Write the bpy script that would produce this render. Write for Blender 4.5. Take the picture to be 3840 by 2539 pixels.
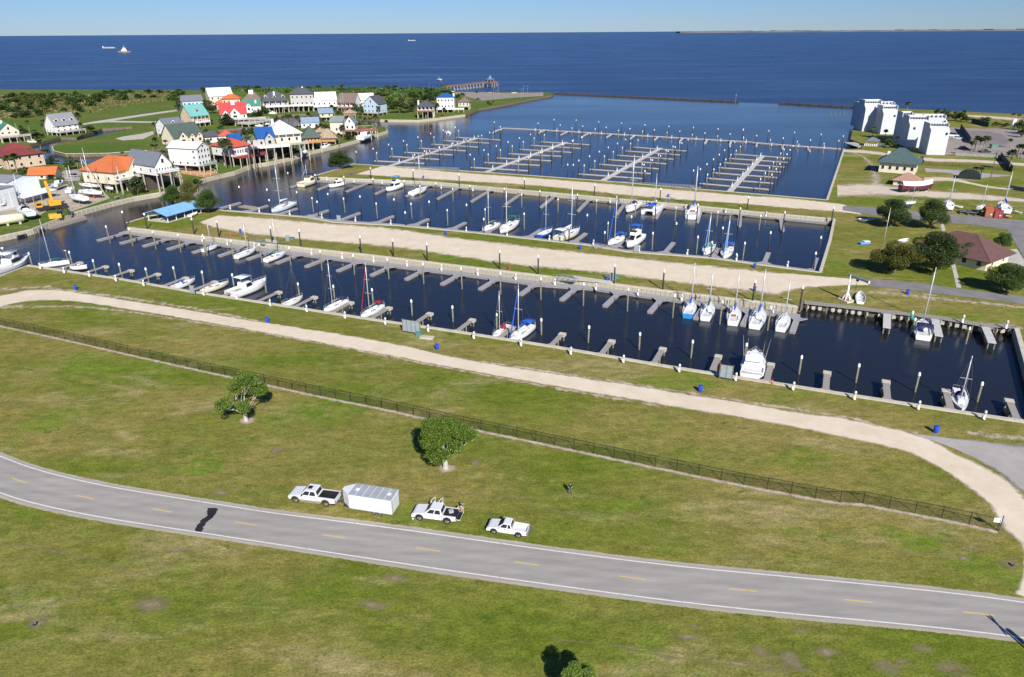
import bpy, bmesh, math, random
from mathutils import Vector, Matrix
from mathutils.geometry import tessellate_polygon
for o in list(bpy.data.objects): bpy.data.objects.remove(o)
sc = bpy.context.scene
COL = sc.collection
# ------------------------------------------------------------------ camera
W0, H0, FPX = 3840.0, 2539.0, 2672.0          # photograph size and focal length in photo pixels
PITCH, ROLL, CAMZ = .4059, -.0066, 59.0
LAND = 1.6                                     # ground level above the water (water at z = 0)
FW = Vector((0, math.cos(PITCH), -math.sin(PITCH)))
_u = Vector((0, math.sin(PITCH), math.cos(PITCH))); _r = Vector((1, 0, 0))
RT = _r*math.cos(ROLL)+_u*math.sin(ROLL); UP = -_r*math.sin(ROLL)+_u*math.cos(ROLL)
cam_d = bpy.data.cameras.new('camera'); cam = bpy.data.objects.new('camera', cam_d); COL.objects.link(cam)
cam.matrix_world = Matrix(((RT.x, UP.x, -FW.x, 0), (RT.y, UP.y, -FW.y, 0), (RT.z, UP.z, -FW.z, CAMZ), (0, 0, 0, 1)))
cam_d.sensor_fit = 'HORIZONTAL'; cam_d.sensor_width = 36; cam_d.lens = 36*FPX/W0
cam_d.clip_start = .5; cam_d.clip_end = 200000
sc.camera = cam
# ------------------------------------------------------------------ sky and sun
SUN_EL, SUN_AZ = math.radians(35), math.radians(164)     # azimuth clockwise from +Y
wd = bpy.data.worlds.new('World'); sc.world = wd; wd.use_nodes = True
nt = wd.node_tree; nt.nodes.clear()
sky = nt.nodes.new('ShaderNodeTexSky'); sky.sky_type = 'NISHITA'; sky.sun_disc = False
sky.sun_elevation = SUN_EL; sky.sun_rotation = SUN_AZ; sky.altitude = 0
sky.air_density = 1.0; sky.dust_density = .0; sky.ozone_density = 6.0
bg = nt.nodes.new('ShaderNodeBackground'); bg.inputs[1].default_value = .05
ow = nt.nodes.new('ShaderNodeOutputWorld')
tint = nt.nodes.new('ShaderNodeMix'); tint.data_type = 'RGBA'; tint.blend_type = 'MULTIPLY'; tint.inputs[0].default_value = 1; tint.inputs[7].default_value = (.7, .93, 1.42, 1)
nt.links.new(sky.outputs[0], tint.inputs[6]); nt.links.new(tint.outputs[2], bg.inputs[0]); nt.links.new(bg.outputs[0], ow.inputs[0])
sl = bpy.data.lights.new('sun', 'SUN'); sl.energy = 5.0; sl.angle = math.radians(.53); sl.color = (1, .955, .88)
so = bpy.data.objects.new('sun', sl); COL.objects.link(so)
sd = Vector((math.sin(SUN_AZ)*math.cos(SUN_EL), math.cos(SUN_AZ)*math.cos(SUN_EL), math.sin(SUN_EL)))
so.rotation_euler = sd.to_track_quat('Z', 'Y').to_euler(); so.location = (0, -60, 120)
vs = sc.view_settings; vs.view_transform = 'Standard'; vs.look = 'None'; vs.gamma = 1; vs.exposure = .42
# ------------------------------------------------------------------ pixel helpers
# frames: enlarged crops of the photo in which points were read (x0, y0, magnification)
ZF = {'N': (0, 0, 1), 'V': (0, 0, 1/1.6196), 'A': (0, 300, 2.614), 'B': (600, 300, 2.614), 'C': (1200, 250, 2.614), 'D': (2000, 350, 2.614),
      'E': (2640, 350, 3.485), 'F': (3140, 350, 2.987), 'G1': (0, 800, 2.614), 'G2': (700, 700, 2.614), 'G3': (1400, 700, 2.614),
      'G4': (2100, 700, 2.614), 'G5': (2500, 900, 2.987), 'G6': (3140, 800, 2.987), 'G7': (2500, 1300, 2.987), 'G8': (3140, 1200, 2.987),
      'H1': (700, 1300, 2.614), 'H2': (1050, 1750, 2.372), 'H3': (1700, 1000, 2.614), 'H4': (0, 1000, 2.614), 'H5': (1900, 1750, 4.48),
      'H6': (3140, 1700, 2.987), 'H7': (0, 1600, 2.091), 'H8': (1900, 2200, 1.2227), 'J1': (0, 420, 5.2275), 'J2': (0, 620, 5.2275),
      'J3': (300, 540, 5.2275), 'J4': (580, 380, 5.2275), 'J5': (760, 320, 5.2275), 'J6': (940, 320, 5.2275), 'J7': (1160, 320, 5.2275),
      'J8': (1540, 270, 5.2275), 'K1': (3180, 370, 5.2275), 'K2': (3440, 370, 5.2275), 'K3': (3280, 600, 4.236), 'K6': (3000, 1000, 5.2275),
      'K7': (1500, 1500, 5.2275), 'K8': (1100, 600, 5.2275)}
def nat(f, x, y):
    a, b, s = ZF[f]; return (a+x/s, b+y/s)
def ground(px, z=LAND):                       # where the line of sight through a pixel meets the level z
    d = FW*FPX+RT*(px[0]-W0/2)-UP*(px[1]-H0/2)
    k = (z-CAMZ)/d.z
    return Vector((d.x*k, d.y*k, z))
def at(f, x, y, z=LAND): return ground(nat(f, x, y), z)
def line(s, z=LAND):                          # "G1 275,512 1190,650 | G2 0,1025" -> points on level z
    out = []
    for part in s.split('|'):
        t = part.split(); f = t[0]
        for q in t[1:]:
            x, y = q.split(','); out.append(at(f, float(x), float(y), z))
    return out
def ppm(p):                                   # photo pixels per metre at a point
    return FPX/max(1, (Vector(p)-Vector((0, 0, CAMZ))).dot(FW))
def height_at(p, f, x, y):                    # height above p of the pixel's line of sight, measured in the upright plane through p
    px = nat(f, x, y); d = FW*FPX+RT*(px[0]-W0/2)-UP*(px[1]-H0/2)
    k = math.hypot(p.x, p.y)/math.hypot(d.x, d.y)
    return CAMZ+d.z*k-p.z
def yaw_to_cam(p): return math.atan2(-p.x, p.y)   # turn about z that makes local -Y face the camera
# ------------------------------------------------------------------ object helpers
def link(o, parent=None):
    COL.objects.link(o)
    if parent is not None: o.parent = parent
    return o
def tag(o, label=None, cat=None, group=None, kind=None):
    if label: o['label'] = label
    if cat: o['category'] = cat
    if group: o['group'] = group
    if kind: o['kind'] = kind
    return o
def thing(name, label, cat, loc=(0, 0, 0), rz=0, group=None):
    o = bpy.data.objects.new(name, None); o.empty_display_size = .2
    o.location = loc; o.rotation_euler = (0, 0, rz); link(o)
    return tag(o, label, cat, group)
class MB:
    def __init__(s): s.v = []; s.f = []; s.uv = None
    def add(s, vs, fs):
        n = len(s.v); s.v += [tuple(v) for v in vs]; s.f += [tuple(i+n for i in f) for f in fs]; return s
    def box(s, x0, x1, y0, y1, z0, z1, rz=0, c=None):
        vs = [(x, y, z) for z in (z0, z1) for x, y in ((x0, y0), (x1, y0), (x1, y1), (x0, y1))]
        if rz:
            cx, cy = c or ((x0+x1)/2, (y0+y1)/2); a, b = math.cos(rz), math.sin(rz)
            vs = [(cx+(x-cx)*a-(y-cy)*b, cy+(x-cx)*b+(y-cy)*a, z) for x, y, z in vs]
        return s.add(vs, [(0, 3, 2, 1), (4, 5, 6, 7), (0, 1, 5, 4), (1, 2, 6, 5), (2, 3, 7, 6), (3, 0, 4, 7)])
    def bar(s, a, b, w, h=None, up=(0, 0, 1)):      # square bar between two points
        a = Vector(a); b = Vector(b); d = (b-a).normalized(); h = h or w
        u = Vector(up)
        if abs(d.dot(u)) > .97: u = Vector((1, 0, 0))
        x = d.cross(u).normalized()*(w/2); y = x.cross(d).normalized()*(h/2)
        vs = [p+sx*x+sy*y for p in (a, b) for sx, sy in ((-1, -1), (1, -1), (1, 1), (-1, 1))]
        return s.add(vs, [(0, 1, 2, 3), (7, 6, 5, 4), (0, 4, 5, 1), (1, 5, 6, 2), (2, 6, 7, 3), (3, 7, 4, 0)])
    def tube(s, pts, rad, n=8, cap=True):
        pts = [Vector(p) for p in pts]; m = len(pts)
        if not hasattr(rad, '__len__'): rad = [rad]*m
        base = len(s.v); prev = None
        for i, p in enumerate(pts):
            d = (pts[min(i+1, m-1)]-pts[max(i-1, 0)]).normalized()
            if prev is None:
                u = Vector((1, 0, 0)) if abs(d.x) < .8 else Vector((0, 1, 0)); x = d.cross(u).normalized()
            else: x = (prev-d*prev.dot(d)).normalized()
            prev = x; y = d.cross(x)
            for k in range(n):
                t = 2*math.pi*k/n; s.v.append(tuple(p+(x*math.cos(t)+y*math.sin(t))*rad[i]))
        for i in range(m-1):
            for k in range(n):
                a = base+i*n+k; b = base+i*n+(k+1) % n
                s.f.append((a, b, b+n, a+n))
        if cap:
            s.f.append(tuple(base+k for k in reversed(range(n)))); s.f.append(tuple(base+(m-1)*n+k for k in range(n)))
        return s
    def lathe(s, prof, n=12, c=(0, 0, 0)):
        base = len(s.v); m = len(prof)
        for r, z in prof:
            for k in range(n):
                t = 2*math.pi*k/n; s.v.append((c[0]+r*math.cos(t), c[1]+r*math.sin(t), c[2]+z))
        for i in range(m-1):
            for k in range(n):
                a = base+i*n+k; b = base+i*n+(k+1) % n; s.f.append((a, b, b+n, a+n))
        s.f.append(tuple(base+k for k in reversed(range(n)))); s.f.append(tuple(base+(m-1)*n+k for k in range(n)))
        return s
    def prism(s, poly, z0, z1):                     # upright prism over an (x, y) outline
        n = len(poly); vs = [(p[0], p[1], z) for z in (z0, z1) for p in poly]
        tri = tessellate_polygon([[Vector((p[0], p[1], 0)) for p in poly]])
        fs = []
        area = sum(poly[i][0]*poly[(i+1) % n][1]-poly[(i+1) % n][0]*poly[i][1] for i in range(n))
        for t in tri:
            a, b, c = (Vector((poly[i][0], poly[i][1])) for i in t)
            if (b-a).cross(c-a) < 0: t = (t[0], t[2], t[1])
            fs.append(tuple(i+n for i in t)); fs.append((t[2], t[1], t[0]))
        for i in range(n):
            j = (i+1) % n
            fs.append((i, j, j+n, i+n) if area > 0 else (j, i, i+n, j+n))
        return s.add(vs, fs)
    def side(s, prof, y0, y1):                      # outline in (x, z) swept along y
        n = len(prof); vs = [(p[0], y, p[1]) for y in (y0, y1) for p in prof]
        tri = tessellate_polygon([[Vector((p[0], p[1], 0)) for p in prof]])
        fs = []
        area = sum(prof[i][0]*prof[(i+1) % n][1]-prof[(i+1) % n][0]*prof[i][1] for i in range(n))
        for t in tri:
            a, b, c = (Vector(prof[i]) for i in t)
            if (b-a).cross(c-a) < 0: t = (t[0], t[2], t[1])
            fs.append(tuple(t)); fs.append(tuple(i+n for i in reversed(t)))
        for i in range(n):
            j = (i+1) % n
            fs.append((j, i, i+n, j+n) if area > 0 else (i, j, j+n, i+n))
        return s.add(vs, fs)
    def loft(s, secs, close=True, cap=True):        # rings of equal length
        base = len(s.v); n = len(secs[0])
        for r in secs: s.v += [tuple(p) for p in r]
        for i in range(len(secs)-1):
            for k in range(n if close else n-1):
                a = base+i*n+k; b = base+i*n+(k+1) % n; s.f.append((a, b, b+n, a+n))
        if cap:
            s.f.append(tuple(base+k for k in reversed(range(n)))); s.f.append(tuple(base+(len(secs)-1)*n+k for k in range(n)))
        return s
    def ball(s, c, r, n=10, m=6, sq=(1, 1, 1)):
        base = len(s.v)
        for i in range(m+1):
            ph = math.pi*i/m
            for k in range(n):
                t = 2*math.pi*k/n
                s.v.append((c[0]+r*sq[0]*math.sin(ph)*math.cos(t), c[1]+r*sq[1]*math.sin(ph)*math.sin(t), c[2]-r*sq[2]*math.cos(ph)))
        for i in range(m):
            for k in range(n):
                a = base+i*n+k; b = base+i*n+(k+1) % n; s.f.append((a, b, b+n, a+n))
        return s
    def mesh(s, name, mat=None, smooth=False):
        me = bpy.data.meshes.new(name); me.from_pydata(s.v, [], s.f); 
        if mat is not None: me.materials.append(mat)
        if smooth: me.polygons.foreach_set('use_smooth', [True]*len(me.polygons))
        me.update(); return me
    def build(s, name, mat, parent=None, smooth=False, bevel=0):
        me = s.mesh(name, mat, smooth)
        o = bpy.data.objects.new(name, me); link(o, parent)
        if bevel:
            b = o.modifiers.new('bevel', 'BEVEL'); b.width = bevel; b.segments = 2; b.limit_method = 'ANGLE'
        return o
def put(name, me, parent=None, loc=(0, 0, 0), rz=0, scale=None):
    o = bpy.data.objects.new(name, me); o.location = loc; o.rotation_euler = (0, 0, rz)
    if scale is not None: o.scale = scale if hasattr(scale, '__len__') else (scale,)*3
    return link(o, parent)
def copy_tree(o, parent=None):
    c = o.copy(); COL.objects.link(c); c.parent = parent
    for ch in list(o.children): copy_tree(ch, c)
    return c
ORD = 'first second third fourth fifth sixth seventh eighth ninth tenth eleventh twelfth thirteenth fourteenth fifteenth sixteenth seventeenth eighteenth nineteenth twentieth'.split()
TENS = {2: 'twenty', 3: 'thirty', 4: 'forty', 5: 'fifty', 6: 'sixty', 7: 'seventy', 8: 'eighty'}
def nth(i):
    if i < 20: return ORD[i]
    n = i+1; t, u = divmod(n, 10)
    return (TENS[t][:-1]+'ieth') if u == 0 else TENS[t]+'-'+ORD[u-1]
# ------------------------------------------------------------------ materials
MT = {}
def node(nt, kind, **kw):
    n = nt.nodes.new(kind)
    for k, v in kw.items(): setattr(n, k, v)
    return n
def mat(name, col, rough=.6, var=.12, scale=2.0, metal=0, bump=0, spec=.5, streak=None, coord='Object'):
    if name in MT: return MT[name]
    m = bpy.data.materials.new(name); m.use_nodes = True; MT[name] = m
    nt = m.node_tree; b = nt.nodes['Principled BSDF']
    b.inputs['Roughness'].default_value = rough; b.inputs['Metallic'].default_value = metal
    b.inputs['Specular IOR Level'].default_value = spec
    c = tuple(col)+(1,)
    if var:
        tc = node(nt, 'ShaderNodeTexCoord'); mp = node(nt, 'ShaderNodeMapping')
        mp.inputs['Scale'].default_value = streak or (1, 1, 1)
        nt.links.new(tc.outputs[coord], mp.inputs[0])
        no = node(nt, 'ShaderNodeTexNoise'); no.inputs['Scale'].default_value = scale; no.inputs['Detail'].default_value = 3
        nt.links.new(mp.outputs[0], no.inputs['Vector'])
        r = node(nt, 'ShaderNodeValToRGB')
        r.color_ramp.elements[0].position = .3; r.color_ramp.elements[1].position = .7
        r.color_ramp.elements[0].color = tuple(x*(1-var) for x in col)+(1,)
        r.color_ramp.elements[1].color = tuple(min(1, x*(1+var)) for x in col)+(1,)
        nt.links.new(no.outputs[0], r.inputs[0]); nt.links.new(r.outputs[0], b.inputs['Base Color'])
        if bump:
            bn = node(nt, 'ShaderNodeBump'); bn.inputs['Strength'].default_value = bump; bn.inputs['Distance'].default_value = .05
            nt.links.new(no.outputs[0], bn.inputs['Height']); nt.links.new(bn.outputs[0], b.inputs['Normal'])
    else: b.inputs['Base Color'].default_value = c
    return m
def leaf_mat(name, col, var=.45, trans=.35):
    if name in MT: return MT[name]
    m = bpy.data.materials.new(name); m.use_nodes = True; MT[name] = m
    nt = m.node_tree; nt.nodes.clear()
    g = node(nt, 'ShaderNodeNewGeometry'); oi = node(nt, 'ShaderNodeObjectInfo')
    r = node(nt, 'ShaderNodeValToRGB')
    r.color_ramp.elements[0].color = tuple(x*(1-var) for x in col)+(1,)
    r.color_ramp.elements[1].color = (min(1, col[0]*(1+var*1.3)), min(1, col[1]*(1+var)), col[2]*(1+var*.5), 1)
    hs = node(nt, 'ShaderNodeHueSaturation')
    mr = node(nt, 'ShaderNodeMapRange'); mr.inputs[3].default_value = .75; mr.inputs[4].default_value = 1.25
    nt.links.new(oi.outputs['Random'], mr.inputs[0]); nt.links.new(mr.outputs[0], hs.inputs['Value'])
    nt.links.new(g.outputs['Random Per Island'], r.inputs[0]); nt.links.new(r.outputs[0], hs.inputs['Color'])
    d = node(nt, 'ShaderNodeBsdfDiffuse'); t = node(nt, 'ShaderNodeBsdfTranslucent'); gl = node(nt, 'ShaderNodeBsdfGlossy'); gl.inputs['Roughness'].default_value = .5
    mx = node(nt, 'ShaderNodeMixShader'); mx.inputs[0].default_value = trans
    m2 = node(nt, 'ShaderNodeMixShader'); m2.inputs[0].default_value = .05
    for q in (d, t): nt.links.new(hs.outputs[0], q.inputs[0])
    nt.links.new(d.outputs[0], mx.inputs[1]); nt.links.new(t.outputs[0], mx.inputs[2])
    nt.links.new(mx.outputs[0], m2.inputs[1]); nt.links.new(gl.outputs[0], m2.inputs[2])
    o = node(nt, 'ShaderNodeOutputMaterial'); nt.links.new(m2.outputs[0], o.inputs[0])
    return m
# ================================================================== the setting: water, ground, road, paths
def water_mat(name, base, rough, scl, strength, dist, spec=.5):
    m = bpy.data.materials.new(name); m.use_nodes = True; MT[name] = m
    nt = m.node_tree; b = nt.nodes['Principled BSDF']
    b.inputs['Base Color'].default_value = base+(1,); b.inputs['Roughness'].default_value = rough; b.inputs['IOR'].default_value = 1.33
    b.inputs['Specular IOR Level'].default_value = spec
    g = node(nt, 'ShaderNodeNewGeometry')
    hs = []
    for s, st, w in scl:
        mp = node(nt, 'ShaderNodeMapping'); mp.inputs['Scale'].default_value = st; mp.inputs['Rotation'].default_value = (0, 0, .5)
        nt.links.new(g.outputs['Position'], mp.inputs[0])
        n = node(nt, 'ShaderNodeTexNoise'); n.inputs['Scale'].default_value = s; n.inputs['Detail'].default_value = 4; n.inputs['Roughness'].default_value = .6
        nt.links.new(mp.outputs[0], n.inputs['Vector'])
        k = node(nt, 'ShaderNodeMath', operation='MULTIPLY'); k.inputs[1].default_value = w
        nt.links.new(n.outputs[0], k.inputs[0]); hs.append(k)
    h = hs[0]
    for k in hs[1:]:
        a = node(nt, 'ShaderNodeMath', operation='ADD'); nt.links.new(h.outputs[0], a.inputs[0]); nt.links.new(k.outputs[0], a.inputs[1]); h = a
    bp = node(nt, 'ShaderNodeBump'); bp.inputs['Strength'].default_value = strength; bp.inputs['Distance'].default_value = dist
    nt.links.new(h.outputs[0], bp.inputs['Height']); nt.links.new(bp.outputs[0], b.inputs['Normal'])
    # slow patches of smoother and rougher water
    n = node(nt, 'ShaderNodeTexNoise'); n.inputs['Scale'].default_value = .012; n.inputs['Detail'].default_value = 3
    mp = node(nt, 'ShaderNodeMapping'); mp.inputs['Scale'].default_value = (.35, 1.4, 1); nt.links.new(g.outputs['Position'], mp.inputs[0]); nt.links.new(mp.outputs[0], n.inputs['Vector'])
    mr = node(nt, 'ShaderNodeMapRange'); mr.inputs[3].default_value = max(.02, rough-.12); mr.inputs[4].default_value = rough+.12
    nt.links.new(n.outputs[0], mr.inputs[0]); nt.links.new(mr.outputs[0], b.inputs['Roughness'])
    return m
M_SEA = water_mat('open_sea_water', (.012, .03, .085), .3, [(.35, (1, 1.5, 1), .6), (1.2, (1, 1.3, 1), .3)], .8, 1.0)
M_HARB = water_mat('harbour_water', (.014, .017, .02), .16, [(.35, (1, 1.5, 1), .5), (1.4, (1, 1.3, 1), .25)], .35, .35)

def sheet(name, pts, z, m, kind='structure', side=None, side_mat=None, wall=None):
    """flat sheet over an outline; side = depth of its edge below"""
    poly = [(p[0], p[1]) for p in pts]; mb = MB()
    if side: mb.prism(poly, z-side, z)
    else:
        tri = tessellate_polygon([[Vector((p[0], p[1], 0)) for p in poly]]); fs = []
        for t in tri:
            a, b, c = (Vector(poly[i]) for i in t)
            fs.append(tuple(t) if (b-a).cross(c-a) > 0 else (t[0], t[2], t[1]))
        mb.add([(p[0], p[1], z) for p in poly], fs)
    o = mb.build(name, m)
    if side_mat is not None:
        o.data.materials.append(side_mat)
        for p in o.data.polygons:
            if p.normal.z < .5: p.material_index = 1
    return tag(o, kind=kind)
R = 150000
sea = sheet('sea', [(-R, -3000), (R, -3000), (R, R), (-R, R)], -.25, M_SEA)
# sheltered water behind the breakwaters, canals included
harb = sheet('harbour_water', line('N 2073,354 2762,384 2970,392 3215,408', 0)+[Vector((330, 330, 0)), Vector((330, 60, 0)), Vector((-450, 60, 0)), Vector((-520, 560, 0))]
             + line('N -200,470 300,400 1200,372 1800,372', 0), 0, M_HARB)

# ---- grass: blotches of green, olive and dry straw, streaked along the mowing direction
def grass_mat(name, green, olive, dry, dry_amt=.5, rot=-.22, patch=1.0):
    m = bpy.data.materials.new(name); m.use_nodes = True; MT[name] = m
    nt = m.node_tree; b = nt.nodes['Principled BSDF']; b.inputs['Roughness'].default_value = .95; b.inputs['Specular IOR Level'].default_value = .1
    g = node(nt, 'ShaderNodeNewGeometry')
    def noise(s, st, det=4, ro=.6, dis=0):
        mp = node(nt, 'ShaderNodeMapping'); mp.inputs['Scale'].default_value = st; mp.inputs['Rotation'].default_value = (0, 0, rot)
        nt.links.new(g.outputs['Position'], mp.inputs[0])
        n = node(nt, 'ShaderNodeTexNoise'); n.inputs['Scale'].default_value = s; n.inputs['Detail'].default_value = det
        n.inputs['Roughness'].default_value = ro; n.inputs['Distortion'].default_value = dis
        nt.links.new(mp.outputs[0], n.inputs['Vector']); return n
    def ramp(src, p0, p1):
        r = node(nt, 'ShaderNodeMapRange'); r.inputs[1].default_value = p0; r.inputs[2].default_value = p1; r.interpolation_type = 'SMOOTHSTEP'
        nt.links.new(src.outputs[0], r.inputs[0]); return r
    def mixc(f, a, bcol):
        x = node(nt, 'ShaderNodeMix', data_type='RGBA')
        nt.links.new(f.outputs[0], x.inputs[0])
        for i, q in ((6, a), (7, bcol)):
            if hasattr(q, 'outputs'): nt.links.new(q.outputs[2] if q.bl_idname == 'ShaderNodeMix' else q.outputs[0], x.inputs[i])
            else: x.inputs[i].default_value = tuple(q)+(1,)
        return x
    big = ramp(noise(.035*patch, (.45, 1, 1), 5, .62), .36, .64)
    c = mixc(big, green, olive)
    d = ramp(noise(.11*patch, (.35, 1, 1), 6, .68, .6), .62-.14*dry_amt, .82-.1*dry_amt)
    c = mixc(d, c, dry)
    lush = ramp(noise(.075*patch, (.6, 1, 1), 5, .65, .4), .54, .72); c = mixc(lush, c, (green[0]*.95, green[1]*1.22, green[2]*.95))
    weed = ramp(noise(.5, (.7, 1, 1), 4, .7), .6, .72); c = mixc(weed, c, (green[0]*.62, green[1]*.8, green[2]*.8))
    f = ramp(noise(.9, (.5, 1, 1), 6, .75), .3, .75)
    dark = node(nt, 'ShaderNodeMix', data_type='RGBA', blend_type='MULTIPLY'); dark.inputs[0].default_value = 1
    rr = node(nt, 'ShaderNodeValToRGB'); rr.color_ramp.elements[0].color = (.6, .68, .52, 1); rr.color_ramp.elements[1].color = (1.24, 1.2, 1.16, 1)
    nt.links.new(f.outputs[0], rr.inputs[0]); nt.links.new(c.outputs[2], dark.inputs[6]); nt.links.new(rr.outputs[0], dark.inputs[7])
    v = noise(4.5, (.8, 1, 1), 3, .8); r3 = node(nt, 'ShaderNodeValToRGB'); r3.color_ramp.elements[0].color = (.58, .6, .58, 1); r3.color_ramp.elements[1].color = (1.42, 1.4, 1.35, 1)
    r3.color_ramp.elements[0].position = .3; r3.color_ramp.elements[1].position = .7
    nt.links.new(v.outputs[0], r3.inputs[0])
    d2 = node(nt, 'ShaderNodeMix', data_type='RGBA', blend_type='MULTIPLY'); d2.inputs[0].default_value = 1
    nt.links.new(dark.outputs[2], d2.inputs[6]); nt.links.new(r3.outputs[0], d2.inputs[7])
    nt.links.new(d2.outputs[2], b.inputs['Base Color'])
    bp = node(nt, 'ShaderNodeBump'); bp.inputs['Strength'].default_value = .5; bp.inputs['Distance'].default_value = .12
    nt.links.new(v.outputs[0], bp.inputs['Height']); nt.links.new(bp.outputs[0], b.inputs['Normal'])
    return m
M_GRASS = grass_mat('mown_grass', (.146, .178, .023), (.268, .218, .075), (.38, .305, .17), .8)
M_GRASS2 = grass_mat('lush_grass', (.095, .15, .025), (.15, .165, .042), (.26, .22, .12), .25, patch=.6)
M_EARTH = mat('bank_earth', (.16, .13, .09), .95, .3, .8)
# coast of the main land, walked from the near bulkhead round the three basins to the sea shore
NEARB = 'N 105,996 | G1 1190,648 | G2 0,1023 1000,1178 | G3 0,1306 700,1406 | H3 1000,790 2091,980 | G7 1000,380 2091,552 | G8 900,962 2091,1142'
MIDS = 'G5 1470,745 0,570 | G4 370,935 | G3 1750,885 0,675 | G2 900,575 0,470 | G1 1255,140'
MIDN = 'G2 350,235 1150,300 1440,350 2091,385 | G3 1000,455 2091,575 | G4 650,640 1460,700 2091,785 | G5 1720,365'
UPS = 'G4 2091,265 1240,180 0,68 | C 1100,1130 0,1085 | B 1560,960'
UPN = 'C 330,955 640,975 1600,1035 | D 640,855 2091,980 | E 1610,1395'
BOARD = 'G6 2000,1275 1600,1250 1100,1165 600,1110 0,1040'
COAST = (line('N -700,1300 0,1036')+line(NEARB)+line('N 3917,1598 3812,1232')+line(BOARD)+line('N 3016,1135')+line(MIDS)
         + line('N 476,836 566,809 700,786 811,783')+line(MIDN)+line('N 3113,900 3129,821')+line(UPS)+line('N 1187,657 1247,640')+line(UPN)
         + line('E 1835,730 2060,722 2060,655 1915,600 1940,490 1990,350 2010,195 | F 640,165 1000,185 2091,235 | N 4300,450'))
COAST += [Vector((1300, 500, 0)), Vector((1300, -250, 0)), Vector((-900, -250, 0)), Vector((-900, 90, 0))]
main_ground = sheet('ground', COAST, LAND, M_GRASS, side=4, side_mat=M_EARTH)
SOUTH_BANK = line('C 530,568 300,530 100,510 | B 1560,430 1240,460 830,530 | N 800,520 700,555 640,580 549,592 | J1 1500,1015 1000,1000 830,990 700,760 560,640', LAND)
FRONT = line('N -500,985 0,886 120,860 | A 720,1300 1090,1200 1300,1150 1470,1120 | B 0,1105 230,1040 460,960 720,900 900,830 1040,812 1280,760 1480,700 1740,640 1930,590 | C 660,630 640,600', LAND)
left_ground = sheet('ground', FRONT+SOUTH_BANK+line('J1 0,655 | N -700,570', LAND), LAND, M_GRASS2, side=4, side_mat=M_EARTH)
NORTH_BANK = line('J1 560,640 740,600 1180,490 1500,500 1640,440 | A 1000,478 1290,455 1300,478 | J1 1900,470 1500,560 1180,600 1030,680 1050,760 1280,820 2091,810 | A 1440,690 | N 640,550 700,525 760,500 | J4 1250,560 | B 760,470 1000,455 1100,405 1150,340 1480,330 1600,345 | C 300,495 590,520 960,525 1150,505 1420,470 1560,410 1800,370 2091,310', LAND)
left_field = sheet('ground', line('N -700,570 | J1 0,655', LAND)+NORTH_BANK+line('N 2066,357 2076,351 2060,347 1620,343 800,339 0,335 -700,337', LAND)+[Vector((-2600, 1100, 0)), Vector((-1500, 500, 0))], LAND, M_GRASS2, side=4, side_mat=M_EARTH)

# ---- strips with ragged edges (sand tracks, shoulders): a band with its own across coordinate
def ragged_mat(name, col, col2, scale=.5, rag=.35, detail=6, fine=3.0, rough=.95, edge=.62, soft=.035):
    if name in MT: return MT[name]
    m = bpy.data.materials.new(name); m.use_nodes = True; MT[name] = m
    nt = m.node_tree; b = nt.nodes['Principled BSDF']; b.inputs['Roughness'].default_value = rough; b.inputs['Specular IOR Level'].default_value = .15
    g = node(nt, 'ShaderNodeNewGeometry'); at_ = node(nt, 'ShaderNodeAttribute', attribute_name='across')
    n = node(nt, 'ShaderNodeTexNoise'); n.inputs['Scale'].default_value = scale; n.inputs['Detail'].default_value = detail; n.inputs['Roughness'].default_value = .72
    nt.links.new(g.outputs['Position'], n.inputs['Vector'])
    ab = node(nt, 'ShaderNodeMath', operation='ABSOLUTE'); nt.links.new(at_.outputs['Fac'], ab.inputs[0])
    k = node(nt, 'ShaderNodeMath', operation='MULTIPLY_ADD'); k.inputs[1].default_value = rag*2; nt.links.new(n.outputs[0], k.inputs[0]); nt.links.new(ab.outputs[0], k.inputs[2])
    r = node(nt, 'ShaderNodeMapRange'); r.inputs[1].default_value = edge+rag-soft; r.inputs[2].default_value = edge+rag+soft
    nt.links.new(k.outputs[0], r.inputs[0])
    c = node(nt, 'ShaderNodeMix', data_type='RGBA'); c.inputs[6].default_value = col+(1,); c.inputs[7].default_value = col2+(1,)
    n2 = node(nt, 'ShaderNodeTexNoise'); n2.inputs['Scale'].default_value = fine*.1; n2.inputs['Detail'].default_value = 8; n2.inputs['Roughness'].default_value = .7
    nt.links.new(g.outputs['Position'], n2.inputs['Vector'])
    q = node(nt, 'ShaderNodeMapRange'); q.inputs[1].default_value = .35; q.inputs[2].default_value = .68; nt.links.new(n2.outputs[0], q.inputs[0])
    nt.links.new(q.outputs[0], c.inputs[0]); nt.links.new(c.outputs[2], b.inputs['Base Color'])
    t = node(nt, 'ShaderNodeBsdfTransparent'); mx = node(nt, 'ShaderNodeMixShader')
    nt.links.new(r.outputs[0], mx.inputs[0]); nt.links.new(b.outputs[0], mx.inputs[1]); nt.links.new(t.outputs[0], mx.inputs[2])
    nt.links.new(mx.outputs[0], nt.nodes['Material Output'].inputs[0])
    return m
def resample(pts, step):
    pts = [Vector(p) for p in pts]; out = [pts[0]]
    for a, b in zip(pts, pts[1:]):
        n = max(1, int((b-a).length/step))
        out += [a.lerp(b, i/n) for i in range(1, n+1)]
    return out
def smooth(pts, it=2):
    for _ in range(it):
        q = [pts[0]]
        for a, b in zip(pts, pts[1:]): q += [a.lerp(b, .25), a.lerp(b, .75)]
        q.append(pts[-1]); pts = q
    return pts
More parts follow.
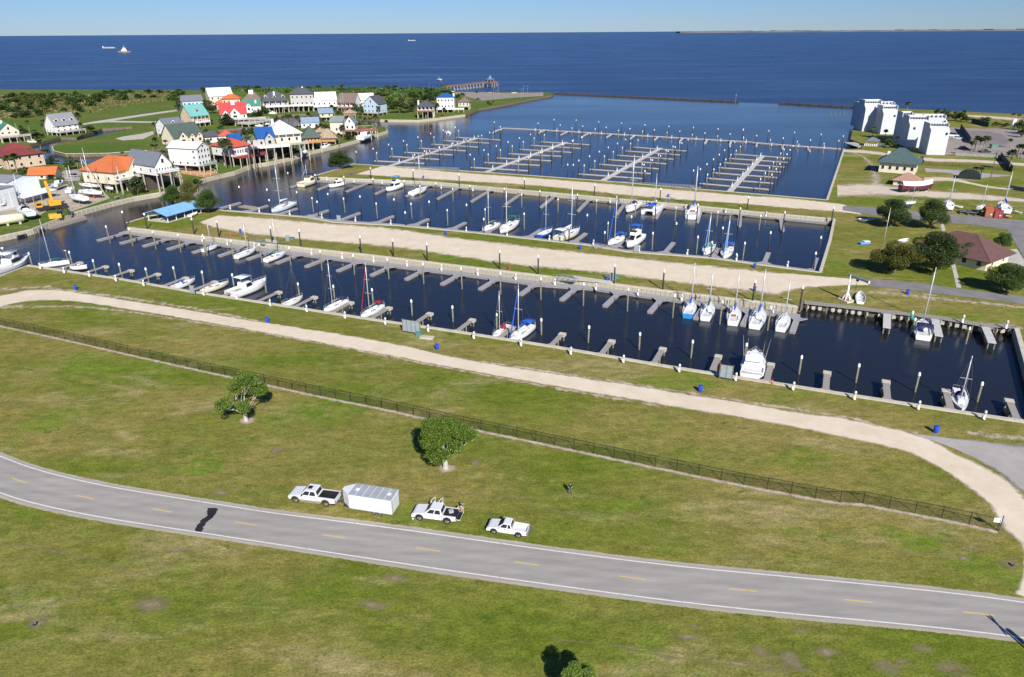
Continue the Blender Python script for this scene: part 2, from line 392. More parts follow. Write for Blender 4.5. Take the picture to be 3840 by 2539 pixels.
def arc(pts, n):                                     # n+1 points at even distance along a polyline
    L = [0]
    for a, b in zip(pts, pts[1:]): L.append(L[-1]+(b-a).length)
    out = []
    j = 0
    for i in range(n+1):
        d = L[-1]*i/n
        while j < len(pts)-2 and L[j+1] < d: j += 1
        out.append(pts[j].lerp(pts[j+1], (d-L[j])/max(1e-6, L[j+1]-L[j])))
    return out
def band(name, e0, e1, z, m, n=60, cols=8, kind='structure', sm=2, over=1.0):
    """band between two edge lines; 'across' runs -1..1 (times over) over its width"""
    a = arc(smooth(e0, sm), n); b = arc(smooth(e1, sm), n); vs = []; ac = []
    for p, q in zip(a, b):
        for k in range(cols+1):
            t = -1+2*k/cols; mid = (p+q)/2; h = (q-p)/2*over
            w = mid+h*t; vs.append((w.x, w.y, z)); ac.append(t*over)
    fs = [(i*(cols+1)+k, (i+1)*(cols+1)+k, (i+1)*(cols+1)+k+1, i*(cols+1)+k+1) for i in range(n) for k in range(cols)]
    mb = MB().add(vs, fs); me = mb.mesh(name, m)
    if me.polygons[0].normal.z < 0: me.flip_normals()
    at_ = me.attributes.new('across', 'FLOAT', 'POINT'); at_.data.foreach_set('value', ac)
    o = bpy.data.objects.new(name, me); link(o); return tag(o, kind=kind)
M_SAND = ragged_mat('crushed_shell_track', (.71, .615, .475), (.6, .505, .37), .45, .3, edge=.85, soft=.1)
M_SAND_G = ragged_mat('pale_shell_ground', (.62, .54, .43), (.5, .42, .31), .25, .6, edge=.75, soft=.2)
M_GRAVEL = ragged_mat('grey_gravel', (.42, .385, .36), (.33, .3, .285), .4, .35, edge=.9, soft=.12)
OV = 1.35
# near track
t0 = line('N -60,1105 | G1 0,810 300,735 620,750 1250,850 2000,965 | G2 500,1290 1000,1360 2091,1535 | H3 0,890 1000,1045 2091,1205 | G7 0,490 700,590 1400,720 2091,800 | G8 0,1085 900,1260 1200,1400 | H6 1300,0 1700,140 2091,420')
t1 = line('N -60,1180 | G1 0,920 300,860 700,860 1250,945 2091,1085 | G2 1000,1480 | H3 0,1000 1000,1185 2091,1370 | G7 0,675 1000,830 2091,1050 | G8 0,1310 600,1450 | H6 820,0 1280,250 1700,590 1850,860')
t0 += line('H6 2300,760'); t1 += line('H6 2091,1060')
band('shell_track', t0, t1, LAND+.03, M_SAND, 160, 10, over=OV)
# end of the near track down to the road
band('shell_track', line('H6 1850,850 2010,980 2070,1130 2060,1300 2030,1420 1960,1560'), line('H6 2500,700 2500,1000 2500,1300 2500,1600 2500,1750'), LAND+.024, M_SAND, 30, 8, over=1.1)
band('gravel_lot', line('G8 850,1275 1400,1330 2091,1400 2500,1440'), line('G8 900,1300 1300,1440 | H6 1700,140 2091,450 2300,640'), LAND+.038, M_GRAVEL, 30, 8, over=1.15)
# middle peninsula track
band('shell_track', line('G2 330,275 800,300 1300,345 2091,400 | G3 700,480 1400,560 2091,640 | G4 700,690 1400,755 2091,830 | G5 1350,362 2091,435 | G6 300,735', LAND),
     line('G2 110,355 300,430 700,490 1200,540 2091,605 | G3 700,680 1400,790 2091,840 | G4 700,900 1400,985 | G5 1000,600 1250,640 1500,545 2091,510 | G6 360,815', LAND), LAND+.03, M_SAND, 120, 10, over=1.2)
# upper peninsula track
band('shell_track', line('C 640,968 1100,1010 1600,1050 2091,1085 | D 700,880 1400,940 2091,1000 | E 1000,1350 1620,1420 1800,1440', LAND),
     line('C 330,1060 700,1085 1400,1130 2091,1165 | D 700,985 1400,1050 2091,1090 | E 1000,1500 1800,1560 2091,1600', LAND), LAND+.03, M_SAND, 100, 10, over=1.2)
# yards and tracks on the right
band('shell_track', line('F 0,1010 400,990 900,1075 1500,1110 2091,1180 2500,1230'), line('F 0,1180 400,1150 900,1170 1500,1205 2091,1215 2500,1270'), LAND+.03, M_SAND_G, 60, 8, over=1.2)
band('shell_track', line('F 980,835 1350,860 1500,880 2000,920'), line('F 990,885 1280,890 1320,960 1400,965'), LAND+.03, M_GRAVEL, 40, 6, over=1.15)
band('shell_track', line('F 980,935 1300,930 1450,985 1700,1040 1950,1065'), line('F 960,1000 1300,985 1450,1015 1700,1065 1940,1085'), LAND+.034, M_SAND_G, 40, 6, over=1.2)
band('shell_track', line('F 80,625 400,640 900,720 1500,735 2091,780 2500,810'), line('F 70,660 450,690 900,770 1500,775 2091,820 2500,850'), LAND+.028, M_SAND_G, 60, 6, over=1.3)
band('beach_sand', line('F 1450,240 1700,250 1950,270 2200,290'), line('F 1460,262 1700,283 1950,305 2200,335'), LAND+.03, M_SAND_G, 30, 6, over=1.1)
M_ASPH = mat('asphalt_lane', (.2, .19, .185), .9, .16, .35, coord='Object')
M_CONC = mat('concrete', (.46, .43, .37), .85, .14, .6)
M_PARK = mat('parking_asphalt', (.27, .235, .205), .92, .16, .12)
M_PARK2 = mat('court_asphalt', (.2, .17, .165), .92, .2, .12)
def poly_sheet(name, s, z, m, kind='structure'): return sheet(name, line(s), z, m, kind)
# lane along the club house, road behind the yard, parking lots, walks
band('lane', line('G6 345,735 800,765 1400,850 2091,930 2600,990'), line('G6 355,815 800,860 1300,920 2091,1020 2600,1090'), LAND+.045, M_ASPH, 40, 4, sm=1)
band('lane', line('F 60,1265 400,1275 1200,1355 2091,1425 2500,1460'), line('F 60,1310 400,1370 1200,1440 1850,1510 2091,1600 2500,1700'), LAND+.045, M_ASPH, 40, 4, sm=1)
poly_sheet('lane', 'G6 1900,180 2091,200 2500,260 2500,700 2091,500 1990,330', LAND+.05, M_ASPH)
poly_sheet('driveway', 'G6 1850,410 2010,400 2091,520 2200,640 1850,560', LAND+.052, M_CONC)
poly_sheet('walkway', 'G6 1275,570 1315,560 1390,835 1335,835', LAND+.04, M_CONC)
poly_sheet('walkway', 'G6 1150,100 1185,100 1215,198 1170,198', LAND+.04, M_CONC)
poly_sheet('parking_lot', 'K2 500,1000 470,1105 740,1090 1000,1060 1640,1130 2400,1200 2400,760 1900,600 1500,585 1200,590 550,555', LAND+.03, M_PARK)
poly_sheet('tennis_court', 'K2 940,610 1620,670 1780,790 1760,960 1100,900', LAND+.036, M_PARK2)
poly_sheet('parking_lot', 'J8 800,395 1300,395 2000,410 2600,400 2600,470 2091,500 1400,560 1150,500 900,440', LAND+.03, M_PARK)
poly_sheet('boat_yard', 'A 0,1190 700,1010 640,1090 1050,1130 1080,1160 700,1290 600,1210 380,1330 0,1330', LAND+.03, mat('yard_dust', (.42, .36, .28), .95, .2, .3))
poly_sheet('street', 'A 750,440 900,410 1400,335 1740,290 1740,305 1420,352 1110,400 1570,408 1570,422 1050,415 900,428 760,450', LAND+.03, M_CONC)
poly_sheet('cul_de_sac', 'A 1130,575 1200,555 1400,525 1500,500 1510,530 1400,580 1200,592', LAND+.033, M_CONC)
poly_sheet('street', 'A 0,150 500,148 1000,146 1300,155 1300,163 1000,156 500,159 0,161', LAND+.03, M_CONC)
poly_sheet('street', 'A 540,895 740,878 800,900 780,990 620,990 580,960', LAND+.033, mat('street_pale', (.36, .32, .28), .9, .15, .3))

# ---- the road with its markings
RT_OUT = line('H7 -200,170 0,228 200,310 500,395 900,480 1400,560 2091,670 | H2 0,420 1000,545 1700,645 2372,740 | V 1550,1310 1900,1342 2200,1372 2371,1394 2600,1432')   # far white line
RT_IN = line('H7 -200,440 0,525 200,590 500,660 900,735 1500,825 2091,915 | V 1000,1317 1250,1352 1550,1393 1800,1420 2100,1447 2371,1477 2600,1515')
ra = arc(smooth(RT_OUT, 2), 90); rb = arc(smooth(RT_IN, 2), 90)
def off(a, b, t): return [p.lerp(q, t) for p, q in zip(a, b)]
M_ROAD = bpy.data.materials.new('road_asphalt'); M_ROAD.use_nodes = True
def road_mat():
    nt = M_ROAD.node_tree; b = nt.nodes['Principled BSDF']; b.inputs['Roughness'].default_value = .9; b.inputs['Specular IOR Level'].default_value = .25
    g = node(nt, 'ShaderNodeNewGeometry'); a = node(nt, 'ShaderNodeAttribute', attribute_name='across')
    n = node(nt, 'ShaderNodeTexNoise'); n.inputs['Scale'].default_value = .5; n.inputs['Detail'].default_value = 8; n.inputs['Roughness'].default_value = .7
    mp = node(nt, 'ShaderNodeMapping'); mp.inputs['Scale'].default_value = (.25, 1.5, 1); mp.inputs['Rotation'].default_value = (0, 0, -.1)
    nt.links.new(g.outputs['Position'], mp.inputs[0]); nt.links.new(mp.outputs[0], n.inputs['Vector'])
    # worn wheel tracks across the width
    w = node(nt, 'ShaderNodeMath', operation='MULTIPLY'); w.inputs[1].default_value = 2*math.pi*2; nt.links.new(a.outputs['Fac'], w.inputs[0])
    s = node(nt, 'ShaderNodeMath', operation='COSINE'); nt.links.new(w.outputs[0], s.inputs[0])
    k = node(nt, 'ShaderNodeMath', operation='MULTIPLY_ADD'); k.inputs[1].default_value = .05; nt.links.new(s.outputs[0], k.inputs[0]); nt.links.new(n.outputs[0], k.inputs[2])
    f = node(nt, 'ShaderNodeTexNoise'); f.inputs['Scale'].default_value = 9; f.inputs['Detail'].default_value = 3; nt.links.new(g.outputs['Position'], f.inputs['Vector'])
    k2 = node(nt, 'ShaderNodeMath', operation='MULTIPLY_ADD'); k2.inputs[1].default_value = .25; nt.links.new(f.outputs[0], k2.inputs[0]); nt.links.new(k.outputs[0], k2.inputs[2])
    r = node(nt, 'ShaderNodeValToRGB'); r.color_ramp.elements[0].position = .45; r.color_ramp.elements[1].position = .85
    r.color_ramp.elements[0].color = (.27, .252, .23, 1); r.color_ramp.elements[1].color = (.385, .36, .325, 1)
    nt.links.new(k2.outputs[0], r.inputs[0]); nt.links.new(r.outputs[0], b.inputs['Base Color'])
road_mat()
def strip(name, a, b, z, m, parent=None, kind=None, across=False):
    n = len(a); vs = [(p.x, p.y, z) for p in a]+[(p.x, p.y, z) for p in b]
    me = MB().add(vs, [(i, i+1, n+i+1, n+i) for i in range(n-1)]).mesh(name, m)
    if me.polygons[0].normal.z < 0: me.flip_normals()
    if across:
        t = me.attributes.new('across', 'FLOAT', 'POINT'); t.data.foreach_set('value', [-1.]*n+[1.]*n)
    o = bpy.data.objects.new(name, me); link(o, parent)
    return tag(o, kind=kind) if kind else o
M_SHOULD = ragged_mat('road_shoulder', (.42, .38, .31), (.36, .31, .23), .9, .4, edge=.7)
band('road_shoulder', off(ra, rb, -.17), off(ra, rb, .12), LAND+.02, M_SHOULD, 120, 6, sm=0)
band('road_shoulder', off(ra, rb, .92), off(ra, rb, 1.15), LAND+.02, M_SHOULD, 120, 6, sm=0)
road = strip('road', off(ra, rb, -.05), off(ra, rb, 1.05), LAND+.05, M_ROAD, kind='structure', across=True)
def paint_mat(name, col, wear):
    m = bpy.data.materials.new(name); m.use_nodes = True; nt = m.node_tree; b = nt.nodes['Principled BSDF']; b.inputs['Roughness'].default_value = .7
    b.inputs['Base Color'].default_value = col+(1,)
    g = node(nt, 'ShaderNodeNewGeometry'); n = node(nt, 'ShaderNodeTexNoise'); n.inputs['Scale'].default_value = 2.5; n.inputs['Detail'].default_value = 8; n.inputs['Roughness'].default_value = .75
    nt.links.new(g.outputs['Position'], n.inputs['Vector'])
    r = node(nt, 'ShaderNodeMapRange'); r.inputs[1].default_value = wear; r.inputs[2].default_value = wear+.16; nt.links.new(n.outputs[0], r.inputs[0])
    t = node(nt, 'ShaderNodeBsdfTransparent'); mx = node(nt, 'ShaderNodeMixShader')
    nt.links.new(r.outputs[0], mx.inputs[0]); nt.links.new(b.outputs[0], mx.inputs[1]); nt.links.new(t.outputs[0], mx.inputs[2])
    nt.links.new(mx.outputs[0], nt.nodes['Material Output'].inputs[0]); return m
M_WLINE = paint_mat('white_road_paint', (.68, .66, .61), .55); M_YLINE = paint_mat('yellow_road_paint', (.66, .46, .13), .58)
strip('edge_line', off(ra, rb, -.005), off(ra, rb, .026), LAND+.056, M_WLINE, road)
strip('edge_line', off(ra, rb, .974), off(ra, rb, 1.005), LAND+.056, M_WLINE, road)
mid = arc(off(ra, rb, .5), 4000); cum = [0]
for a, b in zip(mid, mid[1:]): cum.append(cum[-1]+(b-a).length)
p0 = at('H2', 478, 635); i0 = min(range(len(mid)), key=lambda i: (mid[i]-p0).length)
def mid_at(s):
    s = min(max(s, 0), cum[-1]-.01); j = int(s/cum[-1]*(len(mid)-1))
    return mid[j]
for k in range(-8, 9):
    s = cum[i0]+k*12.19
    if s < 3 or s > cum[-1]-3: continue
    a = [mid_at(s-1.5+3.0*i/6) for i in range(7)]
    d = (a[-1]-a[0]).normalized(); nrm = Vector((-d.y, d.x, 0))*.075
    strip('centre_dash', [p+nrm for p in a], [p-nrm for p in a], LAND+.057, M_YLINE, road)
# dark repair patch
M_TAR = ragged_mat('tar_patch', (.018, .018, .022), (.035, .035, .04), 1.3, .7, edge=.5)
o = band('tar_patch', line('H7 1590,640 1600,700 1540,745 1490,825'), line('H7 1740,640 1700,720 1640,750 1610,830'), LAND+.0545, M_TAR, 24, 8, kind=None, sm=1, over=1.2); o.parent = road
# far low shore on the horizon
mb = MB()
random.seed(5)
for i in range(9, 60):
    x = 2000+i*420; y = 26000+i*40; h = 35+random.random()*30
    mb.box(x, x+430, y, y+600, -5, h)
tag(mb.build('far_shore', mat('far_shore_trees', (.12, .125, .13), .95, .3, .001)), kind='structure')
# ================================================================== the marina: bulkheads, docks, piles, pedestals
M_CAP = mat('concrete_cap', (.5, .46, .37), .85, .12, .8)
M_WALLC = mat('sheet_wall_concrete', (.42, .38, .29), .9, .18, 1.2)
M_DOCK = mat('grey_composite_decking', (.31, .3, .31), .8, .1, 1.5, streak=(.4, 4, 1))
M_DOCKL = mat('pale_dock_decking', (.5, .49, .47), .8, .1, 1.5)
M_FLOAT = mat('dock_float_side', (.27, .26, .27), .8, .12, 2)
M_WOODG = mat('grey_weathered_timber', (.3, .27, .24), .9, .2, 2, streak=(6, .6, 1))
M_PILED = mat('dark_pile_sleeve', (.02, .02, .024), .55, .2, 3)
M_PILEW = mat('weathered_pile_timber', (.2, .19, .12), .9, .25, 4)
M_WHITE = mat('white_plastic', (.82, .82, .8), .4, .04, 2)
M_PED = mat('white_pedestal_shell', (.7, .7, .68), .4, .05, 2)
M_ALU = mat('bare_aluminium', (.5, .5, .52), .4, .08, 3, metal=.6)
M_TIMBER = mat('timber_plank', (.32, .27, .2), .9, .22, 2.5, streak=(1, 8, 1))
M_BLUE = mat('blue_barrel_plastic', (.012, .07, .5), .35, .06, 3)
M_LENS = mat('amber_lamp_lens', (.5, .42, .3), .3, 0)
M_DARK = mat('dark_rubber', (.02, .02, .022), .8, .1, 4)
def rz_of(a, b): return math.atan2(b.y-a.y, b.x-a.x)
def dedupe(pts, d):
    out = []
    for p in pts:
        if all((p-q).length > d for q in out): out.append(p)
    return out
def foot(p, poly):                                  # nearest point of a polyline
    best = None
    for a, b in zip(poly, poly[1:]):
        d = b-a; t = max(0, min(1, (p-a).dot(d)/d.dot(d))); q = a+d*t; k = (p-q).length
        if best is None or k < best[0]: best = (k, q)
    return best[1]
def hit(p, d, poly):                                # where the ray p + t d meets a polyline (level)
    best = None
    for a, b in zip(poly, poly[1:]):
        e = b-a; den = d.x*e.y-d.y*e.x
        if abs(den) < 1e-9: continue
        w = a-p; t = (w.x*e.y-w.y*e.x)/den; u = (w.x*d.y-w.y*d.x)/den
        if t > .3 and -.25 <= u <= 1.25 and (best is None or t < best): best = t
    return p+d*best if best else None

# ---- bulkheads: a cap on a sheet wall whose panels show one by one
def cap_strip(mb, pts, w, z0, z1, side=0):
    pts = [Vector((p.x, p.y, 0)) for p in pts]; n = len(pts); L = []; Rr = []
    for i, p in enumerate(pts):
        d = (pts[min(i+1, n-1)]-pts[max(i-1, 0)]).normalized(); nn = Vector((-d.y, d.x, 0))
        L.append(p+nn*(w/2+side)); Rr.append(p+nn*(-w/2+side))
    secs = [[(L[i].x, L[i].y, z0), (L[i].x, L[i].y, z1), (Rr[i].x, Rr[i].y, z1), (Rr[i].x, Rr[i].y, z0)] for i in range(n)]
    mb.loft(secs)
def bulkhead(label, pts, face=None, pitch=1.25, hgt=1.7, w=.9, top=.16, inset=0):
    """face: +1/-1 = side on which panels stand proud of the wall (left/right of the line)"""
    t = thing('bulkhead', label, 'sea wall', (0, 0, 0))
    mb = MB(); cap_strip(mb, pts, w, LAND-.12, LAND+top, inset); mb.build('cap', M_CAP, t, bevel=.02)
    if face:
        mb = MB(); cap_strip(mb, pts, .12, -.6, LAND-.12, face*.32); mb.build('wall', M_WALLC, t)
        me = MB().box(-pitch*.36, pitch*.36, -.11, .11, 0, hgt).mesh('panel', M_WALLC)
        L = sum((b-a).length for a, b in zip(pts, pts[1:])); n = int(L/pitch); c = arc(pts, n)
        for i in range(n):
            a, b = c[i], c[i+1]; m = (a+b)/2; d = (b-a).normalized(); nn = Vector((-d.y, d.x, 0))
            put('panel', me, t, (m.x+nn.x*face*.42, m.y+nn.y*face*.42, LAND-.12-hgt), rz_of(a, b))
    return t
def L0(s, z=LAND): return line(s, z)
near_b = L0(NEARB)+L0('N 3917,1598')
bulkhead('long pale concrete bulkhead along the near grass bank', L0('N -60,1058')+near_b, None, w=1.0)
bulkhead('concrete sheet bulkhead behind the middle dock of grey fingers', L0(MIDS), 1, 1.15)
bulkhead('concrete bulkhead at the north side of the middle sand strip', L0('N 476,836 566,809 811,783')+L0(MIDN), None, w=.7)
bulkhead('pale bulkhead closing the second basin at its right end', L0('N 3076,1022 3113,900 3129,821'), 1, 2.4, w=.8)
bulkhead('concrete sheet bulkhead behind the dock of the second basin', L0('N 3129,821')+L0(UPS), 1, 1.5)
bulkhead('low bulkhead along the edge of the far floating-pier basin', L0('N 1187,657 1247,640')+L0(UPN), None, w=.6)
bulkhead('pale bulkhead at the right end of the far basin', L0('N 3102,750 3166,559'), 1, 2.6, w=.8)
bulkhead('concrete bulkhead closing the near basin at the right edge', L0('N 3917,1598 3812,1232'), 1, 2.0, w=.9)
# timber boardwalk at the right of the near basin
bw = L0('N 3812,1232')+L0(BOARD)+L0('N 3016,1135')
t = thing('boardwalk', 'grey timber boardwalk along the near basin under the boat hoist', 'boardwalk')
mb = MB(); cap_strip(mb, bw, .3, LAND-.15, LAND+.06, -1.0); mb.build('edge_beam', M_WOODG, t)
mb = MB(); cap_strip(mb, bw, .1, -.6, LAND-.1, -.35); mb.build('wall', M_EARTH, t)
L = sum((b-a).length for a, b in zip(bw, bw[1:])); n = int(L/.45); c = arc(bw, n); me = MB().box(-.2, .2, -1.15, 1.0, -.05, .05).mesh('plank', M_WOODG)
for i in range(min(n, 290)):
    a, b = c[i], c[i+1]; m = (a+b)/2; put('plank', me, t, (m.x, m.y, LAND+.07), rz_of(a, b))
me = MB().box(-.38, .38, -.12, .12, -.35, .35).mesh('wale_block', M_CAP); me2 = MB().lathe([(.14, -2.5), (.14, 0)], 8).mesh('support_pile', M_PILEW)
c = arc(bw, int(L/1.35))
for i in range(len(c)-1):
    a, b = c[i], c[i+1]; d = (b-a).normalized(); nn = Vector((d.y, -d.x, 0)); nn = -nn if nn.y > 0 else nn
    m = (a+b)/2
    if i % 7 != 6: put('wale_block', me, t, (m.x+nn.x*.75, m.y+nn.y*.75, LAND-.75), rz_of(a, b))
    if i % 3 == 0: put('support_pile', me2, t, (m.x+nn.x*1.15, m.y+nn.y*1.15, LAND-.1))

# ---- piles
CAPM = MB().lathe([(.24, 0), (.25, .1), (.25, .45), (.2, .62), (.06, .78), (.02, .8)], 10).mesh('white_cap', M_WHITE, True)
SLEEVE = MB().lathe([(.2, -5), (.19, 0)], 10).mesh('shaft', M_PILED, True)
TIMB = MB().lathe([(.19, -5), (.17, 0)], 10).mesh('shaft', M_PILEW, True)
RING = MB().lathe([(.34, -.06), (.34, .06)], 10).mesh('guide_ring', M_ALU)
PILE_N = [0]
def pile(p, top, dark, label, group, ring=False, lean=True):
    t = thing('dock_pile' if dark else 'mooring_pile', label, 'pile', (p.x, p.y, top), 0, group)
    random.seed(PILE_N[0]); PILE_N[0] += 1
    if lean and not dark: t.rotation_euler = (random.uniform(-.02, .02), random.uniform(-.02, .02), 0)
    sh = put('shaft', SLEEVE if dark else TIMB, t); sh.scale = (1, 1, (top+2.2)/5)
    put('white_cap', CAPM, t, (0, 0, -.06), 0, 1.0 if dark else .95)
    if ring: put('guide_ring', RING, t, (0, 0, .62-top))
def pile_row(pts, top, dark, where, group, ring=False):
    pts = sorted(dedupe(pts, 2.0), key=lambda p: math.atan2(p.x, p.y))
    kind = 'black white-capped pile' if dark else 'timber white-capped pile'
    for i, p in enumerate(pts): pile(p, top, dark, '%s %s, %s from left' % (kind, where, nth(i)), group, ring)

# ---- docks
def dock(label, wl, w, tips, z, m, mroot_dir, fw=1.3, rails=True, tip_square=True, side=None):
    """walkway along wl with fingers whose tips are given; fingers run parallel to mroot_dir"""
    t = thing('dock', label, 'dock')
    mb = MB(); cap_strip(mb, wl, w, z-.12, z); mb.build('walkway', m, t)
    mb = MB(); cap_strip(mb, wl, w-.25, z-.62, z-.121); mb.build('float', M_FLOAT, t)
    d = mroot_dir
    for p in tips:
        r = hit(p, d, wl)
        if r is None or (r-p).length > 40: r = foot(p, wl)
        v = r-p; L = v.length; v.normalize(); nn = Vector((-v.y, v.x, 0))
        a = math.atan2(v.y, v.x); r2 = r-v*(w*.5)
        mb = MB().box(0, L-w*.3, -fw/2, fw/2, z-.12-.003, z-.003)
        f = mb.build('finger', m, t); f.location = (p.x, p.y, 0); f.rotation_euler = (0, 0, a)
        mb = MB().box(.1, L-w*.3, -fw/2+.08, fw/2-.08, z-.62, z-.13); g = mb.build('finger_float', M_FLOAT, f)
        # corner gussets at the root
        for s in (1, -1):
            e = L-w*.55
            mb = MB().prism([(e-1.7, s*(fw/2+.005)), (e, s*(fw/2+1.5)), (e+.1, s*(fw/2+.005))], z-.13, z-.008); mb.build('gusset', m, f)
        if rails:
            mb = MB().bar((L-w*.55-1.9, -fw/2+.1, z+.25), (L-w*.55+.05, -fw/2-1.4, z+.25), .06).bar((L-w*.55-1.9, -fw/2+.1, z), (L-w*.55-1.9, -fw/2+.1, z+.25), .06)
            mb.bar((L-w*.55, -fw/2-1.4, z), (L-w*.55, -fw/2-1.4, z+.25), .06).build('toe_rail', M_ALU, f)
    return t
ZD = .55
mid_wl = L0('G1 1205,178 1750,238 | G2 0,522 1000,640 | G3 0,742 900,852 1700,955 | G4 330,987 1000,1083 | G5 300,688 900,776 1495,850', ZD)
mid_tips = L0('G1 955,260 1178,288 1402,316 1642,345 1888,378 | G2 315,673 595,706 877,743 1165,778 1478,820 1808,863 | G3 320,902 672,951 1045,999 1440,1052 1845,1104 | G4 440,1165 880,1226 1330,1288 1795,1352 | G5 1410,1025', ZD)
mdir = (at('G3', 832, 862, ZD)-at('G3', 672, 951, ZD)).normalized()
dock('grey floating dock with finger berths below the middle sand strip', mid_wl, 2.2, mid_tips, ZD, M_DOCK, mdir)
s2_wl = L0('G2 200,232 350,228 1150,292 1430,330 2091,372 | G3 1000,445 2091,562 | G4 650,625 1460,690 2091,772 | G5 1690,350', ZD)
s2_tips = L0('G2 525,152 795,180 1080,208 1390,226 1700,251 2030,282 | G3 540,312 905,347 1215,385 1650,412 2085,452 | G4 625,520 1115,543 1562,592 2045,643 | G5 1683,198', ZD)
sdir = (at('G4', 1030, 640, ZD)-at('G4', 1115, 543, ZD)).normalized()
dock('grey floating dock with fingers above the middle sand strip', s2_wl, 1.6, s2_tips, ZD, M_DOCK, sdir, rails=False)
n2_wl = L0('B 1530,985 1800,1000 | C 300,1125 1100,1160 1650,1205 2050,1235 | D 900,1075 1600,1140 2091,1185 | G4 2091,300 | V 1925,516', ZD)
n2_tips = L0('B 1285,1046 1550,1068 1830,1088 | C 545,1241 848,1264 1155,1290 1485,1317 1820,1346 | D 75,1112 440,1148 820,1180 1205,1217 1608,1257 2020,1297 | V 1812,533', ZD)
ndir = (at('C', 1335, 1195, ZD)-at('C', 1155, 1290, ZD)).normalized()
dock('grey floating dock with fingers along the upper sand strip', n2_wl, 1.8, n2_tips, ZD, M_DOCK, ndir, rails=False)
far_wl = L0('C 1715,632 1800,600 | D 0,352 700,392 1400,432 2091,472 | E 700,645 1300,690 1790,722', ZD)
far_tips = L0('D 55,385 270,405 490,416 718,430 950,444 1187,456 1435,471 1680,492 1925,502 | E 680,692 1025,728 1378,755', ZD)
fdir = (at('D', 1000, 408, ZD)-at('D', 950, 444, ZD)).normalized()
dock('long pale breakwater dock with short fingers at the far side of the harbour', far_wl, 2.0, far_tips, ZD, M_DOCKL, fdir, rails=False)
PIERS = [('leftmost', 'C 640,985 1545,697', 'C 535,920 685,876 830,836 970,796 1095,757 1217,722 1335,690', 'C 1025,946 1167,906 1302,862 1430,822 1550,786 1660,747 1770,716'),
         ('second from the left', 'C 1605,1040 | D 325,478', 'C 1480,984 1615,936 1735,891 1850,850 1960,807 2067,768 | D 75,473', 'C 2040,1017 | D 65,702 175,658 275,614 375,576 465,537 552,501'),
         ('third from the left', 'D 675,856 1248,535', 'D 448,787 552,741 648,692 735,647 825,604 905,562 980,525', 'D 1070,832 1152,783 1232,737 1305,687 1375,643 1440,601 1502,563'),
         ('rightmost', 'E 340,1275 770,812', 'D 1632,880 | E 30,1103 115,1033 190,966 260,902 330,847 390,790', 'E 850,1252 907,1172 957,1097 1007,1025 1052,960 1093,898 1132,843')]
pier_tip_piles = []; pier_wood = []; ped3 = []
for who, mn, lt, rt in PIERS:
    t = thing('floating_pier', 'pale floating pier with seven pairs of fingers, %s of the four' % who, 'dock', group='floating piers in the far basin')
    a, b = L0(mn, ZD); lt = L0(lt, ZD); rt = L0(rt, ZD); d = (b-a).normalized(); nn = Vector((-d.y, d.x, 0)); L = (b-a).length
    mb = MB(); cap_strip(mb, [a, b], 2.3, ZD-.2, ZD+.02); mb.build('walkway', M_DOCKL, t)
    mb = MB(); cap_strip(mb, [a, b], 2.0, ZD-.65, ZD-.201); mb.build('float', M_FLOAT, t)
    for p, q in zip(lt, rt):
        e = hit(p, (q-p).normalized(), [a-d*6, b+d*6]); e = e if e else (p+q)/2
        for s in (p, q):
            v = e-s; Lf = v.length; an = math.atan2(v.y, v.x)
            f = MB().box(0, Lf-1.1, -.75, .75, ZD-.2, ZD-.02).build('finger', M_DOCKL, t); f.location = (s.x, s.y, 0); f.rotation_euler = (0, 0, an)
            MB().box(.1, Lf-1.2, -.5, .5, ZD-.62, ZD-.201).build('finger_float', M_FLOAT, f)
            MB().box(0, Lf-1.1, -.1, .1, ZD-.02, ZD+.06).build('cable_tray', M_FLOAT, f)
            pier_tip_piles.append((who, s-v.normalized()*.3))
        v = (q-p).normalized(); pier_wood.append((who, p+v*3.4-d*3.2)); pier_wood.append((who, q-v*3.4-d*3.2))
        ped3.append((who, e+nn*.85-d*.8)); ped3.append((who, e-nn*.85-d*.8))
# ---- near timber piers with concrete pile caps
ZP = LAND-.1
nb = L0('N -60,1058')+near_b
npt = L0('G1 800,474 1050,512 1300,550 1560,585 1835,622 | G2 290,922 600,967 917,1022 1265,1072 1620,1125 1995,1177 | G3 565,1232 980,1293 1370,1365 1862,1430 | H3 1560,715 2060,790 | G5 585,1283 1172,1374 1800,1466 | G8 545,670 1215,772 1920,880', ZP)
pd = (at('G3', 395, 1345, ZP)-at('G3', 565, 1232, ZP)).normalized()
npt = dedupe(npt, 4)
for i, p in enumerate(sorted(npt, key=lambda p: math.atan2(p.x, p.y))):
    r = hit(p, pd, nb) or foot(p, nb); v = r-p; L = v.length; a = math.atan2(v.y, v.x)
    t = thing('finger_pier', 'short timber finger pier off the near bulkhead, %s from left' % nth(i), 'pier', (p.x, p.y, 0), a, 'finger piers of the near bulkhead')
    MB().box(1.3, L-.35, -.55, .55, ZP-.14, ZP).build('deck', M_WOODG, t)
    MB().box(0, 1.3, -.7, .7, ZP-.55, ZP+.05).build('end_block', M_CAP, t, bevel=.03)
    MB().prism([(L-1.6, .56), (L-.4, 1.4), (L-.4, .56)], ZP-.12, ZP-.01).prism([(L-1.6, -.56), (L-.4, -1.4), (L-.4, -.56)], ZP-.12, ZP-.01).build('gusset', M_WOODG, t)
    for x in (.65, L*.5):
        MB().lathe([(.16, -1), (.16, ZP-.15)], 8, (x, .35, 0)).build('support_pile', M_PILEW, t); MB().lathe([(.16, -1), (.16, ZP-.15)], 8, (x, -.35, 0)).build('support_pile', M_PILEW, t)
rp = L0('G6 555,1280 1140,1372 1735,1448', ZP)
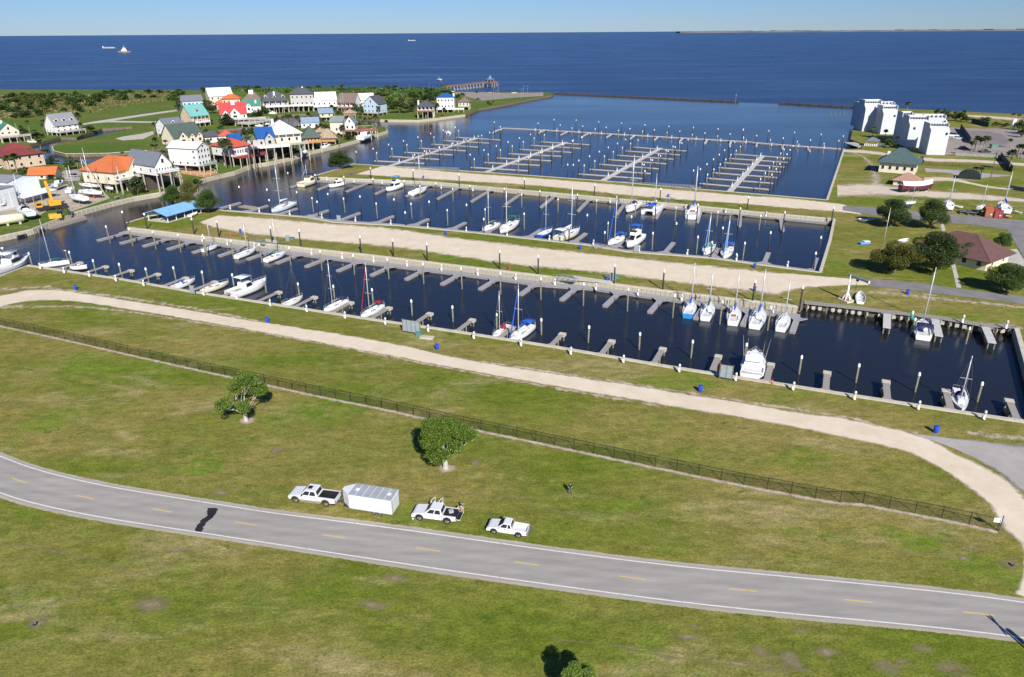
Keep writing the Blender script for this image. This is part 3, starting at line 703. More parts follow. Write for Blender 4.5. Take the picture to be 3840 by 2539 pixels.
for i, (p, r) in enumerate(zip(rp, L0('G6 560,1105 1090,1165 1650,1250', ZP))):
    v = r-p; L = v.length; a = math.atan2(v.y, v.x)
    t = thing('finger_pier', 'pale timber finger pier off the boardwalk at the right, %s from the left' % nth(i), 'pier', (p.x, p.y, 0), a, 'finger piers off the boardwalk')
    MB().box(0, L, -.75, .75, ZP-.16, ZP+.02).build('deck', M_DOCKL, t)
    MB().prism([(L-2, .76), (L, 2.3), (L, .76)], ZP-.14, ZP).prism([(L-2, -.76), (L, -2.3), (L, -.76)], ZP-.14, ZP).build('gusset', M_WOODG, t)
    for y in (-.55, .55): MB().lathe([(.15, -1), (.15, ZP-.17)], 8, (.3, y, 0)).build('support_pile', M_PILEW, t)

# ---- the piles
def L1(s): return L0(s, .3)
pile_row(L1('G1 1237,168 1452,192 1912,243 | G2 82,502 325,532 845,595 1125,628 1715,697 | G3 203,733 533,773 1240,853 1615,908 | G4 527,1003 1002,1063 1880,1173 | G5 1480,815'), 6.1, True, 'behind the middle dock', 'black piles behind the middle dock', True)
pile_row(L1('G1 1075,285 1300,310 1530,342 1775,374 2028,405 | G2 185,642 460,697 735,737 1025,772 1328,810 1648,852 1980,895 | G3 495,942 867,992 1247,1042 1640,1097 2055,1152 | G4 657,1207 1105,1272 1567,1337 2037,1397'), 5.0, False, 'among middle dock fingers', 'timber piles of the middle dock')
pile_row(L1('G1 38,498 312,502 705,488 938,575 1192,612 1452,660 1722,648 2000,692 | G2 168,937 465,982 780,1027 1105,1075 1450,1100 1827,1135 | G3 380,1250 780,1312 1210,1390 1645,1442 | H3 1325,732 1820,802 | G5 275,1305 873,1340 1483,1485 | G8 207,685 875,788 1570,898'), 3.2, False, 'off the near bulkhead', 'timber piles off the near bulkhead')
pile_row(L1('G6 835,1345 1440,1450'), 3.2, False, 'off the boardwalk', 'timber piles off the boardwalk')
pile_row(L1('G2 537,158 808,188 1098,215 1400,235 1713,262 2043,293 | G3 555,318 918,352 2091,462 | G4 258,462 690,480 1125,552 1575,600 2037,650 | G5 1690,205'), 6.0, True, 'at finger tips above the middle strip', 'black piles above the middle strip')
pile_row(L1('G2 825,258 1292,275 | G3 320,388 1085,458 1917,548 | G4 432,598 1475,702 | G5 1640,335'), 4.6, True, 'on the bulkhead above the middle strip', 'black piles on the middle strip bulkhead')
pile_row(L1('G2 1243,242 1550,247 1868,300 | G3 40,300 377,303 730,370 1098,362 1478,408 1870,568 | G4 465,505 900,612 1337,652 1792,717'), 4.8, False, 'in second basin near middle strip', 'timber piles of the second basin south row')
pile_row([p+Vector((-.5, -.5, 0)) for p in n2_tips[:-1]]+L1('V 1811,535'), 6.0, True, 'at finger tips below upper strip', 'black piles of the second basin north row', True)
pile_row(L1('C 503,1120 918,1142 1367,1188 2003,1235 | D 597,1035 1238,1080 | G4 1830,255 | V 1924,519'), 5.4, True, 'on the bulkhead of the upper strip', 'black piles on the upper strip bulkhead')
pile_row(L1('C 985,1282 1305,1310 1978,1372 | D 240,1160 615,1172 | G4 735,292 1128,333 1535,378 1950,418'), 4.4, False, 'in second basin near upper strip', 'timber piles of the second basin north row')
who4 = ['leftmost', 'second from the left', 'third from the left', 'rightmost']
for w in who4:
    pile_row([Vector((p.x, p.y, 0)) for q, p in pier_tip_piles if q == w], 6.0, True, 'at finger tips of %s floating pier' % w.replace(' from the left', ''), 'black piles of the %s floating pier' % w)
    pile_row([Vector((p.x, p.y, 0)) for q, p in pier_wood if q == w], 4.6, False, 'beside fingers of %s floating pier' % w.replace(' from the left', ''), 'timber piles of the %s floating pier' % w)
pile_row([p+Vector((-.6, -.6, 0)) for p in far_tips]+L1('C 1710,640 1768,690 | E 1735,775'), 6.0, True, 'at far dock finger tips', 'black piles at the far dock fingers')
pile_row(L1('D 202,352 417,357 637,375 860,390 1088,410 1322,425 1560,437 1800,452 2045,465 | E 500,608 828,630 1163,655 1508,683 1795,708'), 6.0, True, 'behind the far dock', 'black piles behind the far dock')
pile_row(L1('D 377,412 603,420 832,437 1066,447 1307,460 1552,482 1798,497 2050,510 | E 505,690 855,715 1203,740 1550,770'), 4.4, False, 'before the far dock', 'timber piles before the far dock')
pile_row(L1('C 365,950 | D 333,826 388,828 1085,895 1558,890'), 5.6, True, 'along upper strip facing the floating piers', 'piles along the north edge of the upper strip')
# ---- white power pedestals
PEDB = MB().lathe([(.2, 0), (.2, .12), (.15, .16), (.15, .95), (.19, 1.0), (.19, 1.25), (.12, 1.42), (.03, 1.46)], 10).mesh('post', M_PED, True)
PEDL = MB().lathe([(.155, 1.02), (.197, 1.05), (.197, 1.2), (.155, 1.22)], 10).mesh('lamp_band', M_LENS, True)
PEDX = MB().box(-.26, -.1, -.13, .13, .2, .7).mesh('socket_box', M_PED)
def ped_row(pts, z, where, group, s=1):
    for i, p in enumerate(sorted(dedupe(pts, 2.0), key=lambda p: math.atan2(p.x, p.y))):
        t = thing('power_pedestal', 'white power pedestal %s, %s from left' % (where, nth(i)), 'power pedestal', (p.x, p.y, z), 0, group)
        t.scale = (s, s, s); put('post', PEDB, t); put('lamp_band', PEDL, t); put('socket_box', PEDX, t)
zc = LAND+.16
ped_row(line('G1 398,545 632,585 880,622 1140,665 1412,710 | G2 170,1065 495,1105 822,1170 1180,1225 1555,1290 1950,1350 | G3 540,1420 987,1490 1450,1562 | H3 1153,860 1667,940 | G7 140,282 772,380 1415,485 | G8 190,890 905,1000 1640,1112', zc), zc, 'on the near bulkhead', 'pedestals of the near bulkhead', 1.1)
ped_row(line('G2 158,540 403,572 668,602 1227,667 1527,705 1835,740 | G3 332,780 670,822 1025,867 1397,912 1780,962 | G4 353,1012 765,1067 1193,1117 1638,1180 | G5 1198,818', ZD), ZD, 'on the middle dock', 'pedestals of the middle dock', 1.15)
ped_row(line('G2 430,222 715,252 1013,280 1327,312 1657,342 2003,372 | G3 173,377 535,407 913,442 1312,485 1727,527 | G4 328,572 777,632 1248,668 1730,725 | G5 1353,302', ZD), ZD, 'on dock above middle strip', 'pedestals above the middle strip', 1.15)
ped_row(line('C 70,1115 335,1137 610,1152 1190,1197 1500,1220 | D 400,1040 755,1073 1120,1095 1495,1133 1885,1172 | G4 2018,292', ZD), ZD, 'on the dock of the upper strip', 'pedestals of the upper strip', 1.15)
ped_row(line('D 18,368 230,374 447,387 667,402 893,413 1122,427 1356,442 1595,457 1837,472 2085,483 | E 548,655 882,688 1233,703 1568,722', ZD), ZD, 'on the far dock', 'pedestals of the far dock', 1.2)
for w in who4: ped_row([Vector((p.x, p.y, 0)) for q, p in ped3 if q == w], ZD+.02, 'on the %s floating pier' % w.replace(' from the left', ''), 'pedestals of the %s floating pier' % w, 1.1)
ped_row(line('G6 1400,1225 1888,1290', zc), zc, 'on the boardwalk', 'pedestals of the boardwalk', 1.25)
# ---- blue barrels
BAR = MB().lathe([(.27, 0), (.29, .05), (.295, .28), (.31, .31), (.295, .34), (.295, .58), (.31, .61), (.295, .64), (.29, .87), (.27, .92), (.25, .92), (.24, .8)], 16).mesh('drum', M_BLUE, True)
BRIM = MB().lathe([(.3, .88), (.31, .9), (.3, .93), (.27, .93)], 16).mesh('rim', M_BLUE, True)
bl = [('G1 742,748', 'by the left end of the near sand track'), ('G2 793,1330', 'between the near sand track and the berthed white yachts'), ('V 1012,809', 'below the wide notice board at the near bulkhead'),
      ('G7 373,502', 'above the near sand track with a worn patch of sand'), ('G8 1098,1260', 'at the edge of the grey gravel at the right'), ('G2 528,452', 'at the left end of the middle sand strip'),
      ('G3 710,470', 'on the upper grass edge of the middle strip near two sailboats'), ('G4 197,612', 'on the middle strip left of a gangway'), ('G5 982,312', 'at the upper edge of the middle strip right end'),
      ('G4 462,927', 'beside the notice board on the middle strip'), ('G5 982,572', 'half behind a black pile above the row of sailboats'), ('G6 785,907', 'beside the lane at the right'),
      ('C 310,1066', 'near the small tree on the upper strip'), ('C 1012,1096', 'on the upper strip behind a sailboat mast'), ('D 1322,1018', 'on the upper strip right of the centre')]
for s, w in bl:
    p = L0(s)[0]; t = thing('barrel', 'blue plastic barrel standing '+w, 'barrel', p, random.random()*6, 'blue litter barrels'); t.scale = (1.25,)*3
    put('drum', BAR, t); put('rim', BRIM, t)
# ---- gangways
def gangway(label, a, b, w=1.3, za=LAND+.2, zb=ZD+.1):
    v = b-a; L = Vector((v.x, v.y, 0)).length; t = thing('gangway', label, 'gangway', (a.x, a.y, za), math.atan2(v.y, v.x)); s = (zb-za)/L
    MB().add([(0, -w/2, 0), (L, -w/2, s*L), (L, w/2, s*L), (0, w/2, 0), (0, -w/2, -.1), (L, -w/2, s*L-.1), (L, w/2, s*L-.1), (0, w/2, -.1)],
             [(0, 1, 2, 3), (7, 6, 5, 4), (0, 4, 5, 1), (3, 2, 6, 7), (0, 3, 7, 4), (1, 5, 6, 2)]).build('deck', M_ALU, t)
    n = max(4, int(L/1.4))
    for y in (-w/2, w/2):
        mb = MB().bar((0, y, 1.1), (L, y, s*L+1.1), .08).bar((0, y, .55), (L, y, s*L+.55), .05)
        for i in range(n+1):
            x = L*i/n; mb.bar((x, y, s*x), (x, y, s*x+1.1), .06)
            if i < n: mb.bar((x, y, s*x), (x+L/n, y, s*(x+L/n)+1.1), .05)
        mb.build('handrail', M_ALU, t)
gangway('grey aluminium gangway from the bulkhead to the middle dock at centre', at('G3', 1990, 930), at('G3', 1775, 905, 1.0), 1.5, LAND+.2, ZD+.4)
gangway('grey aluminium gangway beside two sailboats at the left of the middle dock', at('G2', 775, 568), at('G2', 615, 545, 1.0), 1.5, LAND+.2, ZD+.4)
gangway('grey aluminium gangway on the left upper edge of the middle strip', at('G2', 1195, 312), at('G2', 1340, 325, 1.0), 1.4)
gangway('grey aluminium gangway beside the white cruiser with blue canvas', at('G4', 330, 600), at('G4', 520, 612, 1.0), 1.4)
gangway('long aluminium gangway along the upper strip beside the leftmost floating pier', at('C', 1360, 1022), at('C', 830, 992, 1.0), 1.5)
gangway('long aluminium gangway along the upper strip below the third floating pier', at('D', 1570, 935), at('D', 850, 882, 1.0), 1.5)
gangway('aluminium gangway behind the catamaran on the upper strip dock', at('D', 1290, 1062), at('D', 1400, 1100, 1.0), 1.4)
# pale timber approach platforms on the bulkhead beside the gangways
for s, lab in (('G3 1950,880 2350,935 2350,960 1980,925', 'pale timber platform on the bulkhead at the centre gangway'), ('G2 770,520 905,540 895,562 775,548', 'pale timber platform on the bulkhead at the left gangway')):
    tag(MB().prism([(p.x, p.y) for p in L0(s)], LAND+.18, LAND+.3).build('platform', M_CAP), lab, 'platform')
# ---- notice boards
M_SIGNP = mat('faded_notice_panel', (.26, .33, .36), .5, .12, 1.2); M_SIGNF = mat('brown_board_frame', (.2, .14, .1), .85, .2, 2)
def board(label, p, w, h, n, face=0, fr=None):
    t = thing('notice_board', label, 'notice board', p, yaw_to_cam(p)*0+face)
    fr = fr or M_SIGNF
    MB().box(-w/2-.12, -w/2, -.08, .08, 0, h+.15).build('post', fr, t); MB().box(w/2, w/2+.12, -.08, .08, 0, h+.15).build('post', fr, t)
    MB().box(-w/2, w/2, -.03, .03, .35, h).build('backing', fr, t)
    pw = w/n
    for i in range(n): MB().box(-w/2+i*pw+.07, -w/2+(i+1)*pw-.07, -.05, -.031, .45, h-.08).build('panel', M_SIGNP, t)
    return t
board('wide brown notice board with four faded panels at the near bulkhead', at('G3', 375, 1442), 4.0, 3.0, 4, rz_of(near_b[3], near_b[6]))
board('narrow brown notice board with one pale panel beside the moored sportfisher', at('G7', 657, 372), 2.1, 2.9, 2, rz_of(near_b[6], near_b[9]))
board('small pale notice board between two white boats at the near bulkhead', at('G1', 1892, 800), 1.1, 2.4, 1, rz_of(near_b[0], near_b[3]), M_ALU)
board('grey notice board in front of the green box on the middle strip', at('G4', 515, 935), 1.2, 2.4, 1, rz_of(near_b[3], near_b[6]), M_ALU)
board('grey notice board near the left gangway on the middle strip', at('G2', 993, 550), 1.0, 2.2, 1, rz_of(near_b[3], near_b[6]), M_ALU)
board('grey notice board on the upper edge of the middle strip by the second basin', at('G2', 1495, 347), 1.2, 2.2, 2, rz_of(near_b[3], near_b[6]), M_ALU)
board('grey notice board beside the cruiser with blue canvas', at('G4', 748, 652), 1.2, 2.4, 1, rz_of(near_b[3], near_b[6]), M_ALU)
# concrete pad and green box near the wide board, hydrants, cone
M_GREENB = mat('green_utility_paint', (.1, .2, .17), .5, .1, 2); M_RED = mat('red_paint', (.5, .05, .03), .5, .1, 3)
def box_thing(name, label, cat, p, w, d, h, m, rz=0, lid=None):
    t = thing(name, label, cat, p, rz)
    MB().box(-w/2, w/2, -d/2, d/2, 0, h*.82).build('body', m, t, bevel=.03); MB().box(-w/2-.04, w/2+.04, -d/2-.04, d/2+.04, h*.82+.002, h).build('lid', lid or m, t, bevel=.03); return t
box_thing('utility_box', 'green utility box beside the wide notice board', 'utility box', at('G3', 452, 1465), 1.4, .9, .9, M_GREENB, -.2)
box_thing('concrete_pad', 'pale concrete slab on the grass by the green utility box', 'slab', at('G3', 525, 1485), 2.8, 1.3, .3, M_CAP, -.2)
box_thing('utility_box', 'green utility box beside the board on the middle strip', 'utility box', at('G4', 552, 900), 1.3, .8, 1.0, M_GREENB, -.2)
box_thing('utility_box', 'green utility box near the left gangway on the middle strip', 'utility box', at('G2', 1030, 520), 1.6, .8, .8, M_GREENB, -.2)
def hydrant(label, p):
    t = thing('fire_hydrant', label, 'hydrant', p); t.scale = (1.3,)*3
    MB().lathe([(.18, 0), (.18, .08), (.13, .1), (.13, .6), (.17, .62), (.15, .75), (.05, .85)], 10).build('body', M_RED, t, True)
    MB().bar((-.24, 0, .45), (.24, 0, .45), .14).build('outlet', M_RED, t)
hydrant('red hydrant on the grass above the middle dock at centre', at('G3', 1333, 812)); hydrant('red hydrant on the grass at the left of the middle strip', at('G2', 455, 492))
t = thing('traffic_cone', 'orange traffic cone on the near bulkhead beside the sportfisher', 'cone', at('G7', 1183, 412, zc)); M_OR = mat('orange_cone_plastic', (.75, .2, .06), .5, .05)
MB().box(-.2, .2, -.2, .2, 0, .04).build('base', M_OR, t); MB().lathe([(.15, .04), (.03, .75)], 12).build('cone', M_OR, t, True)
# green navigation marker bins
for s, z, lab in (('G4 1725,722', ZD, 'green cone-shaped bin under a white pedestal at the second basin'), ('G6 828,1190', LAND+.1, 'green cone-shaped bin on the boardwalk beside the navy-canvas sailboat')):
    p = at(*([s.split()[0]]+[float(q) for q in s.split()[1].split(',')]), z); t = thing('green_bin', lab, 'bin', p); M_GR = mat('green_bin_plastic', (.01, .3, .2), .4, .05)
    MB().lathe([(.4, 0), (.35, .9), (.3, .95)], 12).build('body', M_GR, t, True); MB().lathe([(.2, .951), (.2, 1.3), (.24, 1.35), (.2, 1.9), (.05, 2.05)], 10).build('white_top', M_WHITE, t, True)
# unoccupied raft
t = thing('raft', 'low timber raft beside the left finger of the second basin', 'raft', at('B', 870, 1245, .2), rz_of(at('B', 780, 1250, 0), at('B', 900, 1270, 0))); MB().box(-4, 4, -1.6, 1.6, -.2, .05).build('deck', M_TIMBER, t); MB().box(-4, 4, -1.6, -1.4, .051, .15).build('rim', M_TIMBER, t)
# ================================================================== boats
M_GEL = mat('white_gelcoat', (.8, .8, .79), .25, .03, 1); M_CREAM = mat('cream_gelcoat', (.72, .66, .48), .3, .04, 1)
M_DECK = mat('pale_deck_nonskid', (.68, .68, .65), .6, .05, 2); M_SPAR = mat('silver_spar', (.62, .62, .63), .35, .05, 2, metal=.3)
M_SPARD = mat('black_spar', (.03, .03, .035), .4, 0); M_WIRE = mat('rigging_wire', (.25, .25, .26), .4, 0, metal=.5)
M_GLASSD = mat('dark_cabin_glass', (.015, .018, .022), .08, 0); M_TEAK = mat('teak', (.3, .15, .06), .7, .2, 3)
CANV = {'blue': mat('blue_canvas', (.01, .09, .5), .8, .1, 2), 'navy': mat('navy_canvas', (.015, .02, .075), .8, .1, 2), 'red': mat('maroon_canvas', (.23, .015, .025), .8, .1, 2),
        'green': mat('green_canvas', (.01, .1, .07), .8, .1, 2), 'grey': mat('grey_canvas', (.17, .18, .2), .8, .1, 2), 'white': mat('white_canvas', (.7, .7, .68), .8, .05, 2),
        'teal': mat('teal_canvas', (.02, .24, .2), .8, .1, 2), 'dkgreen': mat('dark_green_canvas', (.015, .05, .035), .8, .1, 2), 'sky': mat('light_blue_canvas', (.1, .28, .6), .8, .1, 2)}
HULLC = {'white': M_GEL, 'cream': M_CREAM, 'blue': mat('blue_hull_paint', (.01, .1, .4), .3, .05, 1), 'sky': mat('light_blue_hull_paint', (.03, .25, .6), .3, .05, 1), 'pale': mat('pale_blue_gelcoat', (.6, .7, .73), .3, .04, 1)}
M_BOOT = mat('dark_bottom_paint', (.03, .04, .06), .6, .1, 2); M_BOTR = mat('red_bottom_paint', (.25, .05, .04), .7, .15, 2)
def hull_secs(L, B, fb, draft, fine=1.0, transom=.75, n=12, sheer=.25):
    secs = []
    for i in range(n+1):
        t = i/n; x = -L/2+L*t
        if t < .45: w = transom+(1-transom)*math.sin(t/.45*math.pi/2)
        else: w = max(.015, (1-((t-.45)/.55)**(1.9*fine)))
        w *= B/2; h = fb*(1+sheer*(2*t-.9)**2)
        dr = draft*math.sin(max(.08, min(1, (1-t)*3))*math.pi/2)
        ov = .05*L*max(0, (t-.8)/.2)**2
        secs.append((x, w, h, dr, ov))
    return secs
def hull_mesh(t, L, B, fb, draft, m, transom=.75, sheer=.25, boot=M_BOOT, fine=1.0, on_land=False, sub=None):
    S = hull_secs(L, B, fb, draft, fine, transom, 12, sheer); rings = []
    wl = .06
    for x, w, h, dr, ov in S:
        rings.append([(x-ov*0, w, h), (x, w*.97, h*.5), (x-ov, w*.88, wl), (x-ov, -w*.88, wl), (x, -w*.97, h*.5), (x, -w, h)])
    mb = MB().loft(rings, close=False, cap=False)
    n = len(rings)
    mb.add([p for p in rings[0]], [(0, 1, 2, 3, 4, 5)])
    hb = mb.build('hull', m, t, True)
    for p in hb.data.polygons:
        if len(p.vertices) == 6: p.use_smooth = False
    # bottom below the boot line
    rb = []
    for x, w, h, dr, ov in S:
        rb.append([(x-ov, w*.881, wl), (x-ov*1.5, w*.6, -dr*.55), (x-ov*1.5, 0, -dr), (x-ov*1.5, -w*.6, -dr*.55), (x-ov, -w*.881, wl)])
    MB().loft(rb, close=False, cap=False).add([p for p in rb[0]], [(0, 1, 2, 3, 4)]).build('bottom', boot, hb, True)
    # deck just below the sheer
    vs = []; fs = []
    for x, w, h, dr, ov in S: vs += [(x, w*.985, h-.03), (x, 0, h+.02), (x, -w*.985, h-.03)]
    for i in range(n-1):
        a = i*3; fs += [(a, a+3, a+4, a+1), (a+1, a+4, a+5, a+2)]
    me = MB().add(vs, fs).build('deck', M_DECK, t)
    if me.data.polygons[0].normal.z < 0: me.data.flip_normals()
    return hb
def trunk(t, name, x0, x1, w0, w1, z0, z1, m, taper=.85, front=.25, parent=None):
    """cabin house: box narrowed to the top, sloped at its front (x1) end"""
    f = (x1-x0)*front
    lo = [(x0, w0/2, z0), (x0, -w0/2, z0), (x1, -w1/2, z0), (x1, w1/2, z0)]
    hi = [(x0+f*.15, w0/2*taper, z1), (x0+f*.15, -w0/2*taper, z1), (x1-f, -w1/2*taper, z1), (x1-f, w1/2*taper, z1)]
    return MB().add(lo+hi, [(0, 1, 2, 3)[::-1], (4, 5, 6, 7)[::-1], (0, 4, 5, 1), (1, 5, 6, 2), (2, 6, 7, 3), (3, 7, 4, 0)]).build(name, m, parent or t, bevel=.04)
def canopy(t, name, x0, x1, w, z, m, arch=.18, thick=.05, drop=.0, n=6):
    """arched canvas on four struts"""
    secs = []
    for i in range(n+1):
        a = -1+2*i/n; y = a*w/2; zz = z-arch*a*a
        secs.append([(x0, y, zz), (x1, y, zz-drop), (x1, y, zz-drop-thick), (x0, y, zz-thick)])
    return MB().loft(secs).build(name, m, t, True)
def hook(t): return t
def sailboat(label, stern, bow, top=None, hull='white', cover='blue', bimini=None, dodger=None, jib=None, spar=None, beam=None, group='moored sailboats', z=0, mast_t=.58, hatch=None, boom=True, land=False, wind=False, bottom=None, minh=0, spreaders=1, name='sailboat'):
    v = bow-stern; L = math.hypot(v.x, v.y); c = (bow+stern)/2; a = math.atan2(v.y, v.x)
    L = max(L, 4.5); B = beam or L*.31; fb = .055*L+.45
    t = thing(name, label, 'sailboat', (c.x, c.y, z), a, group)
    hb = hull_mesh(t, L, B, fb, .45, HULLC[hull], .72, .22, bottom or M_BOOT)
    s = L/10
    # coachroof, windows, cockpit
    cab = trunk(t, 'cabin', -L*.12, L*.27, B*.58, B*.36, fb-.05, fb+.42*s+.1, M_GEL, .82, .3)
    for sg in (1, -1):
        MB().add([(-L*.08, sg*B*.282, fb+.12*s), (L*.12, sg*B*.226, fb+.12*s), (L*.12, sg*B*.212, fb+.32*s), (-L*.08, sg*B*.265, fb+.32*s)], [(0, 1, 2, 3)]).build('window', M_GLASSD, cab)
    MB().box(-L*.42, -L*.13, -B*.2, B*.2, fb-.02, fb+.035).build('cockpit_sole', M_DECK if not hatch else M_DECK, t)
    for sg in (1, -1): MB().box(-L*.44, -L*.12, sg*B*.3-.12*s, sg*B*.3+.12*s, fb-.03, fb+.25*s).build('coaming', M_GEL, t, bevel=.03)
    MB().box(L*.3, L*.36, -B*.1, B*.1, fb, fb+.07).build('hatch', M_GLASSD if not hatch else M_TEAK, t)
    if hatch == 'teak': MB().box(-L*.2, -L*.1, -B*.16, B*.16, fb+.04, fb+.3*s).build('companionway', M_TEAK, t)
    # lifelines and pulpits
    mb = MB(); pts = hull_secs(L, B, fb, .45, 1, .72, 12, .22)
    for sg in (1, -1):
        q = [(x, sg*w*.96, h+.55) for x, w, h, d, o in pts[::2]]
        for p0_, p1_ in zip(q, q[1:]): mb.bar(p0_, p1_, .025)
        for p0_ in q: mb.bar((p0_[0], p0_[1], p0_[2]-.57), p0_, .03)
    mb.bar((-L/2, B*.34, fb*1.2+.5), (-L/2, -B*.34, fb*1.2+.5), .03).build('lifelines', M_SPAR, t)
    # rig
    if top is not None:
        mx = -L/2+L*mast_t; mp = Vector((c.x+math.cos(a)*mx, c.y+math.sin(a)*mx, z)); H = max(top[0] if isinstance(top, tuple) and not isinstance(top[0], str) else height_at(mp, *top), minh or L*.95)
        ms = M_SPARD if spar == 'black' else M_SPAR
        m_ = MB().tube([(mx, 0, fb), (mx, 0, H*.6), (mx-.06*s, 0, H)], [.1*s+.03, .09*s+.03, .05*s+.02], 8).build('mast', ms, t, True)
        for k in range(spreaders):
            hz = H*(.55 if spreaders == 1 else .42+.26*k); MB().bar((mx, -B*.33, hz), (mx, B*.33, hz), .06*s+.02).build('spreader', ms, m_)
        mb = MB()
        for sg in (1, -1):
            mb.bar((mx-.1, sg*B*.46, fb), (mx, sg*B*.33, H*.55), .022).bar((mx, sg*B*.33, H*.55), (mx, 0, H*.97), .022)
        mb.bar((-L/2+.1, 0, fb*1.15), (mx, 0, H*.98), .022)
        if not jib: mb.bar((L/2-.15, 0, fb*1.25), (mx, 0, H*.96), .03)
        mb.build('rigging', M_WIRE, m_)
        if jib:
            A_ = Vector((L/2-.2, 0, fb*1.25)); B_ = Vector((mx, 0, H*.95))
            MB().tube([A_, A_.lerp(B_, .1), A_.lerp(B_, .5), B_], [.06, .13*s+.03, .1*s+.02, .04], 6).build('furled_jib', CANV[jib], t, True)
        if boom:
            bl_ = L*.4; zb = fb+1.25*s+.15
            MB().tube([(mx, 0, zb), (mx-bl_, 0, zb+.05)], .06*s+.02, 6).build('boom', ms, t, True)
            if cover: MB().tube([(mx-.02, 0, zb+.35*s), (mx-.2*bl_, 0, zb+.22*s), (mx-.7*bl_, 0, zb+.13*s), (mx-bl_, 0, zb+.08*s)], [.1*s+.06, .2*s+.05, .16*s+.04, .08], 8).build('sail_cover', CANV[cover], t, True)
    if bimini:
        z0 = fb+1.55*s+.25; bm = canopy(t, 'bimini', -L*.46, -L*.2, B*.78, z0, CANV[bimini], .16)
        mb = MB()
        for x in (-L*.45, -L*.21):
            for sg in (1, -1): mb.bar((x, sg*B*.37, fb), (x, sg*B*.38, z0-.14), .035)
        mb.build('bimini_frame', M_SPAR, t)
    if dodger:
        secs = []
        for i in range(7):
            an = math.pi*i/6; y = math.cos(an)*B*.3; zz = math.sin(an)**.6*(.75*s+.25)
            secs.append([(-L*.15, y, fb+.2*s+zz), (-L*.07, y*.95, fb+.2*s+zz*.9), (-L*.02, y*.9, fb+.25*s)])
        MB().loft(secs, close=False, cap=False).build('dodger', CANV[dodger], t, True)
    if wind:
        MB().tube([(-L/2+.3, B*.25, fb), (-L/2+.3, B*.25, fb+3.2)], .04, 6).build('wind_generator_pole', M_SPAR, t); MB().bar((-L/2+.3, B*.25-.55, fb+3.2), (-L/2+.3, B*.25+.55, fb+3.2), .1).bar((-L/2+.1, B*.25, fb+3.2), (-L/2+.7, B*.25, fb+3.25), .12).build('wind_generator', M_WHITE, t)
    if land:
        MB().add([(-L*.12, -.12, -.3), (L*.14, -.12, -.3), (L*.1, -.1, -1.5), (-L*.1, -.1, -1.5), (-L*.12, .12, -.3), (L*.14, .12, -.3), (L*.1, .1, -1.5), (-L*.1, .1, -1.5)],
                 [(0, 1, 2, 3), (7, 6, 5, 4), (0, 4, 5, 1), (3, 2, 6, 7), (1, 5, 6, 2), (0, 3, 7, 4)]).build('keel', bottom or M_BOOT, t)
        for x in (-L*.28, L*.2):
            mb = MB()
            for sg in (1, -1): mb.bar((x, sg*B*.42, -1.5), (x, sg*B*.3, -.1), .1)
            mb.build('stand', M_TIMBER, t)
    return t
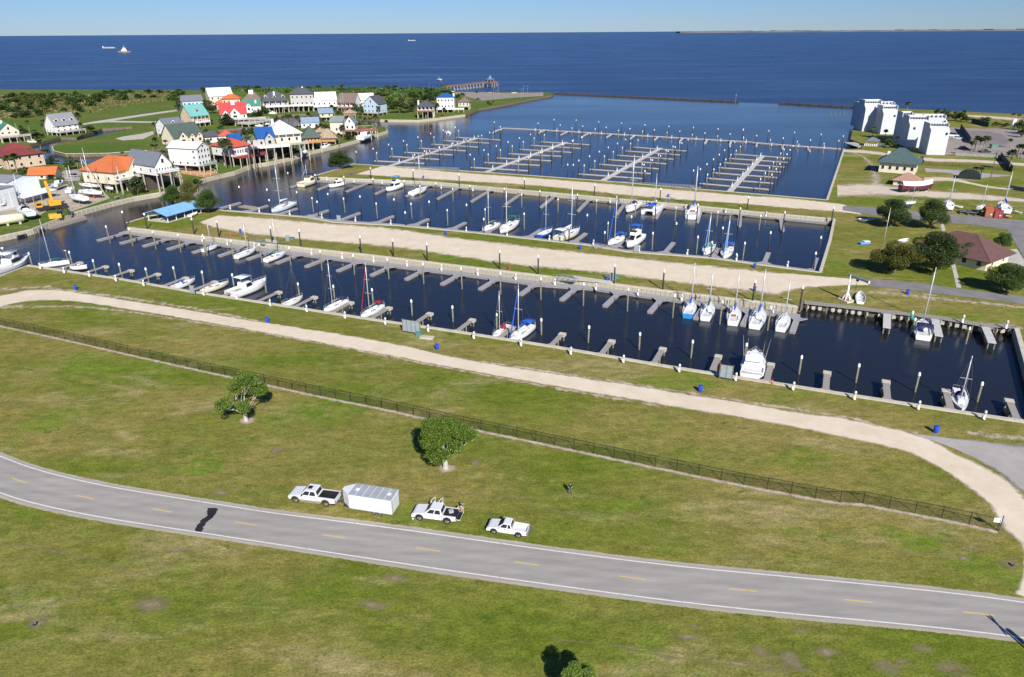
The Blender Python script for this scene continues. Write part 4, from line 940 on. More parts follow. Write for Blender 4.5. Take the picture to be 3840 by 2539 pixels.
def cruiser(label, stern, bow, hull='white', fly=False, bimini=None, hardtop=False, outriggers=False, beam=None, cabin=(-.2, .22), group='moored motor boats', radar=False, z=0, mast=None, kind='motor boat', name='cabin_cruiser', stripe=None, wheelhouse=False, cockpit=True, deckc=None):
    v = bow-stern; L = math.hypot(v.x, v.y); c = (bow+stern)/2; a = math.atan2(v.y, v.x); L = max(L, 4)
    B = beam or L*.34; fb = .07*L+.45; s = L/10; hm = HULLC[hull]
    t = thing(name, label, kind, (c.x, c.y, z), a, group)
    hull_mesh(t, L, B, fb, .5, hm, .9, .45, fine=1.15)
    x0, x1 = L*cabin[0], L*cabin[1]; h1 = fb+1.15*s+.25
    cab = trunk(t, 'cabin', x0, x1, B*.78, B*.52, fb-.05, h1, hm, .86, .35)
    for sg in (1, -1):
        MB().add([(x0+.3*s, sg*(B*.385), fb+.55*s), (x1-.9*s, sg*B*.31, fb+.55*s), (x1-1.2*s, sg*B*.29, h1-.12), (x0+.35*s, sg*B*.352, h1-.12)], [(0, 1, 2, 3)]).build('side_window', M_GLASSD, cab)
    f = (x1-x0)*.35
    MB().add([(x1-.06*f+.02, -B*.2, fb+.35*s), (x1-.06*f+.02, B*.2, fb+.35*s), (x1-.92*f+.03, B*.19, h1-.06), (x1-.92*f+.03, -B*.19, h1-.06)], [(0, 1, 2, 3)]).build('windscreen', M_GLASSD, cab)
    trunk(t, 'foredeck_trunk', x1-.4, L*.4, B*.5, B*.16, fb, fb+.4*s, hm, .8, .3)
    if cockpit:
        MB().box(-L*.48, x0-.05, -B*.36, B*.36, fb-.02, fb+.03).build('cockpit_sole', M_DECK, t)
        for sg in (1, -1): MB().box(-L*.49, x0, sg*B*.42-.07, sg*B*.42+.07, fb, fb+.45*s).build('coaming', hm, t, bevel=.03)
        MB().box(-L*.5, -L*.47, -B*.42, B*.42, fb, fb+.45*s).build('transom', hm, t, bevel=.03)
    zt = h1
    if fly:
        zt = h1+.85*s; fl = trunk(t, 'flybridge', x0-.4*s, x0+(x1-x0)*.62, B*.66, B*.56, h1+.003, zt, hm, 1.03, .25)
        MB().box(x0+.2*s, x0+.7*s, -B*.2, B*.2, zt-.3*s, zt+.25*s).build('helm_seat', M_GEL, fl, bevel=.03)
        MB().add([(x0+(x1-x0)*.6, -B*.26, zt), (x0+(x1-x0)*.6, B*.26, zt), (x0+(x1-x0)*.5, B*.24, zt+.3), (x0+(x1-x0)*.5, -B*.24, zt+.3)], [(0, 1, 2, 3)]).build('flybridge_screen', M_GLASSD, fl)
    if hardtop or bimini:
        z0 = zt+(1.0*s+.45 if not fly else 1.1*s+.5); xa, xb = (x0-.9*s, x0+(x1-x0)*.65) if not fly else (x0-.5*s, x0+(x1-x0)*.55)
        canopy(t, 'hardtop' if hardtop else 'bimini', xa, xb, B*.74, z0, M_GEL if hardtop else CANV[bimini], .1)
        mb = MB()
        for x in (xa+.1, xb-.1):
            for sg in (1, -1): mb.bar((x, sg*B*.33, zt-.3), (x, sg*B*.34, z0-.1), .05)
        mb.build('canopy_frame', M_SPAR, t)
    if wheelhouse:
        w = trunk(t, 'wheelhouse', x0+(x1-x0)*.35, x0+(x1-x0)*.8, B*.6, B*.5, h1+.003, h1+1.3*s, hm, .95, .15)
        MB().box(x0+(x1-x0)*.42, x0+(x1-x0)*.72, -B*.305, B*.305, h1+.6*s, h1+1.05*s).build('wheelhouse_windows', M_GLASSD, w)
    if mast: MB().tube([(x0+.2*s, 0, h1), (x0+.1*s, 0, mast)], [.1, .05], 8).bar((x0+.1*s, 0, mast*.8), (x0-2.2*s, 0, h1+1.4*s), .07).build('mast', M_WHITE, t, True)
    if radar: MB().lathe([(.08, 0), (.08, .5), (.34, .55), (.34, .8), (.1, .85)], 10, (x0+.2*s, 0, zt+(1.5*s+.6 if (hardtop or bimini) else .05))).build('radar_dome', M_WHITE, t, True)
    if outriggers:
        mb = MB()
        for sg in (1, -1): mb.tube([(x0+.5*s, sg*B*.4, h1), (x0-1.0*s, sg*B*.52, h1+5.2)], [.05, .02], 6)
        mb.build('outriggers', M_SPAR, t)
        mb = MB()
        for sg in (1, -1): mb.tube([(x0+.9*s, sg*B*.3, zt), (x0+.8*s, sg*B*.32, zt+3)], [.03, .015], 5)
        mb.build('antennas', M_SPAR, t)
    pts = hull_secs(L, B, fb, .5, 1.15, .9, 12, .45); mb = MB()
    for sg in (1, -1):
        q = [(x, sg*w*.94, h+.5) for x, w, h, d, o in pts[6:]]
        for p0_, p1_ in zip(q, q[1:]): mb.bar(p0_, p1_, .035)
        for p0_ in q: mb.bar((p0_[0], p0_[1], p0_[2]-.52), p0_, .03)
    mb.build('bow_rail', M_SPAR, t)
    return t
def S(f, x, y, z=.45): return at(f, x, y, z)
# near bulkhead, from the left
cruiser('white trawler yacht with flat hardtop and crowded stern at the left edge', S('G1', -70, 600), S('G1', 292, 462), hardtop=True, radar=True, cabin=(-.12, .26), name='trawler_yacht', wheelhouse=True)
sailboat('long white ketch-size sailboat with green sail cover and wind generator', S('G1', 683, 480), S('G1', 385, 520), ('G1', 415, 52), cover='green', wind=True, mast_t=.6, spreaders=2)
t = cruiser('small white skiff hung on a lift at the first near piers', S('G1', 858, 530, .8), S('G1', 692, 545, .8), cabin=(-.1, .1), z=.5, name='skiff', kind='skiff')
sailboat('white mastless sailboat with blue cockpit canvas by the small pale board', S('G1', 1690, 738), S('G1', 1913, 655), None, cover=None, dodger='blue')
sailboat('cream mastless launch with varnished foredeck at the near bulkhead', S('G2', 148, 1032), S('G2', 412, 945), None, hull='cream', cover=None, hatch='teak')
cruiser('large white express cruiser with pale soft top beside the near bulkhead', S('G2', 425, 1083), S('G2', 785, 945), hardtop=True, cabin=(-.18, .12))
sailboat('slim white sailboat with thin black mast at the near bulkhead', S('G2', 955, 1168), S('G2', 1138, 1085), ('G2', 1015, 772), cover=None, spar='black', mast_t=.6)
sailboat('white sailboat with navy bimini between near finger piers', S('G2', 1565, 1125), S('G2', 1348, 1222), ('G2', 1370, 716), cover=None, bimini='navy', mast_t=.62, spreaders=2)
sailboat('white sailboat with maroon bimini and maroon furled jib', S('G2', 1915, 1175), S('G2', 1710, 1282), ('G2', 1742, 742), cover=None, bimini='red', jib='red', mast_t=.6, spreaders=2)
sailboat('white sailboat with maroon sail cover beside the blue-canvas sailboat', S('G3', 1335, 1375), S('G3', 1170, 1485), ('G3', 1230, 1020), cover='red', dodger='red', mast_t=.6)
sailboat('white sailboat with bright blue bimini and blue furled jib', S('G3', 1552, 1375), S('G3', 1338, 1520), ('G3', 1390, 960), cover='blue', bimini='blue', jib='blue', mast_t=.62)
cruiser('big white sportfisher with outriggers moored stern to the near bulkhead', S('G7', 948, 352), S('G7', 990, 95), fly=True, outriggers=True, beam=4.6, cabin=(-.22, .22), name='sportfisher')
sailboat('white sailboat with navy dodger moored bow to the near bulkhead at right', S('G8', 1352, 800), S('G8', 1385, 1035), ('G8', 1466, 392), cover='navy', dodger='navy', mast_t=.56)
sailboat('wide white sailboat with navy canvas stern toward the camera at the boardwalk', S('G6', 962, 1405), S('G6', 950, 1215), ('G6', 1035, 592), cover=None, bimini='navy', dodger='navy', beam=4.0, mast_t=.8, group='moored sailboats')
# middle dock
sailboat('small white sailboat at the left end of the middle dock', S('G2', 158, 630), S('G2', 303, 582), ('G2', 213, 346), cover=None)
sailboat('white sailboat with navy sail cover left of the left gangway', S('G2', 485, 695), S('G2', 678, 618), ('G2', 563, 336), cover='navy')
sailboat('white sailboat with orange washboard right of the left gangway', S('G2', 775, 730), S('G2', 972, 650), ('G2', 857, 306), cover='teal', hatch='teak')
for lab, st, bo, tp, hu, cv, ha in (('white sailboat with sky-blue hull stripe, leftmost of the five by the hoist', (232, 862), (285, 700), (283, 250), 'sky', 'blue', None),
        ('white sailboat with green sail cover, second of the five by the hoist', (432, 890), (490, 722), (497, 350), 'white', 'green', None),
        ('white sailboat with blue cover and red-brown companionway, third of the five by the hoist', (740, 943), (768, 765), (797, 352), 'white', 'blue', 'teak'),
        ('white sailboat with short blue sail cover, fourth of the five by the hoist', (985, 982), (1060, 790), (1088, 322), 'white', 'blue', None),
        ('plain white sailboat, rightmost of the five by the hoist', (1275, 1012), (1335, 845), (1355, 446), 'white', None, None)):
    sailboat(lab, S('G5', *st), S('G5', *bo), ('G5', *tp), hull=hu, cover=cv, hatch=ha, mast_t=.72)
# second basin, south side
sailboat('long grey-white sailboat with tall mast and grey dodger, leftmost in second basin', S('B', 1308, 1218), S('B', 1095, 1300), ('B', 1106, 812), hull='pale', cover='white', dodger='grey', mast_t=.6, spreaders=2)
sailboat('white sailboat with dark green dodger in the second basin', S('G3', 1218, 372), S('G3', 1065, 435), ('G3', 1098, 22), cover=None, dodger='dkgreen')
sailboat('white sailboat with teal-green bimini beside the dark green dodger boat', S('G3', 1390, 355), S('G3', 1242, 458), ('G3', 1272, 2), cover='green', bimini='green')
sailboat('small sailboat with blue hull and blue canvas in the second basin', S('G3', 1625, 492), S('G3', 1752, 428), ('G3', 1676, 100), hull='blue', cover='blue', mast_t=.5)
sailboat('cream cutter with pale blue stern and awning in the second basin', S('G3', 1800, 525), S('G3', 2022, 432), ('G3', 1930, -28), hull='cream', cover='white', bimini='white', mast_t=.62, spreaders=2)
sailboat('white sailboat with blue bimini and blue furled jib beside the blue-topped cruiser', S('G4', 622, 500), S('G4', 470, 568), ('G4', 548, 82), cover='blue', bimini='blue', jib='blue')
cruiser('white flybridge cruiser with bright blue bimini in the second basin', S('G4', 785, 500), S('G4', 655, 595), fly=True, bimini='blue')
sailboat('white sailboat with teal dodger, left of the finger in the second basin', S('G4', 1490, 585), S('G4', 1408, 672), ('G4', 1455, 250), cover=None, dodger='teal', jib='sky')
sailboat('white sailboat with bright blue canvas, right of the finger in the second basin', S('G4', 1660, 610), S('G4', 1600, 708), ('G4', 1650, 280), cover='blue', bimini='blue', jib='sky')
# second basin, north side
cruiser('cream trawler with mast and pilothouse at the left end of the upper dock', S('K8', 150, 510), S('K8', 460, 410), hull='cream', wheelhouse=True, mast=8.5, cabin=(-.1, .28), name='trawler', bimini='navy', beam=4.4)
cruiser('white flybridge cruiser beside the cream trawler', S('K8', 985, 470), S('K8', 700, 530), fly=True, cabin=(-.3, .15))
cruiser('white flybridge cruiser with sky-blue stripe and blue bimini on the upper dock', S('C', 790, 1172), S('C', 650, 1218), fly=True, bimini='sky', cabin=(-.3, .15))
sailboat('white sailboat with low sheer on the left half of the upper dock', S('C', 895, 1255), S('C', 1048, 1195), ('C', 975, 850), cover='grey')
sailboat('white sailboat with navy dodger on the right half of the upper dock', S('D', 1025, 1085), S('D', 910, 1165), ('D', 964, 602), cover=None, dodger='navy')
def catamaran(label, st, bo, top, W):
    v = bo-st; L = v.length; c = (bo+st)/2; t = thing('catamaran', label, 'catamaran', (c.x, c.y, 0), math.atan2(v.y, v.x))
    for s_ in (-1, 1):
        n0 = len(t.children); hull_mesh(t, L, 1.5, 1.3, .4, M_GEL, .85, .15)
        for o in [o for o in bpy.data.objects if o.parent == t and o.location.y == 0 and o.name.split('.')[0] in ('hull', 'deck')]: o.location.y = s_*(W/2-.75)
    MB().box(-L*.36, L*.18, -W/2+.7, W/2-.7, .8, 1.35).build('bridge_deck', M_GEL, t, bevel=.05); cab = trunk(t, 'cabin', -L*.12, L*.2, W*.62, W*.45, 1.351, 2.3, M_GEL, .85, .3)
    for s_ in (1, -1): MB().add([(-L*.1, s_*W*.312, 1.6), (L*.1, s_*W*.25, 1.6), (L*.08, s_*W*.235, 2.1), (-L*.1, s_*W*.285, 2.1)], [(0, 1, 2, 3)]).build('window', M_GLASSD, cab)
    canopy(t, 'awning', -L*.4, -L*.1, W*.6, 3.2, CANV['blue'], .12)
    mp = Vector((c.x, c.y, 0)); H = height_at(mp, *top); m = MB().tube([(L*.1, 0, 2.3), (L*.1, 0, H)], [.13, .06], 8).build('mast', M_SPAR, t, True); MB().bar((L*.1, 0, H*.95), (L*.45, 0, 1.2), .03).bar((L*.1, 0, H*.95), (-L*.4, W*.4, 1.2), .03).bar((L*.1, 0, H*.95), (-L*.4, -W*.4, 1.2), .03).build('rigging', M_WIRE, m); MB().tube([(L*.1, 0, 3.5), (-L*.3, 0, 3.6)], .14, 6).build('boom', M_SPAR, t, True)
catamaran('wide catamaran with blue awning on the upper dock', S('D', 1130, 1180), S('D', 1225, 1095), ('D', 1175, 792), 5.6)
sailboat('white sailboat with draped blue sail stern toward the camera on the upper dock', S('D', 1545, 1225), S('D', 1585, 1120), ('D', 1575, 730), cover='blue', hatch='teak', mast_t=.7)
# afloat elsewhere
sailboat('white sailboat moored at the boat yard bank in the canal', S('A', 1095, 1215), S('A', 1300, 1158), ('A', 1165, 845), cover=None, dodger='grey')
cruiser('small white motor boat with blue top under way in the harbour', S('C', 1275, 652), S('C', 1222, 645), bimini='blue', cabin=(-.2, .1), name='motor_boat')
cruiser('small white motor boat alone on the open bay beyond the pier', S('J8', 535, 158, .2), S('J8', 615, 165, .2), cabin=(-.2, .2), hardtop=True, name='motor_boat')
# dinghy on the bank under the hoist
def dinghy(label, stern, bow, m, z, beam=None, over=False, group='dinghies'):
    v = bow-stern; L = max(2.4, math.hypot(v.x, v.y)); c = (bow+stern)/2; B = beam or L*.42; t = thing('dinghy', label, 'dinghy', (c.x, c.y, z), math.atan2(v.y, v.x), group)
    S_ = hull_secs(L, B, .45, .2, 1, .8, 10, .25); out = []; inn = []
    for x, w, h, d, o in S_: out.append([(x, w, h+.1), (x, w*.8, .05), (x, 0, -.1+.1), (x, -w*.8, .05), (x, -w, h+.1)]); inn.append([(x*.95, w*.86, h+.1), (x*.93, w*.65, .18), (x*.93, 0, .15), (x*.93, -w*.65, .18), (x*.95, -w*.86, h+.1)])
    MB().loft(out, close=False, cap=False).add(out[0], [(0, 1, 2, 3, 4)]).build('hull', m, t, True); b = MB().loft(inn, close=False, cap=False).build('inner_shell', M_DECK, t, True); b.data.flip_normals()
    mb = MB()
    for A_, B_ in zip(out, out[1:]): mb.bar(A_[0], B_[0], .1); mb.bar(A_[4], B_[4], .1)
    mb.build('gunwale', m, t)
    for x in (-L*.25, L*.08): MB().box(x-.12, x+.12, -B*.4, B*.4, .32, .37).build('thwart', M_TEAK if over else M_DECK, t)
    return t
dinghy('white open boat standing on the bank under the boat hoist', at('K6', 1175, 740), at('K6', 1180, 530), M_GEL, LAND+.05, 2.1)
# ================================================================== vehicles and people by the road
M_PAINT = mat('white_car_paint', (.68, .69, .7), .22, .02, 1, spec=.6); M_TYRE = mat('tyre_rubber', (.02, .02, .02), .85, .15, 6); M_RIM = mat('alloy_rim', (.55, .55, .56), .3, .05, 4, metal=.7)
M_GLASSC = mat('car_glass', (.02, .024, .028), .06, 0); M_BLACKP = mat('black_trim', (.018, .018, .018), .6, .1, 4); M_CHROME = mat('chrome_trim', (.6, .6, .6), .15, 0, metal=.9)
M_TAN = mat('tan_cladding', (.3, .25, .18), .5, .05, 2); M_LINER = mat('black_bed_liner', (.012, .013, .018), .7, .15, 5); M_HEAD = mat('headlamp_lens', (.7, .72, .74), .1, 0); M_TAIL = mat('red_tail_lens', (.45, .02, .02), .2, 0)
def wheel(t, x, y, r, w=.26, out=1):
    wh = bpy.data.objects.new('wheel', None); link(wh, t); wh.location = (x, y, r); wh.empty_display_size = .1
    prof = [(r*.62, -w/2), (r*.93, -w/2), (r, -w*.32), (r, w*.32), (r*.93, w/2), (r*.62, w/2)]
    def ring(prof, n=20):
        mb = MB(); secs = []
        for k in range(n):
            a = 2*math.pi*k/n; secs.append([(p[0]*math.cos(a), p[1], p[0]*math.sin(a)) for p in prof])
        secs.append(secs[0]); return mb.loft(secs, close=True, cap=False)
    ring(prof).build('tyre', M_TYRE, wh, True)
    mb = MB(); n = 20; yo = out*w*.36
    vs = [(math.cos(2*math.pi*k/n)*r*.62, yo, math.sin(2*math.pi*k/n)*r*.62) for k in range(n)]+[(0, yo+out*.03, 0)]
    mb.add(vs, [(k, (k+1) % n, n) for k in range(n)])
    rim = mb.build('rim', M_RIM, wh)
    mb = MB()
    for k in range(6):
        a = 2*math.pi*k/6; mb.bar((0, yo+out*.05, 0), (math.cos(a)*r*.6, yo+out*.02, math.sin(a)*r*.6), .09, .03)
    mb.build('spokes', M_CHROME, wh)
    return wh
def arch(cx, r, n=8): return [(cx+r*math.cos(math.pi*k/n), r*1.0*math.sin(math.pi*k/n)) for k in range(n+1)]   # right to left, over the wheel
def pickup(label, pf, pr, W, H, over_f, over_r, cabL, bedL, liner, two_tone=False, crew=True, doors=False, gate=False, sunroof=False, grp='pickups parked on the verge'):
    """pf, pr: where the near-side front and rear wheels meet the ground; local x runs forward, +y is the near side mirrored below"""
    v = pf-pr; wb = math.hypot(v.x, v.y); a = math.atan2(v.y, v.x); nrm = Vector((-math.sin(a), math.cos(a), 0))
    if nrm.y > 0: nrm = -nrm                          # towards the camera
    c = (pf+pr)/2-nrm*(W/2-.12); sgn = 1 if nrm.dot(Vector((-math.sin(a), math.cos(a), 0))) > 0 else -1
    t = thing('pickup_truck', label, 'pickup truck', (c.x, c.y, LAND), a, grp)
    r = .47 if H > 1.9 else .39; xf, xr = wb/2, -wb/2; x1 = xf+over_f; x0 = xr-over_r; gc = r*.9; z1 = H*.56; hood = H*.58; sill = H*.275
    xb = x0+bedL                                       # bed / cab split
    xw = xb+cabL; cowl = xw-.05
    # front clip and cab lower body, with wheel arch
    prof = [(xb+.02, sill), (xf-r*1.2, sill)]+[(p[0], sill+p[1]*.98) for p in reversed(arch(xf, r*1.2))][0:]+[(x1-.25, sill*1.0), (x1-.06, sill*1.15), (x1, z1*.72), (x1-.05, hood*.9), (x1-.3, hood*.99), (xf-.05, hood*1.06), (cowl, hood*1.12), (xb+.02, hood*1.1)]
    body = MB().side(prof, -W/2, W/2).build('body', M_PAINT, t, bevel=.05)
    # bed
    arc_r = [(p[0], sill+p[1]*.98) for p in reversed(arch(xr, r*1.2))]
    sp = [(x0, sill*1.15), (xr-r*1.2, sill)]+arc_r+[(xb, sill), (xb, hood*1.08), (x0, hood*1.06)]
    for s in (1, -1): MB().side(sp, s*(W/2-.1)-.07, s*(W/2-.1)+.07).build('bed_side', M_PAINT, t, bevel=.03)
    MB().box(x0+.02, xb-.005, -W/2+.17, W/2-.17, sill+.12, sill+.3).build('bed_floor', M_LINER if liner else M_PAINT, t)
    MB().box(xb-.07, xb-.006, -W/2+.17, W/2-.17, sill+.3, hood*1.07).build('bed_front', M_PAINT, t)
    if liner:
        for s in (1, -1): MB().box(x0+.05, xb-.08, s*(W/2-.19)-.015, s*(W/2-.19)+.015, sill+.3, hood*1.04).build('liner_side', M_LINER, t)
        MB().box(xb-.1, xb-.072, -W/2+.2, W/2-.2, sill+.301, hood*1.04).build('liner_front', M_LINER, t)
    for s in (1, -1): MB().box(xr-.42, xr+.42, s*(W/2-.33)-.12, s*(W/2-.33)+.12, sill+.301, sill+.52).build('wheel_well', M_LINER if liner else M_PAINT, t, bevel=.04)
    if gate: g = MB().box(x0-.55, x0+.0, -W/2+.12, W/2-.12, sill+.2, sill+.27).build('tailgate', M_PAINT, t, bevel=.02); MB().box(x0-.52, x0-.03, -W/2+.2, W/2-.2, sill+.272, sill+.285).build('gate_liner', M_LINER, g)
    else: MB().box(x0-.03, x0+.05, -W/2+.18, W/2-.18, sill+.25, hood*1.06).build('tailgate', M_PAINT, t, bevel=.02)
    # greenhouse
    zt = H; zb = hood*1.095; ins = .2; fs = .78; rs = .22
    lo = [(xb+.03, W/2-.06), (xb+.03, -W/2+.06), (cowl, -W/2+.06), (cowl, W/2-.06)]; hi = [(xb+.03+rs, W/2-ins), (xb+.03+rs, -W/2+ins), (cowl-fs, -W/2+ins), (cowl-fs, W/2-ins)]
    vs = [(p[0], p[1], zb) for p in lo]+[(p[0], p[1], zt-.04) for p in hi]
    cab = MB().add(vs, [(7, 6, 5, 4), (0, 4, 5, 1), (1, 5, 6, 2), (2, 6, 7, 3), (3, 7, 4, 0), (0, 1, 2, 3)][:]).build('cab', M_PAINT, t, bevel=.06)
    def quad(name, i, j, u0, u1, w0, w1, m, parent=cab, push=.012):
        A_, B_ = Vector(vs[i]), Vector(vs[j]); C_, D_ = Vector(vs[i+4]), Vector(vs[j+4])
        pt = lambda u, w: A_.lerp(B_, u).lerp(C_.lerp(D_, u), w)
        q = [pt(u0, w0), pt(u1, w0), pt(u1, w1), pt(u0, w1)]; n = (q[1]-q[0]).cross(q[3]-q[0]).normalized()
        ctr = (Vector(vs[0])+Vector(vs[6]))/2
        if n.dot(q[0]-ctr) < 0: n = -n
        return MB().add([p+n*push for p in q], [(0, 1, 2, 3)]).build(name, m, parent)
    quad('windscreen', 2, 3, .06, .94, .08, .92, M_GLASSC); quad('rear_window', 0, 1, .1, .9, .15, .85, M_GLASSC)
    for i, j, s in ((3, 0, 1), (1, 2, -1)):
        f = (lambda u: u) if i == 3 else (lambda u: 1-u)
        cuts = [(.1, .5), (.56, .93)] if crew else [(.12, .62), (.7, .93)]
        for u0, u1 in cuts:
            if i == 3: quad('side_window', 3, 0, u0, u1, .1, .86, M_GLASSC)
            else: quad('side_window', 1, 2, 1-u1, 1-u0, .1, .86, M_GLASSC)
    if sunroof: MB().box(cowl-fs-.75, cowl-fs-.15, -W*.17, W*.17, zt-.045, zt-.025).build('sunroof', M_GLASSC, cab)
    # door seams, handles, mirrors
    for s in (1, -1):
        mb = MB()
        for x in ([cowl-.12, xb+cabL*.5, xb+.06] if crew else [cowl-.12, xb+cabL*.36]): mb.box(x-.012, x+.012, s*(W/2+.001)-.004, s*(W/2+.001)+.004, sill+.05, hood*1.08)
        mb.build('door_seam', M_BLACKP, body)
        for x in ([xb+cabL*.56, xb+.2] if crew else [xb+cabL*.42]): MB().box(x, x+.2, s*(W/2+.015)-.015, s*(W/2+.015)+.015, hood*.98, hood*.98+.05).build('door_handle', M_BLACKP, body)
        MB().box(cowl-.5, cowl-.36, s*(W/2+.14)-.14, s*(W/2+.14)+.14, hood*1.12, hood*1.12+.24).build('mirror', M_BLACKP if two_tone else M_PAINT, t, bevel=.03)
        MB().box(x1-.1, x1-.01, s*W*.39-.14, s*W*.39+.14, hood*.68, hood*.88).build('headlight', M_HEAD, t, bevel=.02)
        MB().box(x0-.035, x0+.02, s*(W/2-.1)-.075, s*(W/2-.1)+.075, hood*.62, hood*.95).build('tail_light', M_TAIL, t)
    MB().box(x1-.045, x1+.012, -W*.28, W*.28, hood*.6, hood*.88).build('grille', M_CHROME if not two_tone else M_BLACKP, t)
    MB().box(x1-.12, x1+.14, -W/2+.02, W/2-.02, sill*.85, sill*1.55).build('front_bumper', M_TAN if two_tone else M_PAINT, t, bevel=.05)
    MB().box(x0-.22, x0-.01, -W/2+.04, W/2-.04, sill*.95, sill*1.45).build('rear_bumper', M_CHROME, t, bevel=.04)
    if two_tone:
        for s in (1, -1):
            MB().box(xr+r*1.3, xf-r*1.3, s*(W/2+.01)-.02, s*(W/2+.01)+.02, sill-.02, sill+.16).build('rocker_cladding', M_TAN, t)
            MB().box(xr+r*1.5, xf-r*1.5, s*(W/2+.07)-.1, s*(W/2+.07)+.1, sill-.1, sill-.05).build('running_board', M_TAN, t)
            for xc in (xf, xr):
                fl = [(xc+math.cos(math.pi*k/8)*r*1.34, sill+math.sin(math.pi*k/8)*r*1.34) for k in range(9)]+[(xc+math.cos(math.pi*k/8)*r*1.16, sill+math.sin(math.pi*k/8)*r*1.16) for k in reversed(range(9))]
                MB().side(fl, s*(W/2+.03)-.035, s*(W/2+.03)+.035).build('fender_flare', M_TAN, t)
    for xc in (xf, xr):                               # dark wheel housings
        for s in (1, -1): MB().side([(xc+math.cos(math.pi*k/8)*r*1.17, sill+math.sin(math.pi*k/8)*r*1.15) for k in range(9)], s*(W/2-.14)-.1, s*(W/2-.14)+.1).build('wheel_housing', M_BLACKP, t)
    for s in (1, -1): MB().box(xr+r*1.25, xf-r*1.25, s*(W/2-.1)-.06, s*(W/2-.1)+.06, sill-.08, sill-.003).build('sill', M_BLACKP, t)
    MB().box(x0+.1, x1-.1, -W/2+.25, W/2-.25, .28, sill+.1).build('chassis', M_BLACKP, t)
    for x in (xf, xr):
        for s in (1, -1): wheel(t, x, s*(W/2-.16), r, .26, s)
    if doors:                                        # far-side doors standing open
        s = -sgn
        for x, an in ((cowl-.15, 62), (xb+cabL*.5, 62)):
            d = bpy.data.objects.new('door', None); link(d, t); d.location = (x, s*(W/2+.02), 0); d.rotation_euler = (0, 0, s*math.radians(-an)+0); d.empty_display_size = .1
            Ld = cabL*.43
            MB().box(-Ld, 0, -.04, .04, sill+.06, hood*1.08).build('door_panel', M_PAINT, d, bevel=.02)
            fr = MB(); zt2 = H-.1
            fr.bar((-Ld, 0, hood*1.06), (-Ld+.12, -s*.12, zt2), .06).bar((-Ld+.12, -s*.12, zt2), (-.45, -s*.12, zt2), .06).bar((-.45, -s*.12, zt2), (-.05, 0, hood*1.06), .06)
            fr.build('window_frame', M_PAINT, d)
    return t, dict(x0=x0, xb=xb, sill=sill, hood=hood, sgn=sgn)
pickup('white crew-cab pickup with tan cladding and sunroof hitched to the white trailer', at('H2', 145, 320), at('H2', 412, 354), 2.03, 2.14, .98, 1.35, 2.55, 2.5, True, two_tone=True, sunroof=True)
tr2, d2 = pickup('white crew-cab pickup with open far doors and lowered tailgate', at('H2', 1243, 480), at('H2', 1488, 511), 2.0, 2.02, .95, 1.15, 2.45, 1.78, True, doors=True, gate=True)
pickup('small white extended-cab pickup with empty bed, rightmost on the verge', at('H2', 1903, 599), at('H2', 2120, 634), 1.76, 1.8, .85, 1.05, 1.95, 1.85, False, crew=False)
# cargo in the second pickup
q = tr2.matrix_basis @ Vector((d2['x0']+1.0, -d2['sgn']*.45, d2['sill']+.3))
t = thing('equipment_case', 'grey equipment case in the bed of the pickup with open doors', 'case', q, .4); MB().box(-.3, .3, -.22, .22, 0, .38).build('body', mat('grey_case', (.4, .4, .42), .5, .1, 3), t, bevel=.03); MB().bar((-.1, -.22, .4), (.1, -.22, .4), .04).build('handle', M_BLACKP, t)
t = thing('drink_cup', 'small white cup standing in the grass before the second pickup', 'cup', at('H2', 1183, 474)); MB().lathe([(.07, 0), (.1, .22), (.1, .26)], 12).build('cup', M_WHITE, t, True); MB().lathe([(.105, .261), (.1, .28)], 12).build('lid', M_WHITE, t)
